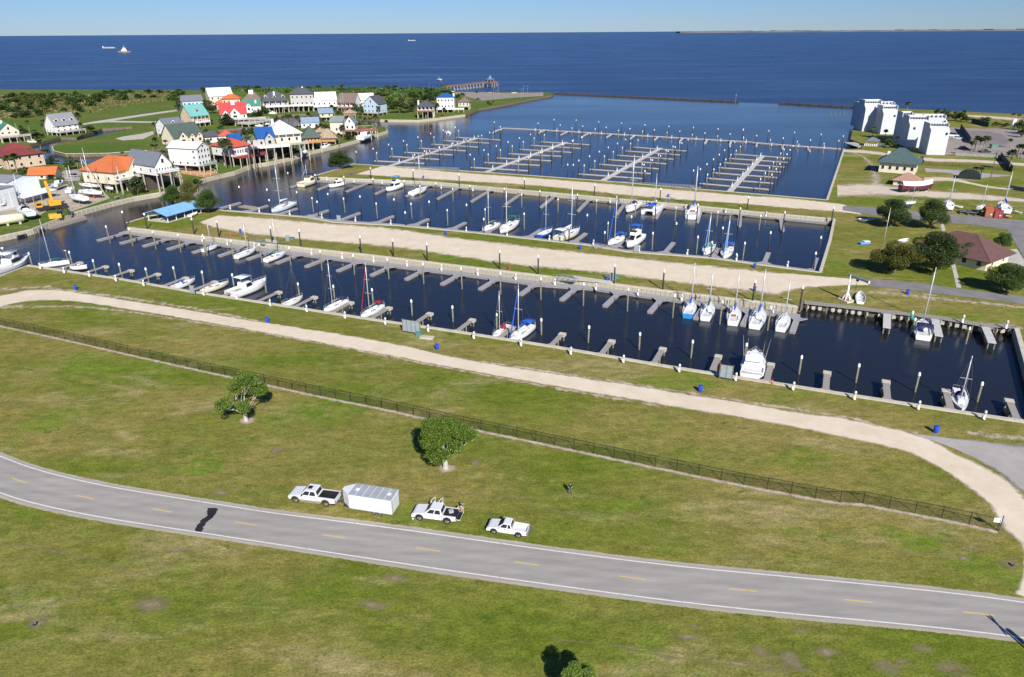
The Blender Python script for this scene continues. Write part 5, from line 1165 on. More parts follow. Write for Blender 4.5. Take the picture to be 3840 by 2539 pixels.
# ---- enclosed trailer
def trailer():
    A_ = at('H2', 622, 396); B_ = at('H2', 1002, 456); v = A_-B_; a = math.atan2(v.y, v.x); Lb = math.hypot(v.x, v.y); W = 2.45; H = 2.65; zf = .52
    nrm = Vector((-math.sin(a), math.cos(a), 0)); nrm = -nrm if nrm.y > 0 else nrm
    c = (A_+B_)/2-nrm*(W/2); sg = 1 if nrm.dot(Vector((-math.sin(a), math.cos(a), 0))) > 0 else -1
    t = thing('enclosed_trailer', 'long white enclosed cargo trailer with ribbed silver roof and pointed nose', 'trailer', (c.x, c.y, LAND), a)
    M_TW = mat('white_trailer_skin', (.68, .69, .7), .3, .03, .8); M_TR = mat('silver_trailer_roof', (.42, .45, .47), .45, .08, 1, metal=.2)
    x0, x1, xn = -Lb/2, Lb/2, Lb/2+1.25
    out = [(x0, -W/2), (x1, -W/2), (xn, -.25), (xn, .25), (x1, W/2), (x0, W/2)]
    MB().prism(out, zf, H).build('box', M_TW, t, bevel=.03)
    ro = [(x0+.03, -W/2+.06), (x1-.05, -W/2+.06), (x1-.05, W/2-.06), (x0+.03, W/2-.06)]
    roof = MB().prism(ro, H+.003, H+.05).build('roof', M_TR, t)
    n = 6
    for i in range(1, n): x = x0+(x1-x0)*i/n; MB().box(x-.03, x+.03, -W/2+.07, W/2-.07, H+.051, H+.075).build('roof_rib', M_TW, roof)
    for x in (x0+.75, x1-.8): MB().box(x-.22, x+.22, -.22, .22, H+.052, H+.14).build('roof_vent', M_WHITE, roof, bevel=.03)
    MB().prism([(x1-.02, -W/2+.08), (xn-.08, -.2), (xn-.08, .2), (x1-.02, W/2-.08)], H+.004, H+.06).build('nose_cap', M_TW, t)
    for s in (1, -1):
        MB().bar((x0, s*W/2, zf), (x1, s*W/2, zf), .08).bar((x0, s*W/2, H), (x1, s*W/2, H), .07).build('edge_trim', M_TR, t)
        MB().bar((x0+.01, s*(W/2-.02), zf), (x0+.01, s*(W/2-.02), H), .07).build('corner_post', M_TR, t)
        for x in (x0+.9, x0+3.9): MB().box(x-.2, x+.2, s*(W/2+.008)-.008, s*(W/2+.008)+.008, 1.35, 1.8).build('side_hatch', mat('off_white_hatch', (.72, .72, .72), .4, .02), t)
    MB().box(x0-.035, x0-.004, -W/2+.1, W/2-.1, zf+.05, H-.1).build('ramp_door', M_TW, t, bevel=.01)
    MB().box(x0-.05, x0-.036, -W/2+.1, -W/2+.16, zf, H-.1).box(x0-.05, x0-.036, W/2-.16, W/2-.1, zf, H-.1).build('door_trim', M_BLACKP, t)
    MB().box(x0+.1, xn-.2, -W/2+.3, W/2-.3, .38, zf-.003).build('frame', M_BLACKP, t)
    MB().bar((xn-.2, -.35, .48), (xn+1.25, 0, .48), .1).bar((xn-.2, .35, .48), (xn+1.25, 0, .48), .1).build('drawbar', M_BLACKP, t)
    MB().lathe([(.04, 0), (.04, .95)], 8, (xn+.7, 0, 0)).build('jack', M_ALU, t)
    for x in (x0+1.75, x0+2.6):
        for s in (1, -1): wheel(t, x, s*(W/2-.13), .34, .22, s)
    for s in (1, -1): MB().box(x0+1.25, x0+3.1, s*(W/2-.02)-.06, s*(W/2-.02)+.06, .72, .78).build('fender', M_TR, t)
trailer()
# ---- people: one continuous skinned body each, clothing and hair as children
def skin_obj(name, V, E_, m, parent, sub=2):
    me = bpy.data.meshes.new(name); me.from_pydata([v[0] for v in V], E_, []); me.materials.append(m)
    o = bpy.data.objects.new(name, me); link(o, parent)
    md = o.modifiers.new('skin', 'SKIN'); md.use_smooth_shade = True
    if not me.skin_vertices: 
        bm = bmesh.new(); bm.from_mesh(me); bm.verts.layers.skin.verify(); bm.to_mesh(me); bm.free()
    for i, v in enumerate(V):
        d = me.skin_vertices[0].data[i]; rr = v[1]; d.radius = rr if hasattr(rr, '__len__') else (rr, rr); d.use_root = (i == 0)
    sb = o.modifiers.new('sub', 'SUBSURF'); sb.levels = sub; sb.render_levels = sub
    return o
M_SKIN = mat('skin', (.52, .3, .2), .6, .06, 8); M_SKIN2 = mat('pale_skin', (.6, .38, .28), .6, .06, 8)
M_JEAN = mat('blue_denim', (.07, .12, .25), .9, .2, 9); M_TEE = mat('black_cotton', (.018, .016, .016), .9, .15, 6); M_KHAKI = mat('khaki_cotton', (.42, .34, .22), .9, .12, 6)
M_PLAID = mat('blue_grey_shirt', (.14, .18, .24), .9, .35, 14); M_BEIGE = mat('beige_shirt', (.55, .45, .34), .9, .12, 6); M_SHOE = mat('dark_shoe', (.03, .025, .02), .7, .1, 6); M_HAIR = mat('brown_hair', (.06, .035, .02), .8, .2, 20)
def person(label, p, rz, J, shirt, trousers, hair=True, sleeve=.55, skin=M_SKIN, long_sleeve=False):
    """J: joints in metres: pelvis, chest, neck, head, sh/el/wr l+r, hip/kn/an/toe l+r"""
    t = thing('person', label, 'person', p, rz)
    V = []; E_ = []; ix = {}
    def add(k, r, pos=None): ix[k] = len(V); V.append((pos or J[k], r)); return ix[k]
    def lk(*ks):
        for a, b in zip(ks, ks[1:]): E_.append((ix[a], ix[b]))
    lerp = lambda a, b, u: tuple(Vector(J[a]).lerp(Vector(J[b]), u))
    add('pelvis', (.15, .11)); add('waist', (.13, .095), lerp('pelvis', 'chest', .45)); add('chest', (.165, .11)); add('base', (.085, .07), lerp('chest', 'neck', .72)); add('neck', .055); 
    hd = Vector(J['head'])-Vector(J['neck']); add('jaw', (.066, .078), tuple(Vector(J['neck'])+hd*.45)); add('head', (.08, .095)); add('crown', (.055, .06), tuple(Vector(J['head'])+hd.normalized()*.1)); lk('pelvis', 'waist', 'chest', 'base', 'neck', 'jaw', 'head', 'crown')
    for s in 'lr':
        add('sh'+s, .062); add('el'+s, .045); add('wr'+s, .03); lk('chest', 'sh'+s, 'el'+s, 'wr'+s)
        w = Vector(J['wr'+s]); d = (w-Vector(J['el'+s])).normalized(); add('pm'+s, (.038, .022), tuple(w+d*.07)); lk('wr'+s, 'pm'+s)
        side = d.cross(Vector((0, 0, 1))); side = side.normalized() if side.length > .1 else Vector((1, 0, 0))
        for k, (o_, ln) in enumerate(((-.03, .075), (-.01, .085), (.01, .08), (.03, .062))):
            f0 = w+d*.1+side*o_; add('f%d%s' % (k, s), .0095, tuple(f0)); add('g%d%s' % (k, s), .008, tuple(f0+d*ln*.6+Vector((0, 0, -.03)))); lk('pm'+s, 'f%d%s' % (k, s), 'g%d%s' % (k, s))
        th = w+d*.04+side*.045; add('t'+s, .011, tuple(th)); add('u'+s, .009, tuple(th+d*.045+side*.01)); lk('wr'+s, 't'+s, 'u'+s)
        add('hip'+s, .088); add('kn'+s, .058); add('an'+s, .042); add('toe'+s, (.045, .03)); lk('pelvis', 'hip'+s, 'kn'+s, 'an'+s, 'toe'+s)
    body = skin_obj('body', V, E_, skin, t)
    def clothe(name, keys, links, grow, m):
        vv = [(k[1] if isinstance(k, tuple) else V[ix[k]][0], (lambda r: tuple(x+grow for x in r) if hasattr(r, '__len__') else r+grow)(k[2] if isinstance(k, tuple) else V[ix[k]][1])) for k in keys]
        nm = [k[0] if isinstance(k, tuple) else k for k in keys]; ee = []
        for c in links:
            for a, b in zip(c, c[1:]): ee.append((nm.index(a), nm.index(b)))
        return skin_obj(name, vv, ee, m, t)
    mid_ = lambda a, b, u: tuple(Vector(V[ix[a]][0]).lerp(Vector(V[ix[b]][0]), u))
    clothe('trousers', ['pelvis', 'waist', 'hipl', 'knl', ('al', mid_('knl', 'anl', .92), .052), 'hipr', 'knr', ('ar', mid_('knr', 'anr', .92), .052)], [('waist', 'pelvis', 'hipl', 'knl', 'al'), ('pelvis', 'hipr', 'knr', 'ar')], .018, trousers)
    u = 1.85 if long_sleeve else .75
    ks = ['chest', 'waist', ('hem', mid_('pelvis', 'waist', .15), (.155, .115)), 'base', 'shl', 'shr']; ln = [('base', 'chest', 'waist', 'hem')]
    for s in 'lr':
        if long_sleeve: ks += ['el'+s, ('c'+s, mid_('el'+s, 'wr'+s, .9), .036)]; ln.append(('chest', 'sh'+s, 'el'+s, 'c'+s))
        else: ks += [('c'+s, mid_('sh'+s, 'el'+s, .75), .06)]; ln.append(('chest', 'sh'+s, 'c'+s))
    clothe('shirt', ks, ln, .02, shirt)
    for s in 'lr': clothe('shoe', ['an'+s, 'toe'+s], [('an'+s, 'toe'+s)], .014, M_SHOE)
    H_ = Vector(J['head']); n = hd.normalized(); fwd = Vector(J.get('face', (0, -1, 0))).normalized(); sd_ = n.cross(fwd).normalized()
    nose = MB().ball(tuple(H_+fwd*.105-n*.025), .016, 6, 4, (1, 1.2, 1.4)).build('nose', skin, body, True)
    for s in (1, -1):
        MB().ball(tuple(H_+fwd*.09+sd_*s*.033+n*.01), .011, 6, 4).build('eye', M_BLACKP, body, True); MB().ball(tuple(H_+sd_*s*.085-n*.015), .024, 6, 4, (.5, 1, 1.3)).build('ear', skin, body, True)
    MB().ball(tuple(H_+fwd*.098-n*.06), .02, 6, 4, (1.3, .5, .35)).build('mouth', mat('lips', (.3, .1, .08), .6, 0), body, True)
    if hair: MB().ball(tuple(H_+n*.055-fwd*.018), .1, 12, 8, (.92, 1.08, .82)).build('hair', M_HAIR, t, True)
    return t
def stand(arm='hold', spread=.14, lean=0.0):
    J = {'pelvis': (0, 0, .95), 'chest': (0, lean*.4, 1.36), 'neck': (0, lean*.5, 1.53), 'head': (0, lean*.55-.01, 1.68)}
    for s, k in (('l', 1), ('r', -1)):
        J['sh'+s] = (k*.2, lean*.45, 1.42); J['hip'+s] = (k*.1, 0, .9); J['kn'+s] = (k*(.1+spread*.5), -.03, .5); J['an'+s] = (k*(.1+spread), .02, .09); J['toe'+s] = (k*(.12+spread*1.15), -.13, .045)
        if arm == 'hold': J['el'+s] = (k*.29, .02+lean*.4, 1.14); J['wr'+s] = (k*.12, -.22, 1.13)
        elif arm == 'down': J['el'+s] = (k*.27, .03, 1.13); J['wr'+s] = (k*.25, -.08, .9)
    return J
p = at('H5', 1066, 458)
person('person in black tee and jeans standing alone in the grass holding a controller', p, yaw_to_cam(p)+.1, stand('hold', .1), M_TEE, M_JEAN, hair=True)
t = thing('remote_controller', 'small dark controller in the hands of the lone person', 'controller', (p.x, p.y, LAND+1.1), yaw_to_cam(p)+.1)
MB().box(-.12, .12, -.34, -.24, 0, .05).build('case', M_BLACKP, t, bevel=.01); MB().bar((-.05, -.29, .05), (-.05, -.29, .11), .02).bar((.05, -.29, .05), (.05, -.29, .11), .02).build('stick', M_ALU, t)
p = at('H2', 1628, 416)
person('person in blue-grey shirt and khaki trousers standing behind the lowered tailgate', p, yaw_to_cam(p)-1.1, stand('down', .04), M_PLAID, M_KHAKI, skin=M_SKIN2)
# second helper leans over the bed from the far side
J = {'pelvis': (0, .28, .95), 'chest': (0, -.1, 1.22), 'neck': (0, -.28, 1.32), 'head': (0, -.4, 1.4), 'face': (0, -.8, -.6)}
for s, k in (('l', 1), ('r', -1)):
    J['sh'+s] = (k*.2, -.13, 1.27); J['el'+s] = (k*.3, -.28, 1.06); J['wr'+s] = (k*.2, -.48, .98); J['hip'+s] = (k*.1, .28, .9); J['kn'+s] = (k*.12, .2, .5); J['an'+s] = (k*.14, .3, .09); J['toe'+s] = (k*.15, .15, .045)
q = tr2.matrix_basis @ Vector((d2['x0']+.1, -d2['sgn']*1.45, 0)); q.z = LAND
person('person in beige shirt leaning over the far side of the pickup bed', q, yaw_to_cam(q), J, M_BEIGE, M_KHAKI, long_sleeve=True)
# ---- chain-link fence across the field
M_FENCE = mat('black_fence_steel', (.012, .012, .012), .6, .1, 4)
def mesh_mat():
    m = bpy.data.materials.new('chain_link_mesh'); m.use_nodes = True; nt = m.node_tree; b = nt.nodes['Principled BSDF']; b.inputs['Base Color'].default_value = (.012, .012, .012, 1); b.inputs['Roughness'].default_value = .6
    t = node(nt, 'ShaderNodeBsdfTransparent'); mx = node(nt, 'ShaderNodeMixShader'); mx.inputs[0].default_value = .24
    nt.links.new(t.outputs[0], mx.inputs[1]); nt.links.new(b.outputs[0], mx.inputs[2]); nt.links.new(mx.outputs[0], nt.nodes['Material Output'].inputs[0]); return m
M_LINK = mesh_mat()
fl = line('N -60,1196 | H4 0,580 75,590 415,662 885,768 1370,880 1850,985 | H1 125,225 760,362 1290,478 2035,627 | V 1060,985 1283,1031 1515,1080 1720,1122 1940,1163 | H6 165,535 685,640 1240,740 1790,868', LAND)
def fence():
    t = thing('chain_link_fence', 'long black chain-link fence across the field before the near sand track', 'fence')
    L = sum((b-a).length for a, b in zip(fl, fl[1:])); n = round(L/3.05); c = arc(fl, n); Hh = 1.8
    post = MB().lathe([(.045, 0), (.045, Hh+.05), (.02, Hh+.1)], 8).mesh('post', M_FENCE)
    for i, p in enumerate(c):
        put('post', post, t, (p.x, p.y, LAND))
        if i < n:
            q = c[i+1]
            MB().bar((p.x, p.y, LAND+Hh), (q.x, q.y, LAND+Hh), .05).build('top_rail', M_FENCE, t)
            MB().add([(p.x, p.y, LAND+.03), (q.x, q.y, LAND+.03), (q.x, q.y, LAND+Hh), (p.x, p.y, LAND+Hh)], [(0, 1, 2, 3)]).build('mesh_panel', M_LINK, t)
    return c
fc = fence()
# pale worn strip under the fence
M_WORN = ragged_mat('worn_fence_strip', (.52, .45, .36), (.34, .26, .17), 1.3, 1.1, edge=.5, soft=.3, fine=9)
def offset_line(pts, d):
    out = []
    for i, p in enumerate(pts):
        v = (pts[min(i+1, len(pts)-1)]-pts[max(i-1, 0)]).normalized(); out.append(p+Vector((v.y, -v.x, 0))*d)
    return out
band('bare_strip', offset_line(fc, 1.0), offset_line(fc, -.25), LAND+.02, M_WORN, 160, 8, sm=0, over=1.15)
# fence end: sign on a post
t = thing('gate_sign', 'blank white sign on the blue end post of the fence', 'sign', at('H6', 1812, 870), -.2)
MB().lathe([(.07, 0), (.07, 2.3)], 8).build('post', mat('blue_grey_post', (.08, .12, .2), .6, .1), t); MB().box(-.95, -.12, -.03, .03, 1.25, 1.9).build('plate', M_WHITE, t)
# ================================================================== houses
def rmat(n, c, v=.1): return mat(n, c, .75, v, .8)
RF = {'grey': rmat('grey_shingle', (.24, .25, .27)), 'slate': rmat('slate_blue_shingle', (.15, .17, .2)), 'dark': rmat('charcoal_shingle', (.075, .078, .09)), 'green': rmat('dark_green_roofing', (.07, .1, .085)), 'teal': rmat('turquoise_metal_roof', (.15, .4, .37)),
      'orange': rmat('orange_tile_roof', (.5, .14, .045)), 'red': rmat('red_roofing', (.5, .09, .05)), 'maroon': rmat('maroon_roofing', (.22, .045, .04)), 'white': rmat('white_metal_roof', (.66, .65, .64), .04), 'blue': rmat('blue_metal_roof', (.012, .085, .29)),
      'brown': rmat('brown_shingle', (.17, .125, .105)), 'scarlet': rmat('bright_red_metal_roof', (.45, .05, .05)), 'gsage': rmat('sage_shingle', (.2, .24, .22)), 'emer': rmat('emerald_metal_roof', (.05, .2, .14)), 'thatch': rmat('palm_thatch', (.33, .25, .17), .25),
      'bgrey': rmat('blue_grey_metal_roof', (.2, .27, .36)), 'tan': rmat('tan_shingle', (.36, .22, .16)), 'egreen': rmat('spruce_metal_roof', (.06, .1, .1)), 'sky': rmat('pale_blue_roof', (.2, .42, .66)), 'ebrown': rmat('chestnut_shingle', (.125, .062, .055))}
WL = {'white': mat('white_siding', (.7, .69, .66), .6, .04, .6), 'cream': mat('cream_stucco', (.68, .6, .45), .8, .06, .5), 'tan': mat('tan_stucco', (.56, .42, .3), .8, .08, .5), 'blue': mat('pale_blue_siding', (.42, .53, .62), .7, .05, .6), 'grey': mat('grey_siding', (.42, .4, .37), .7, .07, .6),
      'pink': mat('pink_stucco', (.62, .42, .33), .8, .08, .5), 'beige': mat('beige_siding', (.6, .54, .45), .7, .06, .6), 'steel': mat('pale_steel_cladding', (.74, .79, .82), .5, .05, .5), 'brown': mat('brown_timber_wall', (.3, .16, .08), .8, .15, 1), 'ochre': mat('ochre_timber', (.5, .27, .1), .8, .15, 1)}
M_FRAMEW = mat('white_window_frame', (.75, .75, .73), .5, 0); M_PANE = mat('dark_window_pane', (.02, .025, .03), .08, 0); M_TPOST = mat('pale_timber_post', (.5, .45, .36), .85, .15, 2); M_DECKW = mat('white_deck_rail', (.74, .73, .7), .6, .05, 1)  # frames, panes, plain pale post timber, rails
DECKM = {'white': M_DECKW, 'brown': mat('red_brown_deck', (.27, .11, .07), .8, .15, 1), 'green': mat('grey_green_deck', (.35, .42, .36), .8, .1, 1), 'red': mat('maroon_deck', (.3, .06, .06), .8, .12, 1), 'grey': mat('grey_deck', (.42, .4, .36), .8, .12, 1), 'ochre': WL['ochre']}
M_WIN_F = MB().box(-.5, .5, -.06, .0, 0, 1).mesh('window', M_FRAMEW); M_WIN_P = MB().box(-.41, .41, -.075, -.061, .07, .93).mesh('pane', M_PANE); M_POSTU = MB().box(-.5, .5, -.5, .5, 0, 1).mesh('post', M_TPOST)
POSTC = {}
def postm(m):
    if m.name not in POSTC: POSTC[m.name] = MB().box(-.5, .5, -.5, .5, 0, 1).mesh('post', m)
    return POSTC[m.name]
def window(t, x, y, z, w, h, rz=0):
    o = put('window', M_WIN_F, t, (x, y, z), rz, (w, 1, h)); put('pane', M_WIN_P, o)
def roof_mesh(w, d, z0, z1, kind, ov, th=.18):
    W, D = w/2+ov, d/2+ov; mb = MB(); zo = z0-ov*(z1-z0)/(d/2 if kind != 'gy' else w/2)*.6
    def slab(q):                                        # thick quad
        q = [Vector(p) for p in q]; n = (q[1]-q[0]).cross(q[2]-q[0]).normalized()
        if n.z < 0: q.reverse(); n = -n
        k = len(q); mb.add([p+n*th for p in q]+q, [tuple(range(k)), tuple(range(2*k-1, k-1, -1))]+[(i, i+k, (i+1) % k+k, (i+1) % k) for i in range(k)])
    if kind == 'gx': slab([(-W, -D, zo), (W, -D, zo), (W, 0, z1), (-W, 0, z1)]); slab([(W, D, zo), (-W, D, zo), (-W, 0, z1), (W, 0, z1)])
    elif kind == 'gy': slab([(-W, -D, zo), (-W, D, zo), (0, D, z1), (0, -D, z1)]); slab([(W, D, zo), (W, -D, zo), (0, -D, z1), (0, D, z1)])
    elif kind == 'hip':
        r = max(.3, W-D) if W > D else .3; ry = max(.3, D-W) if D > W else .3
        a, b = ((-r, 0, z1), (r, 0, z1)) if W >= D else ((0, -ry, z1), (0, ry, z1))
        if W >= D:
            slab([(-W, -D, zo), (W, -D, zo), b, a]); slab([(W, D, zo), (-W, D, zo), a, b]); slab([(-W, D, zo), (-W, -D, zo), a]); slab([(W, -D, zo), (W, D, zo), b])
        else:
            slab([(-W, -D, zo), (W, -D, zo), a]); slab([(W, D, zo), (-W, D, zo), b]); slab([(-W, D, zo), (-W, -D, zo), a, b]); slab([(W, -D, zo), (W, D, zo), b, a])
    elif kind == 'flat': mb.box(-W, W, -D, D, z0, z0+.3)
    elif kind == 'shed': slab([(-W, -D, z0), (W, -D, z0), (W, D, z1), (-W, D, z1)])
    return mb
def house(label, f, cx, by, wpx, d, stilt, eave, ridge, yaw=0, roof='gx', wall='white', rc='grey', rows=1, cols=3, side_cols=2, deck=None, dormers=0, dorm_c=None, chimney=None, over=.5, name='house', cat='house', porch=0, front_gable=None, posts=3, corner=None, absyaw=None, tower=None, group='houses along the canals'):
    q = nat(f, cx, by); cx += (1961-q[0])/(7487-q[1])*ridge*.6     # upright lines lean in the photo: move from mid height to the foot
    p = at(f, cx, by); k = ppm(p)*ZF[f][2]; ya = (math.radians(absyaw) if absyaw is not None else yaw_to_cam(p)+math.radians(yaw))
    cy = max(.35, math.cos(math.radians(yaw))); w = wpx/k/cy; st, ev, rg = stilt/k, eave/k, ridge/k
    back = Vector((-math.sin(ya), math.cos(ya), 0)); c = p+back*(d/2)
    t = thing(name, label, cat, (c.x, c.y, LAND), ya, group); wm = WL[wall]
    # walls with gables
    if roof == 'gx': body = MB().add([(x, y, z) for x in (-w/2, w/2) for y, z in ((-d/2, st), (-d/2, ev), (0, rg-.05), (d/2, ev), (d/2, st))], [(4, 3, 2, 1, 0), (5, 6, 7, 8, 9), (0, 1, 6, 5), (8, 3, 4, 9), (0, 5, 9, 4)])
    elif roof == 'gy': body = MB().add([(x, y, z) for y in (-d/2, d/2) for x, z in ((-w/2, st), (-w/2, ev), (0, rg-.05), (w/2, ev), (w/2, st))], [(0, 1, 2, 3, 4), (9, 8, 7, 6, 5), (5, 6, 1, 0), (4, 3, 8, 9), (5, 0, 4, 9)])
    else: body = MB().box(-w/2, w/2, -d/2, d/2, st, ev+.02)
    wb = body.build('wall', wm, t)
    rf = roof_mesh(w, d, ev, rg, roof, over).build('roof', RF[rc], t)
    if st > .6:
        pm = postm(M_TPOST); nx = max(2, int(w/4)+1)
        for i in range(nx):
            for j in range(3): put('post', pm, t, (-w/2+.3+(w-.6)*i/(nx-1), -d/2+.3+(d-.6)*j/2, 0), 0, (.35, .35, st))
        MB().box(-w*.28, w*.28, -d*.1, d*.42, .02, st-.002).build('enclosure', mat('painted_underhouse_shade', (.07, .06, .05), .9, .2, 1), t)  # shade under the house painted in: box coloured near-black
    # windows front and sides
    hs = (ev-st)/max(1, rows)
    for r in range(rows):
        z = st+hs*r+hs*.28
        for i in range(cols): window(t, -w/2+w*(i+.5)/cols, -d/2, z, min(1.3, w/cols*.5), min(1.7, hs*.5))
        for i in range(side_cols if r == 0 else 1):
            y = -d/2+d*(i+.5)/side_cols; window(t, -w/2, y, z, min(1.0, d/side_cols*.3), min(1.4, hs*.4), -math.pi/2); window(t, w/2, y, z, min(1.0, d/side_cols*.3), min(1.4, hs*.4), math.pi/2)
    if roof == 'gy' and rg-ev > 2: window(t, 0, -d/2, ev+(rg-ev)*.12, 1.2, (rg-ev)*.4)
    # dormers
    if dormers:
        dm = RF[dorm_c] if dorm_c else RF[rc]; hh = (rg-ev)
        for i in range(dormers):
            x = -w/2+w*(i+.5)/dormers; dw = min(2.4, w/dormers*.55); y0 = -d/2*.72; zb = ev+hh*.2; ze = zb+hh*.33; zt_ = ze+dw*.42
            b = MB().add([(x+sx*dw/2, y, z) for y in (y0, -.2) for sx, z in ((-1, zb), (-1, ze), (1, ze), (1, zb))]+[(x, y0, zt_), (x, -.2, zt_)], [(0, 1, 8, 2, 3), (4, 5, 1, 0), (3, 2, 6, 7), (7, 6, 9, 5, 4)]).build('dormer', WL['white'] if wall == 'white' else wm, rf)
            MB().add([(x-dw/2-.15, y0-.2, ze-.1), (x, y0-.2, zt_+.03), (x, -.1, zt_+.03), (x-dw/2-.15, -.1, ze-.1), (x+dw/2+.15, y0-.2, ze-.1), (x+dw/2+.15, -.1, ze-.1)], [(0, 1, 2, 3), (1, 4, 5, 2)]).build('dormer_roof', dm, rf)
            put('dormer_window', M_WIN_P, rf, (x, y0+.03, zb+.1), 0, (dw*.7, 1, (ze-zb)))
    if front_gable:                                     # cross gables standing in front of the main roof
        for gx, gw, gd in front_gable:
            x = gx*w/2; g = gw*w/2; z2 = min(rg-.1, ev+g*1.15); y0 = -d/2-gd
            MB().add([(x+sx, y, z) for y in (y0, 0) for sx, z in ((-g, st), (-g, ev), (0, z2), (g, ev), (g, st))], [(0, 1, 2, 3, 4), (5, 6, 1, 0), (4, 3, 8, 9)]).build('gable_wing', wm, t)
            MB().add([(x-g-.35, y0-.35, ev-.35), (x, y0-.35, z2+.06), (x, 0, z2+.06), (x-g-.35, 0, ev-.35), (x+g+.35, y0-.35, ev-.35), (x+g+.35, 0, ev-.35)], [(0, 1, 2, 3), (1, 4, 5, 2)]).build('gable_roof', RF[rc], rf)
            window(t, x, y0, st+(ev-st)*.35, g*.9, (ev-st)*.45); window(t, x, y0, ev+.1, g*.5, (z2-ev)*.45)
    if chimney: MB().box(chimney[0]*w/2-.6, chimney[0]*w/2+.6, chimney[1]*d/2-.5, chimney[1]*d/2+.5, ev, rg+chimney[2]).build('chimney', WL['white'], rf)
    if tower: MB().box(tower[0]*w/2-tower[1], tower[0]*w/2+tower[1], -d*.2, d*.2, rg-1.5, rg+tower[2]).build('cupola', WL['white'], rf)
    if deck:                                            # platform before the front, with posts and rail
        dm = DECKM[deck[0]]; dd = deck[1]; zd = deck[2]/k if len(deck) > 2 else st; ex = deck[3] if len(deck) > 3 else 0; y1 = -d/2-.003; y0 = y1-dd; xa, xb = -w/2-max(0, -ex), w/2+max(0, ex)
        dk = MB().box(xa, xb, y0, y1, zd-.35, zd-.02).build('deck', dm, t)
        mb = MB().bar((xa, y0+.06, zd+1), (xb, y0+.06, zd+1), .12)
        n = max(6, int((xb-xa)/.9))
        for i in range(n+1): mb.bar((xa+(xb-xa)*i/n, y0+.06, zd-.02), (xa+(xb-xa)*i/n, y0+.06, zd+1), .12)
        for x in (xa+.06, xb-.06): mb.bar((x, y0, zd+1), (x, y1, zd+1), .12)
        mb.bar((xa, y0+.06, zd+.45), (xb, y0+.06, zd+.45), .3, .5).build('rail', dm, dk)
        pm = postm(M_TPOST); nx = max(2, int((xb-xa)/3.6)+1)
        for i in range(nx): put('post', pm, t, (xa+.25+(xb-xa-.5)*i/(nx-1), y0+.3, -1.6), 0, (.32, .32, zd+1.2))
    if porch:
        pm = postm(M_DECKW)
        for i in range(5): put('column', pm, t, (-w/2+.3+(w-.6)*i/4, -d/2-1.8, st), 0, (.28, .28, ev-st-.3))
        MB().box(-w/2-.4, w/2+.4, -d/2-2.2, -d/2-.003, ev-.45, ev-.2).build('porch_roof', RF[rc], rf)
    HOUSES.append((label, c)); return t
HOUSES = []
# back rows and the left edge
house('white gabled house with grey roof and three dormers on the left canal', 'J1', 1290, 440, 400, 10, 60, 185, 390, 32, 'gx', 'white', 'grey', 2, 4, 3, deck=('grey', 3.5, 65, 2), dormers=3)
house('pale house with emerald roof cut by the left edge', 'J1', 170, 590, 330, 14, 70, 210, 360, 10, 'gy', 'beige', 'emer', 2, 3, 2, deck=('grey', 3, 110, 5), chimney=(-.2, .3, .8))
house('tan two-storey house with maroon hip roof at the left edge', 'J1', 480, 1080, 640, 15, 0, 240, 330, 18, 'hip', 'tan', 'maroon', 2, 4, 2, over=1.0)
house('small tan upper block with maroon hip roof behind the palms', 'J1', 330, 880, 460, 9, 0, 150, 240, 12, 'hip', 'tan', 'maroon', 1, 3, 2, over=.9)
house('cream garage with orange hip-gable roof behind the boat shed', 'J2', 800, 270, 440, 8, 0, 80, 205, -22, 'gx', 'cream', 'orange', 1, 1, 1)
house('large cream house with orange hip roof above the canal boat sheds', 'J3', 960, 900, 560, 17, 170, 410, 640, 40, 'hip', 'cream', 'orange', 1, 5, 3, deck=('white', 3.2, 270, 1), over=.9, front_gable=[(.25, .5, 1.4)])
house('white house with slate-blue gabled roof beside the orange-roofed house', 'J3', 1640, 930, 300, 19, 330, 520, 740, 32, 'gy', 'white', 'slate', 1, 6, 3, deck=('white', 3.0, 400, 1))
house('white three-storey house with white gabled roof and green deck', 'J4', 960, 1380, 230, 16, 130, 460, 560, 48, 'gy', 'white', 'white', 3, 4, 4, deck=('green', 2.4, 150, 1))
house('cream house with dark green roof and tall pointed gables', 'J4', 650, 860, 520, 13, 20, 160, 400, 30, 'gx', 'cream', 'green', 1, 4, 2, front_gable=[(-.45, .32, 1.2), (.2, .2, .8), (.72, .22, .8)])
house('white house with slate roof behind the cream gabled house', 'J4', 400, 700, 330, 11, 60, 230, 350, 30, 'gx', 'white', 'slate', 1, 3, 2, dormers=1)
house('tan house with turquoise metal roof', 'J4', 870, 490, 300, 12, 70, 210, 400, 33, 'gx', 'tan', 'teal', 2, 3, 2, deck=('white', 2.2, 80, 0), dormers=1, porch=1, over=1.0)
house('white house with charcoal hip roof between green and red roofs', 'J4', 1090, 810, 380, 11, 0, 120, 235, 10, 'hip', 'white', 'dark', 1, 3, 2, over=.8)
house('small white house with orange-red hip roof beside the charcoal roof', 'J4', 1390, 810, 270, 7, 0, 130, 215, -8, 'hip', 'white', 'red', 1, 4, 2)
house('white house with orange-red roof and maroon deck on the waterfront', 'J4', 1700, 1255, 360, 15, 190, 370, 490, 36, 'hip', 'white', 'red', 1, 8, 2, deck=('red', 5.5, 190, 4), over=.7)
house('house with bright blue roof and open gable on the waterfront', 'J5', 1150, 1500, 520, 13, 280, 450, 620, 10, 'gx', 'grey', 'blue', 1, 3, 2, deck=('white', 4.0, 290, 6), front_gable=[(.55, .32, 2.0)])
house('blue-roofed low wing left of the waterfront gable house', 'J5', 720, 1330, 330, 10, 100, 250, 350, 8, 'gx', 'white', 'blue', 1, 3, 2)
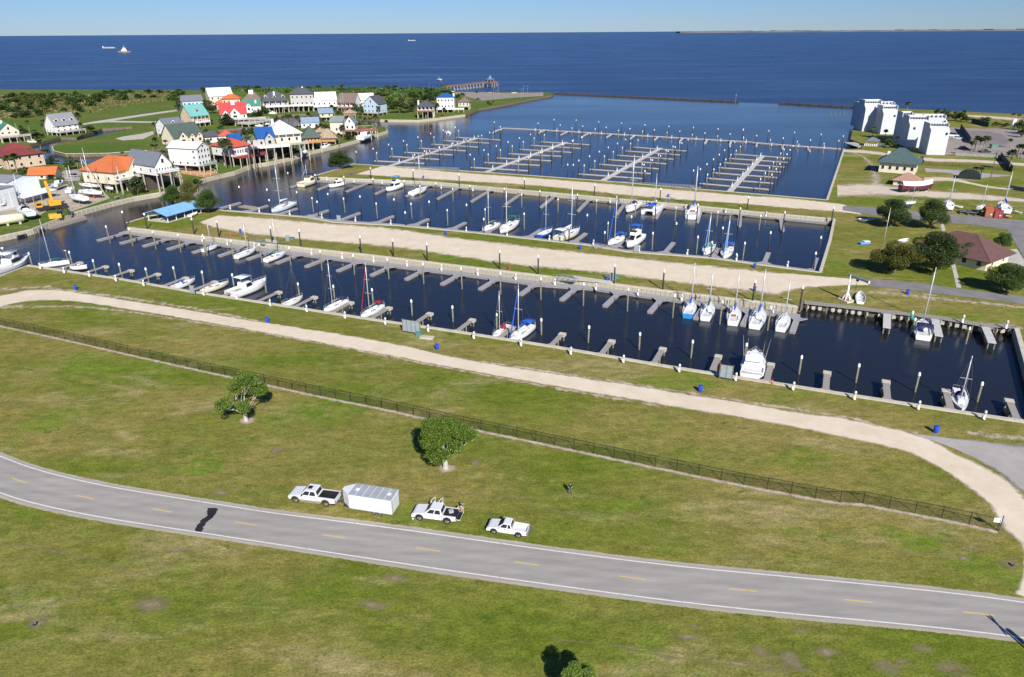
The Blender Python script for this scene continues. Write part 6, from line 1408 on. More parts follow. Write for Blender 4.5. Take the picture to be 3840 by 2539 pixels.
house('large cream house with broad white hip roof over the water', 'J5', 1620, 1430, 560, 15, 270, 480, 690, 14, 'hip', 'cream', 'white', 1, 4, 2, deck=('grey', 3.2, 275, 3), chimney=(-.4, .4, .6), over=1.2, porch=1)
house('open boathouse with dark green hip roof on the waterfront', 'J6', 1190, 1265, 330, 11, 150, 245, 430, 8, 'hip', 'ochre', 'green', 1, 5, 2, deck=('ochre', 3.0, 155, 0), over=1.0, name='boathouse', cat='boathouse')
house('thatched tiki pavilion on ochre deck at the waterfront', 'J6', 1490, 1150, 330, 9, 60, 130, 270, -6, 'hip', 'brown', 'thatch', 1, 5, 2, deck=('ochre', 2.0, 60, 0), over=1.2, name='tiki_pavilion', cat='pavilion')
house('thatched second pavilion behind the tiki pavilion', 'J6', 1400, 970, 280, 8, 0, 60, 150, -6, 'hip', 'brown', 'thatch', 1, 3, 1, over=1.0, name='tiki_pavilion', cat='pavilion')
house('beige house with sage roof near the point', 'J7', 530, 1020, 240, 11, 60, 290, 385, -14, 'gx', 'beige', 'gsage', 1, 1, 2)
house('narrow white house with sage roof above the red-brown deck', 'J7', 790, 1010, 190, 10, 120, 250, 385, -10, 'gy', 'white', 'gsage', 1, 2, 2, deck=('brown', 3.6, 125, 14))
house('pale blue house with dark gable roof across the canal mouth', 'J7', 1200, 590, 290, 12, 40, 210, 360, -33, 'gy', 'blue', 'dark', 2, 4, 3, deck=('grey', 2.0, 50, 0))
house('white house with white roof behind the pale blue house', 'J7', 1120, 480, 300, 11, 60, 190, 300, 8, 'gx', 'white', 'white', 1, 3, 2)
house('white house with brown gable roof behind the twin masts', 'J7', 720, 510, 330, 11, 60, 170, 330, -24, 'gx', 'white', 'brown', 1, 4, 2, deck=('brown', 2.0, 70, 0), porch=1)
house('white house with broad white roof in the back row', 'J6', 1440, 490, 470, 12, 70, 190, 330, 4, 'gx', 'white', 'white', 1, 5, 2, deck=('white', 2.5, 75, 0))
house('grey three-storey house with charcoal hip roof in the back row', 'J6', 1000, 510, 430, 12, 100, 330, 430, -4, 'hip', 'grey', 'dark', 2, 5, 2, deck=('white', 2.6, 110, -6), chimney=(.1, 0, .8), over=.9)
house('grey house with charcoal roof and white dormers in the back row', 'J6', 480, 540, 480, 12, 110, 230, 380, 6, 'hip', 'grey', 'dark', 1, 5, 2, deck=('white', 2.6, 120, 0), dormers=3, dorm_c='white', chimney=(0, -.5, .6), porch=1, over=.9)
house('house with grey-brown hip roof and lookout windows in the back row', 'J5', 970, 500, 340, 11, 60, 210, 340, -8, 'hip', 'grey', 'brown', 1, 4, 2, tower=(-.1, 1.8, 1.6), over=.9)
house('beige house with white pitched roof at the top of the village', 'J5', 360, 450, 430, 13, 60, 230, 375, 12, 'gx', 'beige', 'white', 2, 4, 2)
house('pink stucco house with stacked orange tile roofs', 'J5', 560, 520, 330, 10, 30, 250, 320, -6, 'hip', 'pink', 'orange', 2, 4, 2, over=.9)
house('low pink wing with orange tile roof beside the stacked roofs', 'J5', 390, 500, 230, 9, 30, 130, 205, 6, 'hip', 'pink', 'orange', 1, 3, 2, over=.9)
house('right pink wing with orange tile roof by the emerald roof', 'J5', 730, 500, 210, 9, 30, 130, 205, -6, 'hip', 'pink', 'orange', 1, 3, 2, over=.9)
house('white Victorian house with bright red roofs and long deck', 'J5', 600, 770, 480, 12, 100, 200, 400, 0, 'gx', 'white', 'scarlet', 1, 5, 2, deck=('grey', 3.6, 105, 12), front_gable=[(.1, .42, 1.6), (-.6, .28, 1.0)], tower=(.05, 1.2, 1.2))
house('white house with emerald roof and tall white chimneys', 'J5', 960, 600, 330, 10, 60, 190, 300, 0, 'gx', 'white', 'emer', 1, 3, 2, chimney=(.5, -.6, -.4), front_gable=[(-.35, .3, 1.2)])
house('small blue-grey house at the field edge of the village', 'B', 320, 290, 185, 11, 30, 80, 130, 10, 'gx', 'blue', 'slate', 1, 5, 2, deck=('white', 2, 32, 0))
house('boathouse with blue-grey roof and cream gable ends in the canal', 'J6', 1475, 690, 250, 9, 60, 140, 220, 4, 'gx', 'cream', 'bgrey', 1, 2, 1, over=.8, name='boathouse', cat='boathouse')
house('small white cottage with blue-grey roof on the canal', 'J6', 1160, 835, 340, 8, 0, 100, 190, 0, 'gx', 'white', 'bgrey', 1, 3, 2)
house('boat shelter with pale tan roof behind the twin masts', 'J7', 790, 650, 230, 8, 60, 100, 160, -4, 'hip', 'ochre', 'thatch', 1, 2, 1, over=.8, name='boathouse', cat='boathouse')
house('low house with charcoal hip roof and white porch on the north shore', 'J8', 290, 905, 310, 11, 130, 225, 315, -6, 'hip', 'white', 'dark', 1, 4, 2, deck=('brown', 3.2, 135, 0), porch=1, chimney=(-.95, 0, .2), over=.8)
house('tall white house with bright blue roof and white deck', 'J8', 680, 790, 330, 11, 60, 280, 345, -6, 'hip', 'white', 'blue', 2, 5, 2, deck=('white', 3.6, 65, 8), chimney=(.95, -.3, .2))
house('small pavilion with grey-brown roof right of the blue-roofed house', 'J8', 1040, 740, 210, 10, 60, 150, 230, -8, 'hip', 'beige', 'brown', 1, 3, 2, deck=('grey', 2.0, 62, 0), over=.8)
# ---- right shore
house('cream house on stilts with spruce-green pyramid roof', 'K1', 1000, 1475, 640, 12, 10, 230, 460, -4, 'hip', 'cream', 'egreen', 1, 5, 2, chimney=(-.65, -.35, -1.4), over=1.3, group='buildings on the right shore')
house('low shed with tan hip roof beside the laid-up wooden boat', 'F', 770, 1040, 240, 8, 0, 60, 130, -6, 'hip', 'cream', 'tan', 1, 2, 1, over=.7, name='shed', cat='shed', group='buildings on the right shore')
house('long low club house with chestnut hip roof behind the trees', 'G6', 1290, 555, 700, 13, 0, 125, 300, -22, 'hip', 'cream', 'ebrown', 1, 5, 2, over=1.2, group='buildings on the right shore')
# ---- open pavilion with pale blue roof on the middle strip
def pavilion():
    a, b, c, d = at('J3', 1480, 1530), at('J3', 1830, 1540), at('J3', 2091, 1430), at('J3', 1700, 1430)
    m = (at('A', 1530, 1385)+at('A', 1720, 1390)+at('A', 1900, 1300))/3; ya = rz_of(at('A', 1660, 1395), at('A', 1880, 1330)); W, D = 15.5, 9.0
    t = thing('picnic_pavilion', 'open pavilion with pale blue gable roof at the left end of the middle strip', 'pavilion', (m.x-1.0, m.y+2.5, LAND), ya)
    roof_mesh(W, D, 2.5, 4.0, 'gx', .9).build('roof', RF['sky'], t)
    pm = postm(M_DECKW)
    for i in range(5):
        for s in (-1, 1): put('post', pm, t, (-W/2+.4+(W-.8)*i/4, s*(D/2-.3), 0), 0, (.25, .25, 2.5))
    MB().box(-W/2, W/2, -D/2, D/2, .02, .12).build('slab', M_CONC, t)
    for i in range(4):
        x = -W/2+2.2+i*3.6; tb = MB().box(x-.9, x+.9, -.4, .4, .75, .82).build('table_top', M_WHITE, t); MB().box(x-.9, x+.9, -.95, -.65, .45, .5).box(x-.9, x+.9, .65, .95, .45, .5).build('bench', M_WHITE, t)
pavilion()
# ---- white condominium blocks
def condo(label, f, blocks, scale=1.0, yaw=0):
    """blocks: (x centre, base y, width, base-to-low-edge, base-to-high-edge heights in crop px, depth m, windows)"""
    p0 = at(f, blocks[0][0], blocks[0][1]); t = thing('apartment_block', label, 'apartment block', (p0.x, p0.y, LAND), 0, 'white apartment blocks')
    M_W = mat('white_stucco_wall', (.56, .58, .6), .7, .03, .3); M_RL = mat('dark_roof_hatch', (.1, .11, .13), .5, .1, 2)
    for n_, (cx, by, wp, lo, hi, dep, win) in enumerate(blocks):
        p = at(f, cx, by); k = ppm(p)*ZF[f][2]; ya = yaw_to_cam(p)+math.radians(yaw); w = wp/k/math.cos(math.radians(yaw)); zl, zh = lo/k, hi/k
        e = bpy.data.objects.new('block', None); link(e, t); back = Vector((-math.sin(ya), math.cos(ya), 0)); c = p+back*(dep/2); e.location = (c.x-p0.x, c.y-p0.y, 0); e.rotation_euler = (0, 0, ya); e.empty_display_size = .3
        d1 = dep*.45
        prof = [(-dep/2, 0), (-dep/2, zl), (-dep/2+d1, zh), (dep/2, zh*.94), (dep/2, 0)]
        vs = [(x, y, z) for x in (-w/2, w/2) for y, z in prof]; q = len(prof)
        MB().add(vs, [tuple(reversed(range(q))), tuple(range(q, 2*q))]+[(i, (i+1) % q, (i+1) % q+q, i+q) for i in range(q)]).build('shell', M_W, e, bevel=.05)
        MB().box(-w/2-.02, -w/2+.25, -dep/2+d1*.5, dep/2, zh*.9, zh+.55).build('parapet', M_W, e); MB().box(w/2-.25, w/2+.02, -dep/2+d1*.5, dep/2, zh*.9, zh+.55).build('parapet', M_W, e)
        MB().box(-w/2-.1, w/2+.1, -dep/2+d1-.2, -dep/2+d1+.25, zh-.1, zh+.8).build('ridge_parapet', M_W, e)
        for u, v_ in win: put('window', M_WIN_P, e, (-w/2+w*u, -dep/2+.02, zl*v_), 0, (1.3, 1, 1.4))
        for i in range(6):
            x = -w/2+w*(.14+.144*i); MB().box(x-.3, x+.3, -dep/2+d1*.62, -dep/2+d1*.82, zl+(zh-zl)*.74, zl+(zh-zl)*.74+.9).build('skylight', M_RL, e)
        for i in range(4):
            x = -w/2+w*(.2+.2*i); MB().box(x-.25, x+.25, -dep/2+d1+.5, -dep/2+d1+1.1, zh*.985, zh+.5).build('roof_vent', M_RL, e)
    return t
condo('white apartment block with slanted roofs nearest the sea', 'K1', [(250, 560, 150, 330, 440, 12, [(.5, .55)]), (430, 645, 290, 420, 560, 14, []), (770, 700, 260, 380, 510, 13, [(.75, .85)]), (640, 560, 420, 380, 440, 16, [(.8, .9)])], yaw=20)
condo('white apartment block with slanted roofs right of the other', 'K1', [(1090, 880, 170, 440, 560, 12, []), (1320, 960, 340, 420, 560, 14, [(.25, .8)]), (1710, 1105, 320, 470, 560, 13, [(.85, .8)]), (1560, 900, 520, 430, 520, 18, [(.9, .95)])], yaw=18)
# ---- boat yard shed
def shed():
    a = at('J2', 235, 790); b = at('J2', 850, 625); v = b-a; an = math.atan2(v.y, v.x); L = math.hypot(v.x, v.y); n = Vector((-math.sin(an), math.cos(an), 0)); D = 26
    t = thing('boat_shed', 'big pale steel boat shed with grey roof and round emblem at the left edge', 'shed', (a.x, a.y, LAND), an)
    H1, H2 = 8.3, 9.6
    MB().add([(x, y, z) for y in (0, D) for x, z in ((0, 0), (0, H1), (L/2, H2), (L, H1), (L, 0))], [(4, 3, 2, 1, 0), (5, 6, 7, 8, 9), (0, 1, 6, 5), (8, 3, 4, 9)]).build('wall', WL['steel'], t)
    MB().add([(-.3, -.3, H1-.02), (L/2, -.3, H2+.1), (L+.3, -.3, H1-.02), (-.3, D, H1-.02), (L/2, D, H2+.1), (L+.3, D, H1-.02)], [(0, 1, 4, 3), (1, 2, 5, 4)]).build('roof', RF['grey'], t)
    o = MB().lathe([(1.15, 0), (1.15, .06)], 28).build('emblem', mat('grey_emblem', (.4, .4, .41), .7, .2, 2), t); o.location = (L*.15, -.02, 5.9); o.rotation_euler = (math.pi/2, 0, 0)
    MB().add([(1.0, -.01, 3.4), (L+2.0, -.01, 3.4), (L+2.0, -5.0, 2.7), (1.0, -5.0, 2.7), (1.0, -.01, 3.25), (L+2.0, -.01, 3.25), (L+2.0, -5.0, 2.55), (1.0, -5.0, 2.55)], [(0, 1, 2, 3)[::-1], (4, 5, 6, 7), (3, 2, 6, 7)[::-1], (0, 3, 7, 4), (1, 5, 6, 2)]).build('canopy', WL['steel'], t)
    for i in range(5): put('post', postm(M_ALU), t, (1.3+(L+.4)*i/4, -4.8, 0), 0, (.2, .2, 2.6))
    MB().box(-9, -.01, -3.0, 14, 0, 7.2).build('annex', WL['steel'], t)
    for i in range(3): MB().box(-8.5+i*2.9, -6.2+i*2.9, -3.05, -3.001, 0, 5.6).build('roller_door', mat('white_roller_door', (.7, .72, .73), .5, .05, 2), t)
    MB().box(-9.2, .0, -3.2, 14.2, 7.201, 7.5).build('annex_roof', RF['grey'], t)
    for i in range(24): MB().box(L*i/24+.04, L*i/24+.1, -.045, -.001, 3.5, H1-.1).build('cladding_rib', WL['steel'], t)
shed()
# ================================================================== vegetation
M_BARKP = mat('pale_grey_bark', (.42, .38, .33), .9, .2, 4); M_BARK = mat('brown_bark', (.12, .09, .065), .95, .25, 4); M_PALMT = mat('palm_trunk_bark', (.26, .2, .15), .95, .25, 3)
LF = {'bright': leaf_mat('bright_oak_leaf', (.16, .27, .03)), 'dark': leaf_mat('dark_evergreen_leaf', (.06, .105, .026)), 'mid': leaf_mat('mid_green_leaf', (.075, .145, .03)), 'olive': leaf_mat('olive_leaf', (.14, .155, .03)), 'palm': leaf_mat('palm_frond', (.08, .11, .035), .4), 'scrub': leaf_mat('scrub_leaf', (.055, .105, .024)), 'pine': leaf_mat('casuarina_leaf', (.07, .1, .04))}
def leaves(rng, blobs, n, size, flat=.5):
    """leaf-sized quads spread through ellipsoid clumps, thinner inside so that gaps stay open"""
    vs = []; fs = []
    tot = sum(b[3]*b[4]*b[5] for b in blobs)
    for bx, by, bz, rx, ry, rz in blobs:
        m = max(6, int(n*rx*ry*rz/tot))
        for _ in range(m):
            while True:
                u = Vector((rng.uniform(-1, 1), rng.uniform(-1, 1), rng.uniform(-1, 1)))
                if .12 < u.length < 1: break
            u *= u.length**-.45
            if u.length > 1.12: u = u.normalized()*1.1
            p = Vector((bx+u.x*rx, by+u.y*ry, bz+u.z*rz)); s = size*rng.uniform(.55, 1.25)
            a = Vector((rng.gauss(0, 1), rng.gauss(0, 1), rng.gauss(0, flat))).normalized(); b = a.cross(Vector((rng.gauss(0, .5), rng.gauss(0, .5), 1))).normalized()
            k = len(vs); vs += [tuple(p-a*s*.5), tuple(p+b*s*.32), tuple(p+a*s*.5), tuple(p-b*s*.32)]; fs.append((k, k+1, k+2, k+3))
    return vs, fs
def crown_blobs(rng, W, H, z0, n, spread=.62, size=.34):
    out = []
    for i in range(n):
        t = (i+.5)/n; a = i*2.399+rng.random(); r = spread*W/2*math.sqrt(rng.random()*.9+.1); zz = z0+H*(.18+.7*rng.random()); k = 1-abs((zz-z0)/H-.45)*.7
        s = size*W/2*rng.uniform(.7, 1.2); out.append((math.cos(a)*r*k*1.25, math.sin(a)*r*k*1.25, zz, s, s, s*.75))
    return out
def limb(mb, rng, p, d, L, r, depth, tips):
    q = p; pts = [p]; rad = [r]
    for i in range(3):
        d = (d+Vector((rng.uniform(-.22, .22), rng.uniform(-.22, .22), rng.uniform(-.05, .16)))).normalized(); q = q+d*L/3; pts.append(q); rad.append(r*(1-.22*(i+1)))
    mb.tube(pts, rad, 6)
    if depth == 0: tips.append(q); return
    for k in range(rng.choice((2, 3, 3))):
        a = rng.uniform(0, 6.28); e = (d*rng.uniform(.55, .9)+Vector((math.cos(a), math.sin(a), rng.uniform(-.1, .55)))*.75).normalized(); limb(mb, rng, q, e, L*rng.uniform(.6, .82), r*.42, depth-1, tips)
def tree_meshes(key, seed, W, H, trunk_h, n, leafsize, lm, bark, depth=2, tr=.3, blob=.24, gap=1.0, extra=4):
    rng = random.Random(seed); mb = MB(); tips = []
    mb.tube([(0, 0, -.3), (.02, 0, .1), (.05, .03, trunk_h*.6), (.06, .05, trunk_h)], [tr*1.7, tr*1.2, tr, tr*.85], 10)
    nb = 5 if depth > 1 else 4
    for i in range(nb):
        a = i*2*math.pi/nb+rng.uniform(-.4, .4); limb(mb, rng, Vector((.06, .05, trunk_h*rng.uniform(.82, 1))), Vector((math.cos(a), math.sin(a), rng.uniform(.35, 1.0))).normalized(), (W*.5)*rng.uniform(.42, .55), tr*.55, depth-1, tips)
    limb(mb, rng, Vector((.06, .05, trunk_h)), Vector((.1, 0, 1)), (H-trunk_h)*.42, tr*.6, depth-1, tips)
    # fit the tips into the wanted crown
    mw = max(max(abs(t.x), abs(t.y)) for t in tips); mh = max(t.z for t in tips); fx = W/2*.8/mw; fz = (H*.9-trunk_h)/(mh-trunk_h)
    def fit(v): return (v[0]*fx if v[2] > trunk_h*.9 else v[0], v[1]*fx if v[2] > trunk_h*.9 else v[1], trunk_h+(v[2]-trunk_h)*fz if v[2] > trunk_h else v[2])
    mb.v = [fit(v) for v in mb.v]; tips = [Vector(fit(t)) for t in tips]
    blobs = [(t.x, t.y, t.z, W*blob*rng.uniform(.35, .6), W*blob*rng.uniform(.35, .6), W*blob*rng.uniform(.3, .45)) for t in tips]+[b for b in crown_blobs(rng, W*.8, (H-trunk_h), trunk_h, extra, .6, .28)]
    v, f = leaves(rng, blobs, n, leafsize)
    return mb.mesh('trunk', bark, True), MB().add(v, f).mesh('crown', lm)
TM = {}
def tree(kind, label, p, s=(1, 1, 1), rz=0, group=None, name='tree'):
    t = thing(name, label, 'tree', p, rz, group); t.scale = s
    put('trunk', TM[kind][0], t); put('crown', TM[kind][1], t); return t
TM['near1'] = tree_meshes('n1', 11, 9.6, 8.4, 1.7, 12000, .22, LF['bright'], M_BARKP, 3, .32, .19, extra=3)
TM['near2'] = tree_meshes('n2', 23, 10.2, 8.9, 1.6, 36000, .21, LF['bright'], M_BARKP, 3, .36, .22, extra=20)
for i in range(3): TM['round%d' % i] = tree_meshes('r', 40+i, 9.6, 8, 1.0, 20000, .3, LF[('mid', 'dark', 'olive')[i]], M_BARK, 2, .3, .36, extra=34)
for i in range(3): TM['far%d' % i] = tree_meshes('f', 60+i, 8, 7, .9, 2000, .75, LF[('mid', 'dark', 'pine')[i]], M_BARK, 2, .25, .36, extra=16)
for i in range(3):
    rng = random.Random(80+i); v, f = leaves(rng, [(rng.uniform(-1.6, 1.6), rng.uniform(-1.2, 1.2), rng.uniform(.7, 1.9), rng.uniform(.9, 1.5), rng.uniform(.9, 1.5), rng.uniform(.6, 1.1)) for _ in range(9)], 620, .62)
    TM['bush%d' % i] = (MB().tube([(0, 0, -.2), (0, 0, 1)], [.12, .06], 5).mesh('stem', M_BARK), MB().add(v, f).mesh('foliage', LF[('scrub', 'mid', 'olive')[i]]))
def palm_mesh(seed, H=8.0):
    rng = random.Random(seed); b = rng.uniform(-.4, .4); tr = MB().tube([(0, 0, -.2), (b*.2, 0, H*.3), (b*.6, .1, H*.7), (b, .15, H-.5)], [.26, .2, .18, .2], 8).mesh('trunk', M_PALMT, True)
    vs = []; fs = []
    for i in range(34):
        a = i*2.399; el = rng.uniform(-.5, 1.25); L = rng.uniform(1.7, 2.4); d = Vector((math.cos(a)*math.cos(el), math.sin(a)*math.cos(el), math.sin(el))); p = Vector((b, .15, H-.45)); side = Vector((-math.sin(a), math.cos(a), 0)); prev = None
        for k in range(6):
            w = (.1, .34, .62, .72, .5, .12)[k]; q = p+d*L*k/5+Vector((0, 0, -.5*(k/5)**2*L*.7)); n_ = len(vs); drop = Vector((0, 0, -w*.45)); vs += [tuple(q+side*w+drop), tuple(q), tuple(q-side*w+drop)]
            if k: fs += [(n_-3, n_-2, n_+1, n_), (n_-2, n_-1, n_+2, n_+1)]
    return tr, MB().add(vs, fs).mesh('fronds', LF['palm'])
PM = [palm_mesh(5), palm_mesh(6), palm_mesh(7)]
PLANTS = []
def trim(lab):
    w = lab.split()[:7]
    while w[-1] in ('and', 'with', 'the', 'by', 'in', 'on', 'at', 'of', 'a', 'beside', 'behind', 'over', 'above', 'under', 'between', 'broad', 'white', 'dark'): w.pop()
    return ' '.join(w)
def plant(kind, f, x, y, top, w=None, which=0):
    """base pixel and the pixel row of its top give place and height"""
    p = at(f, x, y); h = max(1.2, (y-top)/(ppm(p)*ZF[f][2])*1.02); PLANTS.append((kind, p, h, (w/(ppm(p)*ZF[f][2]) if w else None), which))
for q in [('J1', 585, 395, 175), ('J1', 890, 400, 160), ('J1', 1590, 340, 30), ('J1', 355, 1245, 830), ('J1', 222, 1205, 865), ('J1', 330, 1180, 830), ('J1', 905, 950, 730), ('J1', 965, 960, 740), ('J1', 1540, 1140, 940),
          ('J3', 850, 250, 160), ('J3', 1010, 285, 190), ('J3', 1440, 185, 10), ('J3', 1510, 175, 10), ('J4', 40, 1000, 720), ('J4', 230, 900, 760), ('J4', 1410, 1330, 760), ('J4', 1510, 1320, 750), ('J4', 1880, 1330, 560), ('J4', 1990, 1330, 555),
          ('J5', 1680, 760, 590), ('J5', 1600, 750, 600), ('J5', 1885, 835, 600), ('J6', 725, 760, 580), ('J6', 800, 770, 580), ('J6', 945, 850, 600), ('J6', 1140, 812, 680), ('J6', 1440, 870, 670), ('J6', 1810, 1025, 785), ('J6', 1240, 420, 335),
          ('J7', 665, 1020, 800), ('J7', 1000, 770, 620), ('J7', 1100, 790, 640), ('J7', 1190, 780, 640), ('J7', 1318, 860, 580), ('J7', 1512, 860, 685), ('J7', 1370, 600, 420), ('J7', 290, 880, 790), ('J7', 340, 880, 790), ('J8', 995, 665, 520),
          ('K1', 470, 770, 550), ('K1', 715, 810, 610), ('K1', 930, 940, 730), ('K1', 1140, 305, 70), ('K2', 1028, 1115, 830), ('K2', 1110, 1040, 740), ('K2', 1200, 1040, 760), ('K2', 1270, 1065, 740), ('K2', 1330, 1040, 740), ('K2', 1790, 1410, 1010), ('K2', 1800, 960, 790), ('K2', 1950, 1170, 900), ('K2', 2010, 1180, 900),
          ('K2', 1140, 1490, 1340), ('K2', 1240, 1520, 1350), ('K2', 1845, 440, 290), ('K2', 1970, 480, 300), ('B', 390, 1215, 975)]: plant('palm', *q)
for q in [('J1', 450, 430, 275, 160, 1), ('J1', 480, 1290, 1090, 200, 0), ('J3', 1130, 985, 650, 330, 2), ('J4', 470, 180, -10, 150, 2), ('J4', 700, 200, 60, 160, 2), ('J4', 1010, 855, 750, 200, 0), ('J4', 1430, 480, 265, 270, 2), ('J5', 190, 560, 320, 200, 2), ('J5', 60, 480, 300, 170, 2), ('J5', 480, 790, 580, 260, 2), ('J5', 1070, 610, 490, 260, 0),
          ('J5', 350, 850, 780, 130, 0), ('J6', 600, 430, 340, 140, 2), ('J6', 1600, 440, 330, 170, 2), ('J7', 930, 570, 370, 160, 1), ('J7', 1030, 590, 380, 110, 0), ('J7', 1770, 545, 260, 340, 1), ('J7', 1620, 480, 230, 260, 0), ('J7', 1980, 520, 330, 220, 2), ('J8', 60, 560, 380, 240, 0), ('J8', 210, 600, 365, 220, 0), ('J8', 350, 620, 400, 240, 1), ('J8', 480, 560, 390, 240, 0),
          ('J8', 650, 450, 360, 260, 1), ('J8', 760, 440, 370, 200, 2), ('J8', 80, 700, 520, 170, 2), ('K1', 820, 965, 800, 220, 0), ('K1', 1430, 1315, 1140, 100, 2), ('K2', 380, 330, 195, 130, 1), ('K2', 500, 360, 210, 130, 1), ('K2', 600, 400, 250, 140, 2), ('K2', 740, 440, 260, 170, 2), ('K2', 850, 450, 230, 190, 1), ('K2', 960, 460, 350, 170, 1), ('K2', 1280, 485, 365, 260, 0),
          ('K2', 1560, 540, 460, 160, 1), ('K2', 1720, 550, 480, 150, 1), ('K2', 1990, 620, 420, 200, 2), ('K2', 2040, 760, 560, 180, 2), ('K2', 2140, 700, 400, 220, 1), ('J3', 380, 730, 640, 200, 1), ('J3', 150, 760, 660, 180, 1), ('J3', 700, 800, 740, 120, 1), ('J2', 1010, 270, 180, 180, 1), ('J2', 1190, 300, 215, 120, 1)]: plant('far', *q)
for q in [('B', 140, 1245, 1050, 210, 0), ('B', 280, 1290, 1110, 190, 2), ('B', 300, 1170, 985, 150, 2), ('B', 480, 1300, 1095, 250, 0), ('C', 200, 1003, 848, 230, 0), ('F', 590, 1490, 1195, 380, 1), ('F', 1030, 1510, 1200, 370, 1), ('G6', 640, 665, 330, 470, 2), ('G6', 1085, 660, 225, 520, 1), ('G6', 1430, 550, 330, 250, 0), ('G6', 1900, 880, 570, 450, 1), ('G6', 1830, 405, 225, 170, 0)]: plant('round', *q)
random.seed(31)
for i in range(70):                                    # greenery between the village houses
    h = random.choice(HOUSES[:42]); a = random.uniform(0, 6.28); r = random.uniform(9, 16); p = h[1]+Vector((math.cos(a)*r, abs(math.sin(a))*r*1.2, 0)); p.z = LAND
    PLANTS.append(('palm', p, random.uniform(6, 9), None, 0) if random.random() < .4 else ('far', p, random.uniform(3, 6.5), random.uniform(5, 9), random.randrange(3)))
def settle():
    spots = {}
    SPW = {'palm': 'palm', 'far': 'leafy tree', 'round': 'round leafy tree'}
    for q in PLANTS:
        near = min(HOUSES, key=lambda h: (h[1]-q[1]).length); d = (near[1]-q[1]).length
        spots.setdefault((q[0], near[0]), []).append(q)
    for (kind, hl), qs in spots.items():
        qs.sort(key=lambda q: math.atan2(q[1].x, q[1].y))
        for i, (k, p, h, w, wh) in enumerate(qs):
            base = {'palm': 'palm with shaggy crown', 'far': ('green', 'dark green', 'grey-green')[wh]+' leafy tree', 'round': ('green', 'dark green', 'yellow-green')[wh]+' rounded tree'}[k]
            lab = '%s near the %s' % (base, trim(hl))
            if len(qs) > 1: lab = '%s %s near the %s' % (('leftmost' if i == 0 else nth(i)), base.replace(' with shaggy crown', ''), trim(hl))
            random.seed(int(p.x*7+p.y*13)); rz = random.random()*6.28
            if k == 'palm':
                t = thing('palm_tree', lab, 'palm', p, rz, 'palms of the shore'); me = PM[random.randrange(3)]; t.scale = (min(1.25, max(.75, h/8)),)*2+(h/8.6,)
                put('trunk', me[0], t); put('crown', me[1], t)
            elif k == 'far': ww = (w or h)/8.; tree('far%d' % wh, lab, p, (ww, ww, h/7.0), rz, 'trees of the shore')
            else: ww = (w or h)/9.; tree('round%d' % wh, lab, p, (ww, ww, h/7.8), rz, 'trees around the marina')
settle()
# the two lone trees on the near lawn
tree('near1', 'sparse tree with pale branches on the near lawn, left of the denser one', at('H1', 582, 728), (1, 1, 1), .6, 'lone trees on the lawn')
tree('near2', 'dense bright green tree on the near lawn above the trailer', at('K7', 900, 1340), (1.0, 1.0, 1.0), 2.2, 'lone trees on the lawn')
tree('near2', 'bright green tree whose top shows at the bottom edge', ground((2185, 2655)), (.55, .55, .55), 1.2, 'lone trees on the lawn')
# scrub belt behind the left fields and along the spit
random.seed(77)
def scrub_spot(poly):
    while True:
        f, x0, x1, y0, y1, w0, w1 = random.choices(poly, weights=[(q[2]-q[1])*(q[4]-q[3]) for q in poly])[0]
        return at(f, random.uniform(x0, x1), random.uniform(y0, y1)), random.uniform(w0, w1)
BELT = [('A', -700, 1000, 165, 330, 5, 9), ('A', -500, 420, 320, 390, 4, 7), ('A', 100, 1000, 150, 200, 5, 8), ('A', 1000, 1800, 110, 190, 4, 8), ('B', 400, 2091, 85, 130, 5, 9), ('C', 200, 1250, 205, 300, 5, 8), ('C', 1450, 1750, 340, 375, 2, 4), ('J8', 880, 1150, 455, 510, 3, 5)]
for i in range(290):
    p, w = scrub_spot(BELT); k = i % 3 if random.random() < .5 else 0
    t = thing('shrub', 'dark green shrub in the scrub belt behind the village and left fields', 'shrub', p, random.random()*6, 'scrub belt shrubs'); s = w/4.4; t.scale = (s, s, s*random.uniform(.7, 1.1)); put('stem', TM['bush%d' % k][0], t); put('foliage', TM['bush%d' % k][1], t)
for i, (f, x, y, w) in enumerate([('A', 640, 175, 9), ('A', 230, 210, 10), ('A', 470, 270, 12), ('A', 720, 225, 13), ('A', 960, 195, 12), ('A', 1190, 200, 13), ('A', 1370, 185, 9), ('A', 1140, 135, 7), ('A', 1460, 130, 8), ('A', 60, 300, 10), ('A', 250, 370, 9), ('A', 880, 260, 11), ('A', 1050, 145, 8), ('A', 1680, 200, 11), ('A', 1280, 130, 7)]):
    p = at(f, x, y); t = thing('shrub', 'large dark bush of the left scrub belt, %s in the belt' % nth(i), 'shrub', p, i, 'large bushes of the scrub belt'); s = w/4.4; t.scale = (s, s, s*.9); put('stem', TM['bush0'][0], t); put('foliage', TM['bush%d' % (i % 2)][1], t)
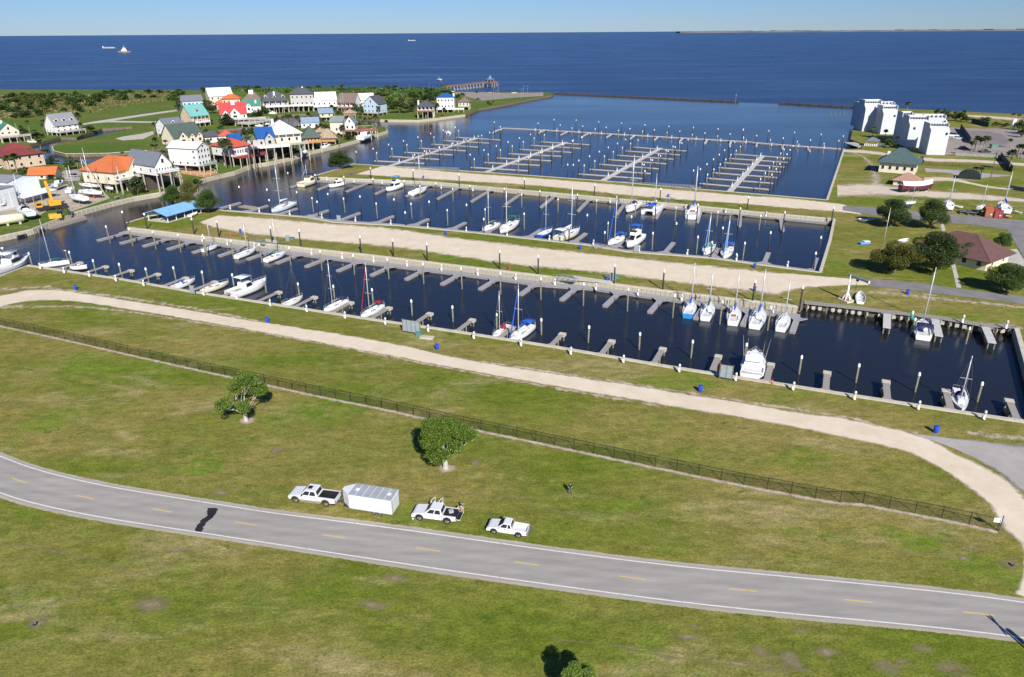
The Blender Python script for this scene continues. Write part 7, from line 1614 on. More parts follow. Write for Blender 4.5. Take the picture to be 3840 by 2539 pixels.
def grove(name, label, poly, n, size, h, m, seed):
    """uncountable ground growth: tufts of blades spread over an outline"""
    rng = random.Random(seed); vs = []; fs = []; pts = line(poly); xs = [p.x for p in pts]; ys = [p.y for p in pts]
    def inside(x, y):
        c = False; j = len(pts)-1
        for i in range(len(pts)):
            a, b = pts[i], pts[j]
            if (a.y > y) != (b.y > y) and x < (b.x-a.x)*(y-a.y)/(b.y-a.y)+a.x: c = not c
            j = i
        return c
    k = 0
    while k < n:
        x, y = rng.uniform(min(xs), max(xs)), rng.uniform(min(ys), max(ys))
        if not inside(x, y): continue
        k += 1
        for _ in range(3):
            a = rng.uniform(0, 6.28); s = size*rng.uniform(.5, 1.2); hh = h*rng.uniform(.4, 1.2); dx, dy = math.cos(a)*s, math.sin(a)*s; lx, ly = rng.uniform(-.3, .3)*h, rng.uniform(-.3, .3)*h; i = len(vs)
            vs += [(x-dx, y-dy, LAND), (x+dx, y+dy, LAND), (x+dx*.6+lx, y+dy*.6+ly, LAND+hh), (x-dx*.6+lx, y-dy*.6+ly, LAND+hh)]; fs.append((i, i+1, i+2, i+3))
    return tag(MB().add(vs, fs).build(name, m), label, 'scrub', kind='stuff')
grove('marsh_grass', 'straw-coloured marsh grass around the left scrub belt', 'A 0,160 1000,150 1800,110 1800,190 1500,215 1000,300 950,320 450,330 0,400', 5000, .9, 1.1, leaf_mat('marsh_straw', (.2, .2, .07), .35), 3)
grove('shore_brush', 'low green brush on the spit behind the village', 'B 380,95 2091,88 | C 700,225 1300,235 1250,300 900,310 400,270 | B 1400,130 700,110', 4500, 1.0, 2.4, LF['mid'], 4)
# bare and worn patches of the lawns
M_BARE = ragged_mat('bare_soil', (.34, .27, .18), (.25, .2, .11), .9, 1.2, edge=.3, soft=.5); M_MULCH = ragged_mat('mulch_ring', (.42, .34, .27), (.3, .22, .16), 1.4, .5, edge=.75, soft=.15)
def patch(name, p, rx, ry, m, rz=0, z=.02):
    n = 28; vs = [(p.x, p.y, LAND+z)]; ac = [0.]
    for r in (.4, .75, 1.05, 1.35):
        for k in range(n):
            a = 2*math.pi*k/n; x, y = math.cos(a)*rx*r, math.sin(a)*ry*r; vs.append((p.x+x*math.cos(rz)-y*math.sin(rz), p.y+x*math.sin(rz)+y*math.cos(rz), LAND+z)); ac.append(r)
    fs = [(0, 1+k, 1+(k+1) % n) for k in range(n)]+[(1+j*n+k, 1+(j+1)*n+k, 1+(j+1)*n+(k+1) % n, 1+j*n+(k+1) % n) for j in range(3) for k in range(n)]
    me = MB().add(vs, fs).mesh(name, m); t = me.attributes.new('across', 'FLOAT', 'POINT'); t.data.foreach_set('value', ac); o = bpy.data.objects.new(name, me); link(o); return tag(o, kind='structure')
patch('mulch_ring', at('H1', 597, 725), 1.7, 1.4, M_MULCH); patch('mulch_ring', at('K7', 915, 1345), 1.55, 1.3, M_MULCH)
for f, x, y, rx, ry in (('V', 1187, 987, 1.3, .9), ('H7', 290, 1545, 2.0, 1.3), ('H7', 1175, 1400, 3.0, 1.8), ('K7', 1480, 1240, 1.2, 1.6), ('H1', 880, 1020, 1.4, 1.5), ('H7', 1380, 965, 2.6, .6), ('V', 75, 735, 2.2, 1.2), ('H1', 340, 1440, 1.6, 1.4), ('H8', 1290, 330, 2.2, 1.8), ('H8', 1170, 300, 1.5, 1.2),
                     ('H8', 1460, 300, 1.8, .9), ('H8', 2040, 370, 2.6, 1.2), ('H8', 1740, 370, 2.0, 1.2), ('H8', 830, 230, 1.8, .6), ('H8', 1350, 205, 1.2, .6), ('H8', 860, 180, 1.0, .5), ('H6', 1930, 1240, 1.6, 1.5), ('H6', 1420, 1180, 1.2, .7), ('V', 915, 1340, 2.4, .8), ('V', 860, 1400, 2.5, 1.2), ('H8', 1900, 285, 1.4, .7), ('H8', 1810, 345, 1.2, .6)):
    patch('bare_patch', at(f, x, y), rx, ry, M_BARE, -.1, .016+random.random()*.01)
# pale ruts of tyres beside the road
M_RUT = ragged_mat('tyre_rut', (.3, .24, .14), (.24, .2, .1), .8, 1.4, edge=.1, soft=.5)
for s0, wd_ in (('H8 200,240 600,280 1000,330 1400,390', .35), ('H8 520,290 900,345 1300,395', .3), ('H2 700,235 1300,235 1800,250 2372,300', .3), ('H6 -200,990 300,1040 900,1120 1250,1160', .3), ('H2 600,120 900,150 1300,215', .25), ('H5 300,640 900,760 1400,850', .3), ('H7 0,900 600,1010 1200,1180', .3)):
    c = smooth(line(s0), 2); band('tyre_rut', offset_line(c, wd_), offset_line(c, -wd_), LAND+.014, M_RUT, 50, 4, sm=0, over=1.3)
# worn sandy fringes beside the tracks
M_FRINGE = ragged_mat('sandy_fringe', (.52, .44, .32), (.38, .31, .2), .8, 1.5, edge=.2, soft=.25)
band('sandy_fringe', line('G1 400,690 900,740 1600,850 2091,930 | G2 800,1320'), line('G1 400,770 900,830 1600,920 2091,1000 | G2 800,1365'), LAND+.012, M_FRINGE, 80, 8, over=1.3)
band('sandy_fringe', line('G1 0,700 500,690 '), line('G1 0,800 500,740'), LAND+.013, M_FRINGE, 30, 8, over=1.3)
band('sandy_fringe', line('H3 0,860 1000,1010 2091,1160 | G7 700,560 1400,650 2091,760 | G8 500,1170 900,1240'), line('H3 0,920 1000,1070 2091,1240 | G7 700,620 1400,740 2091,830 | G8 500,1230 900,1300'), LAND+.012, M_FRINGE, 120, 8, over=1.2)
band('sandy_fringe', line('G1 0,880 900,880 2091,1060 | G2 1000,1450 | H3 0,980 1000,1160 2091,1340'), line('G1 0,960 900,930 2091,1120 | G2 1000,1500 | H3 0,1030 1000,1220 2091,1420'), LAND+.011, M_FRINGE, 120, 8, over=1.2)
band('sandy_fringe', line('F 20,660 250,680 300,950 200,1100'), line('F 150,640 480,760 600,1000 600,1180'), LAND+.012, M_FRINGE, 40, 10, over=1.2)
band('sandy_fringe', line('G6 50,830 700,860 1400,930 2091,1020'), line('G6 50,900 700,960 1400,1040 2091,1090'), LAND+.012, M_FRINGE, 60, 8, over=1.2)
band('sandy_fringe', line('G8 1400,1190 1800,1230 2091,1270 2400,1310'), line('G8 1500,1330 1800,1380 2091,1410 2400,1450'), LAND+.013, M_FRINGE, 40, 8, over=1.2)
# ================================================================== breakwaters, pier, cars, yard and other small things
M_RUST = mat('rust_brown_sheet_piling', (.07, .05, .045), .9, .3, .4)
def breakwater(label, a, b):
    t = thing('breakwater', label, 'breakwater', (a.x, a.y, 0), rz_of(a, b)); L = (b-a).length
    MB().box(0, L, -.5, .5, -2, .9).build('wall', M_RUST, t); MB().box(0, L, -.6, .6, .901, 1.1).build('cap', mat('weathered_cap', (.12, .095, .085), .9, .3, .4), t)
    me = MB().box(-.25, .25, -.25, .25, -2, 1.4).mesh('king_pile', M_RUST)
    for i in range(int(L/9)+1):
        for s in (-1, 1): put('king_pile', me, t, (i*9, s*.75, 0))
breakwater('long rust-brown breakwater left of the harbour entrance', at('N', 2070, 352, 0), at('N', 2770, 384, 0))
breakwater('short rust-brown breakwater right of the harbour entrance', at('N', 2922, 389, 0), at('N', 3216, 406, 0))
def post_thing(name, label, cat, p, h, r, m, head=None, group=None):
    t = thing(name, label, cat, p, 0, group); MB().tube([(0, 0, -1), (0, 0, h)], [r, r*.7], 6).build('post', m, t)
    if head == 'lamp': MB().bar((0, 0, h), (1.6, 0, h+.25), .12).build('arm', m, t); MB().box(1.2, 2.0, -.18, .18, h+.16, h+.3).build('lamp_head', M_ALU, t)
    elif head == 'cap': MB().lathe([(r*1.3, h-.4), (r*1.3, h), (.05, h+.3)], 8).build('cap', M_WHITE, t)
    elif head == 'cross': MB().bar((0, -1.3, h-.9), (0, 1.3, h-.9), .16).build('crossarm', m, t); MB().lathe([(.28, h-2.6), (.28, h-1.4)], 10, (.45, 0, 0)).build('transformer', M_ALU, t)
    return t
post_thing('channel_marker', 'thin marker post at the end of the long breakwater', 'marker', at('D', 1980, 95, 0), 7, .25, M_PILEW, 'cap')
for i, (x, y) in enumerate(((1650, 290), (1710, 285), (1772, 290), (1830, 290), (1942, 300))): post_thing('old_pile', 'bare old pile before the white apartment blocks, %s from left' % nth(i), 'pile', at('E', x, y, 0), 3.2, .2, M_PILEW, None, 'old piles by the apartments')
for i, (f, x, y, tp) in enumerate((('J8', 360, 388, 235), ('J8', 437, 402, 275), ('J8', 1018, 445, 285), ('J8', 1082, 392, 250), ('J8', 1122, 495, 345), ('J8', 1625, 468, 300), ('J8', 1672, 525, 370), ('J8', 1722, 422, 250), ('C', 877, 250, 182), ('C', 1970, 320, 222), ('C', 1995, 280, 190), ('C', 2033, 275, 185))):
    p = at(f, x, y); post_thing('lamp_post', 'tall pale lamp post around the pier car park, %s listed from shore' % nth(i), 'lamp post', p, height_at(p, f, x, tp), .14, M_ALU, 'lamp', 'lamp posts of the pier car park')
# fishing pier
def fishing_pier():
    a = at('J8', 700, 372, 0); b = at('J8', 1500, 288, 0); an = rz_of(a, b); L = (b-a).length; zd = 4.6
    t = thing('fishing_pier', 'long timber fishing pier with blue-roofed pavilion reaching into the bay', 'pier', (a.x, a.y, 0), an)
    MB().box(-6, L, -1.8, 1.8, zd-.5, zd).build('deck', WL['brown'], t); mb = MB()
    for s in (-1, 1):
        mb.bar((-6, s*1.8, zd+1.1), (L, s*1.8, zd+1.1), .18)
        for i in range(int(L/3)): mb.bar((i*3, s*1.8, zd), (i*3, s*1.8, zd+1.1), .14)
    mb.build('rail', WL['brown'], t); pm = postm(M_TPOST)
    for i in range(int(L/6)):
        for s in (-1, 1): put('pile', pm, t, (i*6, s*1.5, -2), 0, (.5, .5, zd+1.5))
    MB().box(L, L+12, -7, 7, zd-.55, zd-.003).build('platform', WL['brown'], t)
    for x in (L+1, L+6, L+11):
        for y in (-6.5, 0, 6.5): put('pile', pm, t, (x, y, -2), 0, (.5, .5, zd+1.4))
    mb = MB()
    for y in (-7, 7): mb.bar((L, y, zd+1.1), (L+12, y, zd+1.1), .2).bar((L, y, zd+.5), (L+12, y, zd+.5), .2)
    mb.bar((L+12, -7, zd+1.1), (L+12, 7, zd+1.1), .2).build('platform_rail', WL['brown'], t)
    c = (L+6, 0, zd); M_TQ = mat('turquoise_blue_roof', (.05, .22, .34), .6, .08, .5)
    MB().lathe([(6.0, 3.2), (6.0, 3.35), (2.0, 4.8), (1.9, 4.8)], 8, c).build('pavilion_roof', M_TQ, t)
    for k in range(8): put('column', postm(WL['ochre']), t, (c[0]+5*math.cos(k*math.pi/4), 5*math.sin(k*math.pi/4), zd), 0, (.4, .4, 3.2))
    MB().lathe([(1.7, 4.8), (1.7, 6.6)], 8, c).build('cupola', WL['ochre'], t); MB().lathe([(2.2, 6.6), (2.2, 6.75), (.2, 7.8)], 8, c).build('cupola_roof', M_TQ, t)
fishing_pier()
# ---- cars
def car(label, p, rz, m, L=4.6, W=1.8, H=1.5, van=False, name='car', group='parked cars'):
    t = thing(name, label, 'van' if van else 'car', p, rz, group); h = H*.55
    MB().side([(-L/2, .3), (-L/2, h*.95), (-L*.35, h*1.02), (L*.2, h), (L*.45, h*.82), (L/2, h*.7), (L/2, .3)], -W/2, W/2).build('body', m, t, bevel=.06)
    x0, x1 = (-L*.49, L*.3) if van else (-L*.4, L*.24)
    cb = MB().add([(x0, W*.47, h), (x0, -W*.47, h), (x1, -W*.47, h), (x1, W*.47, h), (x0+.35, W*.38, H), (x0+.35, -W*.38, H), (x1-.75, -W*.38, H), (x1-.75, W*.38, H)], [(3, 2, 1, 0), (4, 5, 6, 7)[::-1], (0, 4, 5, 1), (1, 5, 6, 2), (2, 6, 7, 3), (3, 7, 4, 0)]).build('cabin', M_GLASSC, t)
    MB().add([(x0+.33, W*.39, H+.005), (x0+.33, -W*.39, H+.005), (x1-.73, -W*.39, H+.005), (x1-.73, W*.39, H+.005)], [(0, 1, 2, 3)]).build('roof', m, t)
    for x in (-L*.3, L*.31):
        for s in (1, -1):
            wl = MB(); n = 14; r = .32
            wl.add([(x+r*math.cos(2*math.pi*k/n), s*(W/2-.1)+y, r+r*math.sin(2*math.pi*k/n)) for y in (-.11, .11) for k in range(n)], [tuple(range(n)), tuple(range(2*n-1, n-1, -1))]+[(k, (k+1) % n, (k+1) % n+n, k+n) for k in range(n)]).build('wheel', M_TYRE, t)
    return t
M_CARB = mat('black_car_paint', (.015, .016, .02), .25, 0); M_CARS = mat('silver_car_paint', (.45, .46, .48), .3, .03, metal=.3); M_CARD = mat('dark_blue_car_paint', (.02, .03, .06), .25, 0)
for f, x, y, rz, m, lab, kw in (('J8', 825, 392, .3, M_PAINT, 'white car at the left end of the pier car park', {}), ('J8', 1300, 405, 1.2, M_CARB, 'black car, leftmost of three in the pier car park row', {}), ('J8', 1430, 408, 1.2, M_CARS, 'silver car, middle of three in the pier car park row', {}), ('J8', 1562, 412, 1.2, M_PAINT, 'white car, rightmost of three in the pier car park row', {}),
        ('J8', 1330, 540, .1, M_CARB, 'black car alone on the lower side of the pier car park', {}), ('J8', 2030, 425, .1, mat('cream_car_paint', (.6, .5, .28), .3, 0), 'cream truck-like car at the right end of the pier car park', dict(van=True, H=2.2, L=6)),
        ('K2', 690, 750, -.5, M_PAINT, 'white van behind the apartment blocks', dict(van=True, H=2.6, L=6.5, W=2.2)), ('K2', 800, 790, -.4, M_PAINT, 'white pickup-like car in front of the white van', dict(L=5.6)), ('K2', 900, 985, .1, M_CARB, 'black car left of the palm island', {}), ('K2', 1330, 1055, -.1, M_CARD, 'dark blue car right of the palm island', dict(L=5.4)), ('K2', 2090, 1090, 1.0, M_CARD, 'dark blue car at the right edge of the car park', {}),
        ('J2', 1460, 225, -.2, M_CARS, 'silver car parked behind the yard masts', {}), ('J1', 2, 1100, .2, M_PAINT, 'white car before the tan house at the left edge', {})): car(lab, at(f, x, y), rz, m, **kw)
# ---- ships on the bay
def tug(label, p, L, rz, barge=True):
    t = thing('tugboat', label, 'ship', p, rz, 'ships on the bay'); M_H = mat('rust_hull', (.28, .17, .12), .7, .15, .1)
    MB().prism([(-L/2, -L*.14), (L*.35, -L*.14), (L/2, 0), (L*.35, L*.14), (-L/2, L*.14)], -1, L*.1).build('hull', M_H, t); MB().box(-L*.25, L*.2, -L*.1, L*.1, L*.1, L*.22).build('deckhouse', WL['cream'], t); MB().box(-L*.1, L*.12, -L*.08, L*.08, L*.221, L*.36).build('wheelhouse', M_WHITE, t); MB().bar((0, 0, L*.36), (0, 0, L*.55), L*.02).build('mast', M_WHITE, t)
tug('rust and cream tugboat at the left of the bay', at('N', 468, 196, 0), 42, .2)
def barge(label, p, L, W, rz, m, name='barge'):
    t = thing(name, label, 'barge', p, rz, 'ships on the bay'); MB().prism([(-L/2, -W/2), (L*.46, -W/2), (L/2, 0), (L*.46, W/2), (-L/2, W/2)], -1, 4.0).build('hull', m, t); MB().box(-L*.42, L*.4, -W*.4, W*.4, 4.001, 5.6).build('cargo_coaming', mat('cargo_cover', (.35, .3, .26), .8, .1, .1), t); MB().box(-L*.48, -L*.43, -W*.3, W*.3, 4.001, 9).build('deckhouse', M_WHITE, t)
barge('low grey barge behind the rust tugboat', at('N', 410, 181, 0), 60, 12, .1, mat('grey_hull', (.3, .32, .34), .7, .1, .1)); barge('small pale barge near the centre of the horizon', at('N', 1545, 153, 0), 60, 12, 0, mat('pale_hull', (.45, .4, .34), .7, .1, .1))
# ---- boat hoist
def hoist():
    p = at('K6', 905, 668); h = height_at(p, 'K6', 962, 150); e = at('K6', 1350, 312, LAND+h-.3); v = e-p; L = math.hypot(v.x, v.y); an = math.atan2(v.y, v.x)
    t = thing('boat_hoist', 'tall white jib boat hoist on a rusty concrete base', 'hoist', p, an); M_J = mat('white_steel', (.72, .74, .74), .5, .06, 1); M_JG = mat('grey_steel_beam', (.3, .33, .36), .5, .1, 1)
    MB().box(-1.6, 1.6, -1.3, 1.3, 0, .35).build('base', M_CAP, t, bevel=.04); MB().lathe([(1.1, .351), (.9, .42)], 12).build('base_plate', mat('rust_plate', (.3, .1, .05), .9, .3, 2), t)
    MB().tube([(0, 0, .4), (0, 0, h*.3), (0, 0, h)], [.34, .26, .2], 10).build('mast', M_J, t, True)
    mb = MB()
    for k in range(6): a = k*math.pi/3; mb.bar((math.cos(a)*.95, math.sin(a)*.95, .4), (math.cos(a)*.15, math.sin(a)*.15, 2.0), .2)
    mb.build('foot_brace', M_J, t); MB().box(-.9, L, -.13, .13, h-.5, h+.02).build('jib_beam', M_JG, t); MB().box(L-.02, L+.12, -.2, .2, h-.55, h+.07).build('end_stop', M_J, t); MB().box(L*.35, L*.35+.5, -.2, .2, h-.95, h-.51).build('trolley', M_BLACKP, t); MB().bar((L*.35+.2, 0, h-1), (L*.35+.2, 0, h-3.2), .05).build('chain', M_BLACKP, t)
hoist()
p = at('G6', 515, 345); t = thing('flagpole', 'white bare flagpole on the lawn left of the club house trees', 'pole', p); hh = height_at(p, 'F', 568, 1285); MB().tube([(0, 0, 0), (0, 0, hh)], [.12, .05], 8).build('pole', M_SPAR, t, True); MB().ball((0, 0, hh+.08), .12).build('finial', M_SPAR, t, True)
# ---- right yard
def container(label, f, x, y, m, rz):
    p = at(f, x, y); t = thing('shipping_container', label, 'container', p, yaw_to_cam(p)+rz, 'shipping containers'); W, H, L = 2.44, 2.6, 6.06
    MB().box(-W/2, W/2, 0, L, .05, H).build('box', m, t)
    for i in range(13): MB().box(-W/2-.03, -W/2-.001, .3+i*.44, .5+i*.44, .15, H-.1).build('rib', m, t); MB().box(W/2+.001, W/2+.03, .3+i*.44, .5+i*.44, .15, H-.1).build('rib', m, t); MB().box(-W/2+.1, W/2-.1, .3+i*.44, .5+i*.44, H+.001, H+.03).build('roof_rib', m, t)
    for s in (-1, 1):
        d = MB().box(min(s*.02, s*(W/2-.06)), max(s*.02, s*(W/2-.06)), -.05, -.001, .12, H-.08).build('door', m, t)
        for q in (.3, .75): MB().bar((s*q, -.08, .12), (s*q, -.08, H-.1), .05).build('lock_rod', M_ALU, d)
    MB().box(.15, .7, -.056, -.051, .9, 1.3).build('plate', M_WHITE, t)
container('orange-red shipping container, left of the pair', 'K3', 1812, 915, mat('orange_red_container', (.42, .12, .05), .7, .12, 1), .12); container('dark red shipping container, right of the pair', 'K3', 1955, 932, mat('dark_red_container', (.3, .04, .04), .7, .12, 1), .12)
ZL = LAND+1.6
def yard_sail(label, f, st, bo, tp, **kw): sailboat(label, at(f, *st, ZL), at(f, *bo, ZL), ((f,)+tp) if tp else None, z=ZL, land=True, group='boats laid up ashore', **kw)
yard_sail('white sailboat on stands left of the gear heap in the right yard', 'K3', (1185, 790), (1165, 690), (1215, 372), cover=None, mast_t=.6)
yard_sail('dark sailboat on stands behind the orange-red container', 'K3', (1640, 790), (1740, 750), (1742, 372), cover='grey', hull='pale', mast_t=.55)
yard_sail('white sailboat with blue boom cover right of the containers', 'K3', (2085, 850), (1995, 720), (2096, 352), cover='blue', mast_t=.55)
yard_sail('small grey sailboat on a trailer behind the round trees', 'K3', (500, 705), (630, 695), (605, 342), cover=None, hull='pale', mast_t=.6)
dinghy('pale open boat beside the gear heap in the right yard', at('K3', 1270, 765), at('K3', 1395, 780), M_GEL, LAND+.3); dinghy('white open boat at the far right of the yard', at('K3', 2215, 850), at('K3', 2335, 875), M_GEL, LAND+.3); dinghy('red and white small boat before the dark red container', at('K3', 2060, 915), at('K3', 2145, 925), mat('red_white_hull', (.65, .25, .22), .4, .1), LAND+.2)
for i, x in enumerate((1400, 1490, 1580)):
    p = at('K3', x, 845+i*8); t = thing('beach_catamaran', 'grey beach catamaran in the yard heap, %s from left' % nth(i), 'catamaran', p, 1.2+i*.2, 'beach catamarans in the yard')
    for s in (-1, 1): MB().loft([[(x_, s*1.1+w, .3), (x_, s*1.1, .75), (x_, s*1.1-w, .3), (x_, s*1.1, .05)] for x_, w in ((-2.4, .12), (-1, .22), (1, .22), (2.5, .03))]).build('hull', CANV['grey'], t)
    MB().box(-1.2, 1.0, -1.0, 1.0, .7, .76).build('trampoline', M_DARK, t); MB().bar((1.0, -1.1, .75), (1.0, 1.1, .75), .1).bar((-1.2, -1.1, .75), (-1.2, 1.1, .75), .1).build('beam', M_ALU, t)
def schooner():
    a, b = at('F', 700, 1075, LAND+1.2), at('F', 1065, 1060, LAND+1.2); v = b-a; L = v.length; c = (a+b)/2; t = thing('laid_up_wooden_boat', 'large laid-up wooden boat with maroon hull and white cover by the tan-roofed shed', 'boat', (c.x, c.y, LAND+1.0), math.atan2(v.y, v.x))
    hull_mesh(t, L, L*.25, 1.5, .9, mat('maroon_hull_paint', (.1, .02, .035), .5, .1, 1), .7, .3, M_DARK)
    secs = []
    for x, w, h, dr, ov in hull_secs(L*.94, L*.25, 1.5, .9, 1, .7, 10, .3): secs.append([(x, w*1.02, h+.05), (x, w*.5, h+1.1), (x, 0, h+1.5), (x, -w*.5, h+1.1), (x, -w*1.02, h+.05)])
    MB().loft(secs, close=False, cap=False).build('cover', CANV['white'], t)
    for x in (-L*.3, 0, L*.3):
        MB().box(x-.3, x+.3, -.6, .6, -1.0, -.75).build('block', M_WHITE, t)
        for s in (-1, 1): MB().bar((x, s*L*.13, -1.0), (x, s*L*.09, .4), .14).build('prop', M_TIMBER, t)
schooner()
t = thing('tarp_shelter', 'dark rounded tarp shelter on the lawn under two small palms', 'shelter', at('F', 1475, 955), yaw_to_cam(at('F', 1475, 955))); MB().loft([[(4.2*math.cos(math.pi*k/8), y, 3.4*math.sin(math.pi*k/8)**.8) for k in range(9)] for y in (-3, 3)], close=False, cap=True).build('tarp', mat('black_green_tarp', (.012, .02, .018), .8, .2, 1), t); MB().box(-4.3, 4.3, -3.1, -2.9, 0, .2).build('ground_frame', M_TIMBER, t)
box_thing('dumpster', 'dark green dumpster in the car park behind the apartments', 'dumpster', at('K2', 1490, 972), 3.4, 2.0, 2.2, M_GREENB, 0)
post_thing('utility_pole', 'dark leaning utility pole on the right lawn', 'utility pole', at('K2', 1432, 1560), 11, .18, M_BARK, 'cross')
t = thing('white_pylon', 'white upright slab sign near the right shore', 'sign', at('K2', 1862, 605), .3); MB().box(-1.3, 1.3, -.4, .4, 0, 6.2).build('slab', M_WHITE, t, bevel=.05); MB().box(-1.6, 1.6, -.7, .7, 0, .3).build('plinth', M_CAP, t)
def hedge(label, a, b, h, w, m, name='screen_fence', cat='fence'):
    t = thing(name, label, cat, (a.x, a.y, LAND), rz_of(a, b)); L = (b-a).length
    n = max(2, int(L/3)); 
    for i in range(n): MB().box(L*i/n+.04, L*(i+1)/n-.04, -w/2, w/2, .05, h).build('panel', m, t); MB().box(L*i/n-.08, L*i/n+.08, -w/2-.05, w/2+.05, 0, h+.15).build('post', m, t)
M_SCR = mat('dark_green_screen', (.035, .05, .055), .8, .15, 1)
hedge('tall dark screen fence left of the tennis court', at('K2', 838, 600), at('K2', 1030, 880), 3.2, .15, M_SCR); hedge('dark screen fence behind the hedge at the right shore', at('K2', 1060, 475), at('K2', 1390, 560), 3.0, .15, M_SCR); hedge('dark screen fence at the right lawn corner', at('K2', 1620, 1160), at('K2', 1850, 1440), 2.6, .15, M_SCR)
hedge('low grey wall along the car park before the apartments', at('K2', 740, 1115), at('K2', 1640, 1165), 1.4, .3, mat('grey_block_wall', (.3, .29, .28), .9, .15, 1), 'low_wall', 'wall')
hedge('dark low hedge at the right edge lawn', at('F', 1940, 1075), at('F', 2200, 1120), 1.5, .8, M_SCR, 'low_hedge', 'hedge')
def wire_fence(label, s, h=1.6, step=3.0, group=None):
    pts = line(s); t = thing('wire_fence', label, 'fence', (0, 0, 0)); L = sum((b-a).length for a, b in zip(pts, pts[1:])); n = int(L/step); c = arc(pts, n); post = MB().lathe([(.05, 0), (.05, h)], 6).mesh('post', M_FENCE)
    for i, p in enumerate(c):
        put('post', post, t, (p.x, p.y, LAND))
        if i < n: q = c[i+1]; MB().add([(p.x, p.y, LAND+.03), (q.x, q.y, LAND+.03), (q.x, q.y, LAND+h), (p.x, p.y, LAND+h)], [(0, 1, 2, 3)]).build('mesh_panel', M_LINK, t)
wire_fence('thin wire fence behind the right lawn and dirt drive', 'K2 90,1300 600,1330 1100,1385 1600,1400 1850,1430', 1.8)
# small gazebo and dock by the apartments
p = at('K1', 470, 915); t = thing('gazebo', 'small gazebo with blue-grey roof and white fence by the apartments', 'gazebo', p, yaw_to_cam(p)); roof_mesh(6, 5, 2.6, 4.2, 'hip', .5).build('roof', RF['slate'], t)
for x in (-2.7, 2.7):
    for y in (-2.2, 2.2): put('post', postm(M_DECKW), t, (x, y, 0), 0, (.2, .2, 2.6))
for i in range(12): put('picket', postm(M_DECKW), t, (-3.5+i*.95, -3.2, 0), 0, (.55, .1, 1.2))
t = thing('small_dock', 'small brown dock in the corner below the apartments', 'dock', at('K1', 165, 900, 1.3), 0); MB().box(-3.2, 3.2, -9, 9, -.25, 0).build('deck', WL['grey'], t)
for x in (-2.8, 2.8):
    for y in (-8.5, 0, 8.5): put('pile', postm(M_PILEW), t, (x, y, -2.5), 0, (.35, .35, 2.8))
# lawn items left of the club house
dinghy('white and blue rowing boat under the round tree on the right lawn', at('F', 250, 1440), at('F', 420, 1425), HULLC['pale'], LAND+.2); dinghy('white boat leaning beside the club house trees', at('G6', 700, 345), at('G6', 790, 315), M_GEL, LAND+.3)
t = thing('tarp_bundle', 'blue and white tarp bundle on the right lawn', 'bundle', at('G6', 300, 345), .2); MB().box(-1.6, 1.6, -.7, .7, 0, .7).build('bundle', CANV['sky'], t, bevel=.2); MB().box(-.3, 1.5, -.6, .6, .701, .95).build('top_sheet', CANV['white'], t, bevel=.08)
dinghy('white upturned boat beside the pale blue pavilion', at('A', 1860, 1350), at('A', 1935, 1315), M_GEL, LAND+.2)
# ---- boat yard at the left
def mobile_crane():
    p = at('J2', 1080, 862); t = thing('mobile_crane', 'yellow mobile crane with raised boom in the boat yard', 'crane', p, yaw_to_cam(p)+.15); M_Y = mat('yellow_machine_paint', (.62, .33, .03), .5, .12, 1)
    MB().box(-5.5, 4.0, -1.3, 1.3, .7, 1.5).build('chassis', M_BLACKP, t); MB().box(-5.6, -3.6, -1.2, 1.2, 1.501, 3.2).build('cab', M_Y, t, bevel=.08); MB().box(-5.4, -3.9, -1.22, -1.201, 2.2, 3.0).build('cab_window', M_GLASSC, t)
    MB().box(-1.6, 2.2, -1.3, 1.3, 1.502, 3.4).build('turret', M_Y, t, bevel=.08); h = height_at(p, 'J2', 1035, 290); MB().bar((-.2, 0, 2.8), (-.9, 0, h), .9, .9).build('boom', M_Y, t); MB().bar((-.9, 0, h), (-1.0, 0, h+.8), .4).build('boom_head', M_RED, t)
    for x in (-4.6, -3.2, .5, 1.9, 3.2):
        for s in (-1, 1): w = MB().lathe([(.6, -.2), (.6, .2)], 14).build('wheel', M_TYRE, t); w.location = (x, s*1.2, .6); w.rotation_euler = (math.pi/2, 0, 0)
mobile_crane()
def work_barge():
    pts = line('J2 890,1175 1000,1210 1690,1010 1640,985 1300,985 940,1080', .9); t = thing('work_barge', 'flat timber work barge carrying a yellow excavator at the yard', 'barge', (0, 0, 0)); MB().prism([(q.x, q.y) for q in pts], -.5, .9).build('hull', M_WOODG, t); MB().prism([((q.x-pts[0].x)*.97+pts[0].x+.2, (q.y-pts[0].y)*.97+pts[0].y+.2) for q in pts], .901, .98).build('deck', M_TIMBER, t)
    pts = line('J2 0,1385 360,1380 850,1240 840,1180 350,1290 0,1340', .8); t = thing('work_float', 'long dark work float along the yard bank at the left edge', 'barge', (0, 0, 0)); MB().prism([(q.x, q.y) for q in pts], -.5, .8).build('hull', M_PILED, t); MB().prism([((q.x-pts[2].x)*.96+pts[2].x-.4, (q.y-pts[2].y)*.96+pts[2].y) for q in pts], .801, .88).build('deck', M_TIMBER, t)
work_barge()
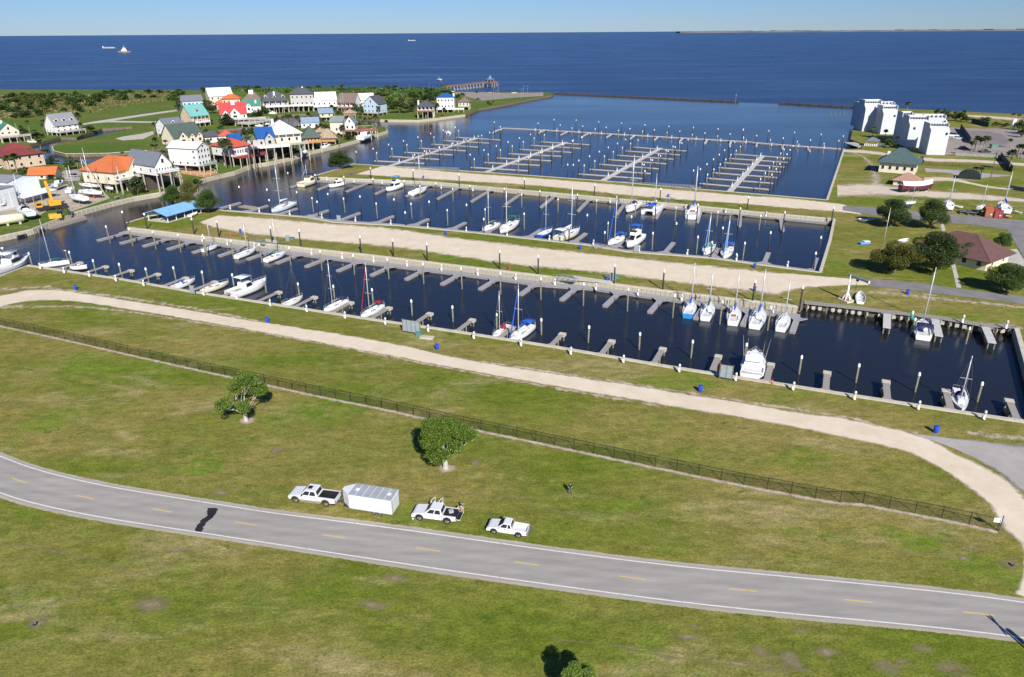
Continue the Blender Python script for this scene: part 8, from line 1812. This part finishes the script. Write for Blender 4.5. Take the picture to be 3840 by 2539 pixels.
def excavator():
    p = at('J2', 1120, 1075, .98); t = thing('excavator', 'yellow tracked excavator standing on the work barge', 'excavator', p, yaw_to_cam(p)); M_Y = MT['yellow_machine_paint']
    for s in (-1, 1): MB().side([(-1.9, .35), (-1.6, 0), (1.6, 0), (1.9, .35), (1.6, .75), (-1.6, .75)], s*1.1-.3, s*1.1+.3).build('track', M_BLACKP, t)
    MB().box(-2.1, 1.6, -1.4, 1.4, .85, 2.3).build('house', M_Y, t, bevel=.1); MB().box(.4, 1.6, -1.35, -.3, 2.301, 3.2).build('cab', M_GLASSC, t, bevel=.05); MB().bar((1.5, .3, 1.8), (3.4, .3, 5.2), .5).build('boom', M_BLACKP, t); MB().bar((3.4, .3, 5.2), (4.0, .3, 2.0), .4).build('stick', M_BLACKP, t); MB().box(3.6, 4.5, -.2, .8, 1.2, 2.0).build('bucket', M_BLACKP, t, bevel=.1)
excavator()
def A_(x, y): return at('A', x, y, ZL)
sailboat('white sailboat on stands with red bottom, nearest the canal bank in the yard', A_(800, 1105), A_(1003, 1125), ('A', 840, 662), cover=None, z=ZL, land=True, bottom=M_BOTR, group='boats laid up ashore', mast_t=.56)
sailboat('white sailboat on stands before the others at the left yard', A_(842, 1185), A_(680, 1150), ('A', 740, 830), cover=None, z=ZL, land=True, group='boats laid up ashore')
sailboat('white sailboat on stands at the back of the left yard', A_(960, 1050), A_(780, 1040), ('A', 777, 757), cover=None, z=ZL, land=True, group='boats laid up ashore')
sailboat('white sailboat on stands beside the yellow crane boom', A_(670, 1110), A_(720, 1065), ('A', 682, 897), cover='red', z=ZL, land=True, group='boats laid up ashore')
sailboat('sailboat with dark blue cover before the boat shed doors', A_(310, 1335), A_(185, 1275), ('A', 150, 915), cover='navy', dodger='navy', z=ZL, land=True, group='boats laid up ashore', hull='pale')
sailboat('small white boat on stands under the orange-roofed house', A_(1100, 1075), A_(1030, 1065), ('A', 1030, 925), cover=None, z=ZL, land=True, group='boats laid up ashore')
cruiser('grey hull laid up behind the boat shed canopy', A_(430, 1075), A_(530, 1050), hull='pale', z=ZL, group='boats laid up ashore', name='motor_boat'); cruiser('white hull with blue stripe at the left yard edge', A_(-30, 1240), A_(50, 1225), z=ZL, group='boats laid up ashore', name='motor_boat', bimini='blue'); cruiser('pale hull laid up right of the boat shed', A_(540, 1050), A_(620, 1015), hull='pale', z=ZL, group='boats laid up ashore', name='motor_boat')
p = at('A', 75, 1425); t = thing('storage_tank', 'long white cylindrical tank lying on the yard bank', 'tank', (p.x, p.y, LAND), yaw_to_cam(p)+.1); MB().tube([(-6, 0, 2.0), (-5.8, 0, 2.0), (4.6, 0, 2.0), (5.0, 0, 2.0)], [1.0, 1.5, 1.5, 1.0], 16).build('shell', M_CREAM, t, True)
for x in (-4, 0, 3.5): MB().box(x-.3, x+.3, -1.2, 1.2, 0, .75).build('saddle', M_CAP, t)
a, b = at('A', 1040, 1135), at('A', 1030, 1140); t = thing('leaning_spar', 'long pale spar leaning over the yard beside the orange roof', 'spar', a); e = at('A', 1035, 1140); hh = 13.0
q = at('A', 805, 778, LAND+hh); MB().tube([(0, 0, 0), tuple(q-a)], [.22, .16], 8).build('spar', mat('pale_spar_timber', (.5, .42, .33), .8, .1, 1), t, True); MB().ball(tuple(q-a), .25).build('tip', M_RED, t, True)
for i, (x, y) in enumerate(((720, 1300), (800, 1280), (870, 1260), (940, 1240), (1010, 1225), (1070, 1205))): post_thing('bank_pile', 'short timber fender pile on the yard bank, %s from left' % nth(i), 'pile', at('A', x, y, .2), 1.9, .22, M_PILEW, None, 'fender piles on the yard bank')
# ---- canal bulkheads, lifts and boats by the houses
bulkhead('white panelled bulkhead under the white-roofed house on the canal', L0('B 440,965 580,930 720,900'), -1, 1.2, w=.5); bulkhead('pale rock bulkhead below the thatched pavilions', L0('B 1480,700 1740,640 1930,590'), -1, 1.6, w=.5); bulkhead('pale bulkhead around the grassy point', L0('B 1930,590 | C 660,630 640,600'), -1, 1.4, w=.5)
bulkhead('white bulkhead along the north shore lawns', L0('C 590,520 960,525 1150,505'), -1, 1.6, w=.5); bulkhead('pale bulkhead below the blue-roofed white house', L0('C 1150,505 1420,470'), -1, 1.8, w=.5); bulkhead('rubble bulkhead round the green canal point', L0('J1 1030,680 1050,760 1280,820 2091,810 | A 1440,690'), None, w=.5)
bulkhead('timber bulkhead of the boat yard bank', L0('N -300,945 0,886 120,860 | A 720,1300 1090,1200 1300,1150'), -1, 2.0, w=.6); bulkhead('pale bulkhead before the orange-roofed house', L0('A 1300,1150 1470,1120 | B 0,1105 230,1040 440,965'), -1, 1.5, w=.5); bulkhead('bulkhead below the waterfront decks', L0('B 720,900 900,830 1040,812 1280,760 1480,700'), -1, 1.8, w=.5)
def lift(label, f, s, b, **kw): cruiser(label, at(f, *s, 1.8), at(f, *b, 1.8), z=1.3, group='boats on house lifts', name='motor_boat', **kw)
lift('white covered motor boat on the lift under the white-roofed house', 'B', (1420, 712), (1282, 745)); lift('white motor boat on the lift under the thatched pavilion', 'B', (1650, 645), (1575, 670)); lift('white motor boat on the lift at the red-brown deck', 'C', (395, 712), (505, 675)); lift('white motor boat beside the long deck of the red-roofed house', 'J5', (1175, 800), (1010, 795)); lift('second white motor boat beside the long deck of the red-roofed house', 'J5', (1310, 755), (1180, 760)); lift('white motor boat on the left canal lift', 'J1', (735, 585), (530, 585)); lift('grey motor boat under the back row decks', 'J6', (500, 555), (300, 550))
sailboat('white sailboat berthed before the emerald-roofed house at the left edge', at('J1', 270, 640, .5), at('J1', 500, 625, .5), ('J1', 260, 215), cover=None)
sailboat('twin-masted white sailboat behind the sage-roofed houses', at('J7', 590, 600, .5), at('J7', 730, 590, .5), ('J7', 610, 215), cover=None, mast_t=.4); post_thing('bare_mast', 'second white mast beside the twin-masted sailboat', 'mast', at('J7', 690, 590, .5), 17, .14, M_SPAR)
for i, (f, x, y) in enumerate((('C', 405, 705), ('C', 425, 710), ('C', 450, 708), ('C', 475, 702), ('C', 500, 695), ('C', 520, 690), ('C', 545, 685))): post_thing('lift_pile', 'pale lift pile at the red-brown deck, %s from left' % nth(i), 'pile', at(f, x, y, .2), 3.2, .2, M_TPOST, 'cap', 'lift piles at the red-brown deck')
# low lean-to decks over the water in front of the front-row houses
def low_deck(label, s, z, m):
    pts = line(s, z); t = thing('waterside_deck', label, 'deck', (0, 0, 0)); MB().prism([(q.x, q.y) for q in pts], z-.3, z).build('deck', m, t); c = arc(pts+[pts[0]], 12); pm = postm(M_TPOST)
    for q in c[:-1]: put('pile', pm, t, (q.x, q.y, -1.5), 0, (.35, .35, z+1.25))
    mb = MB()
    for a, b in zip(c, c[1:]): mb.bar((a.x, a.y, z+1), (b.x, b.y, z+1), .1); mb.bar((a.x, a.y, z), (a.x, a.y, z+1), .1)
    mb.build('rail', M_DECKW, t)
low_deck('brown-floored white-railed deck before the slate-roofed house', 'J3 1230,720 1500,760 2000,660 1800,590 1350,560', 4.2, WL['brown']); low_deck('tan boardwalk deck before the white-roofed house', 'J4 450,1390 1000,1480 1250,1400 1050,1340 600,1340', 1.9, WL['ochre']); low_deck('red-brown long deck near the grassy point', 'J7 760,900 1000,930 1310,860 1250,820 900,830', 4.0, DECKM['brown']); low_deck('long grey deck in front of the bright red roofs', 'J5 640,740 900,770 1340,690 1300,640 900,680', 3.6, DECKM['grey'])
# ---- pole out of the frame at lower right whose shadow falls on the road; small covers on the lawns
tip = ground((3700, 2310)); sdir_ = Vector((sd.x, sd.y, 0)).normalized(); Hp = 9.5
post_thing('utility_pole', 'utility pole beyond the lower right corner casting its shadow over the road', 'utility pole', tip+sdir_*(Hp/math.tan(SUN_EL)), Hp, .16, M_BARK, 'cross')
for f, x, y, lab in (('H7', 278, 1552, 'small dark valve box in the bare patch at lower left'), ('H6', 1952, 1255, 'small dark valve box in the bare patch at lower right')):
    t = thing('valve_box', lab, 'valve box', at(f, x, y), .3); MB().box(-.2, .2, -.17, .17, 0, .22).build('box', M_BLACKP, t, bevel=.03); MB().lathe([(.12, .221), (.12, .25)], 10).build('cover', M_ALU, t)
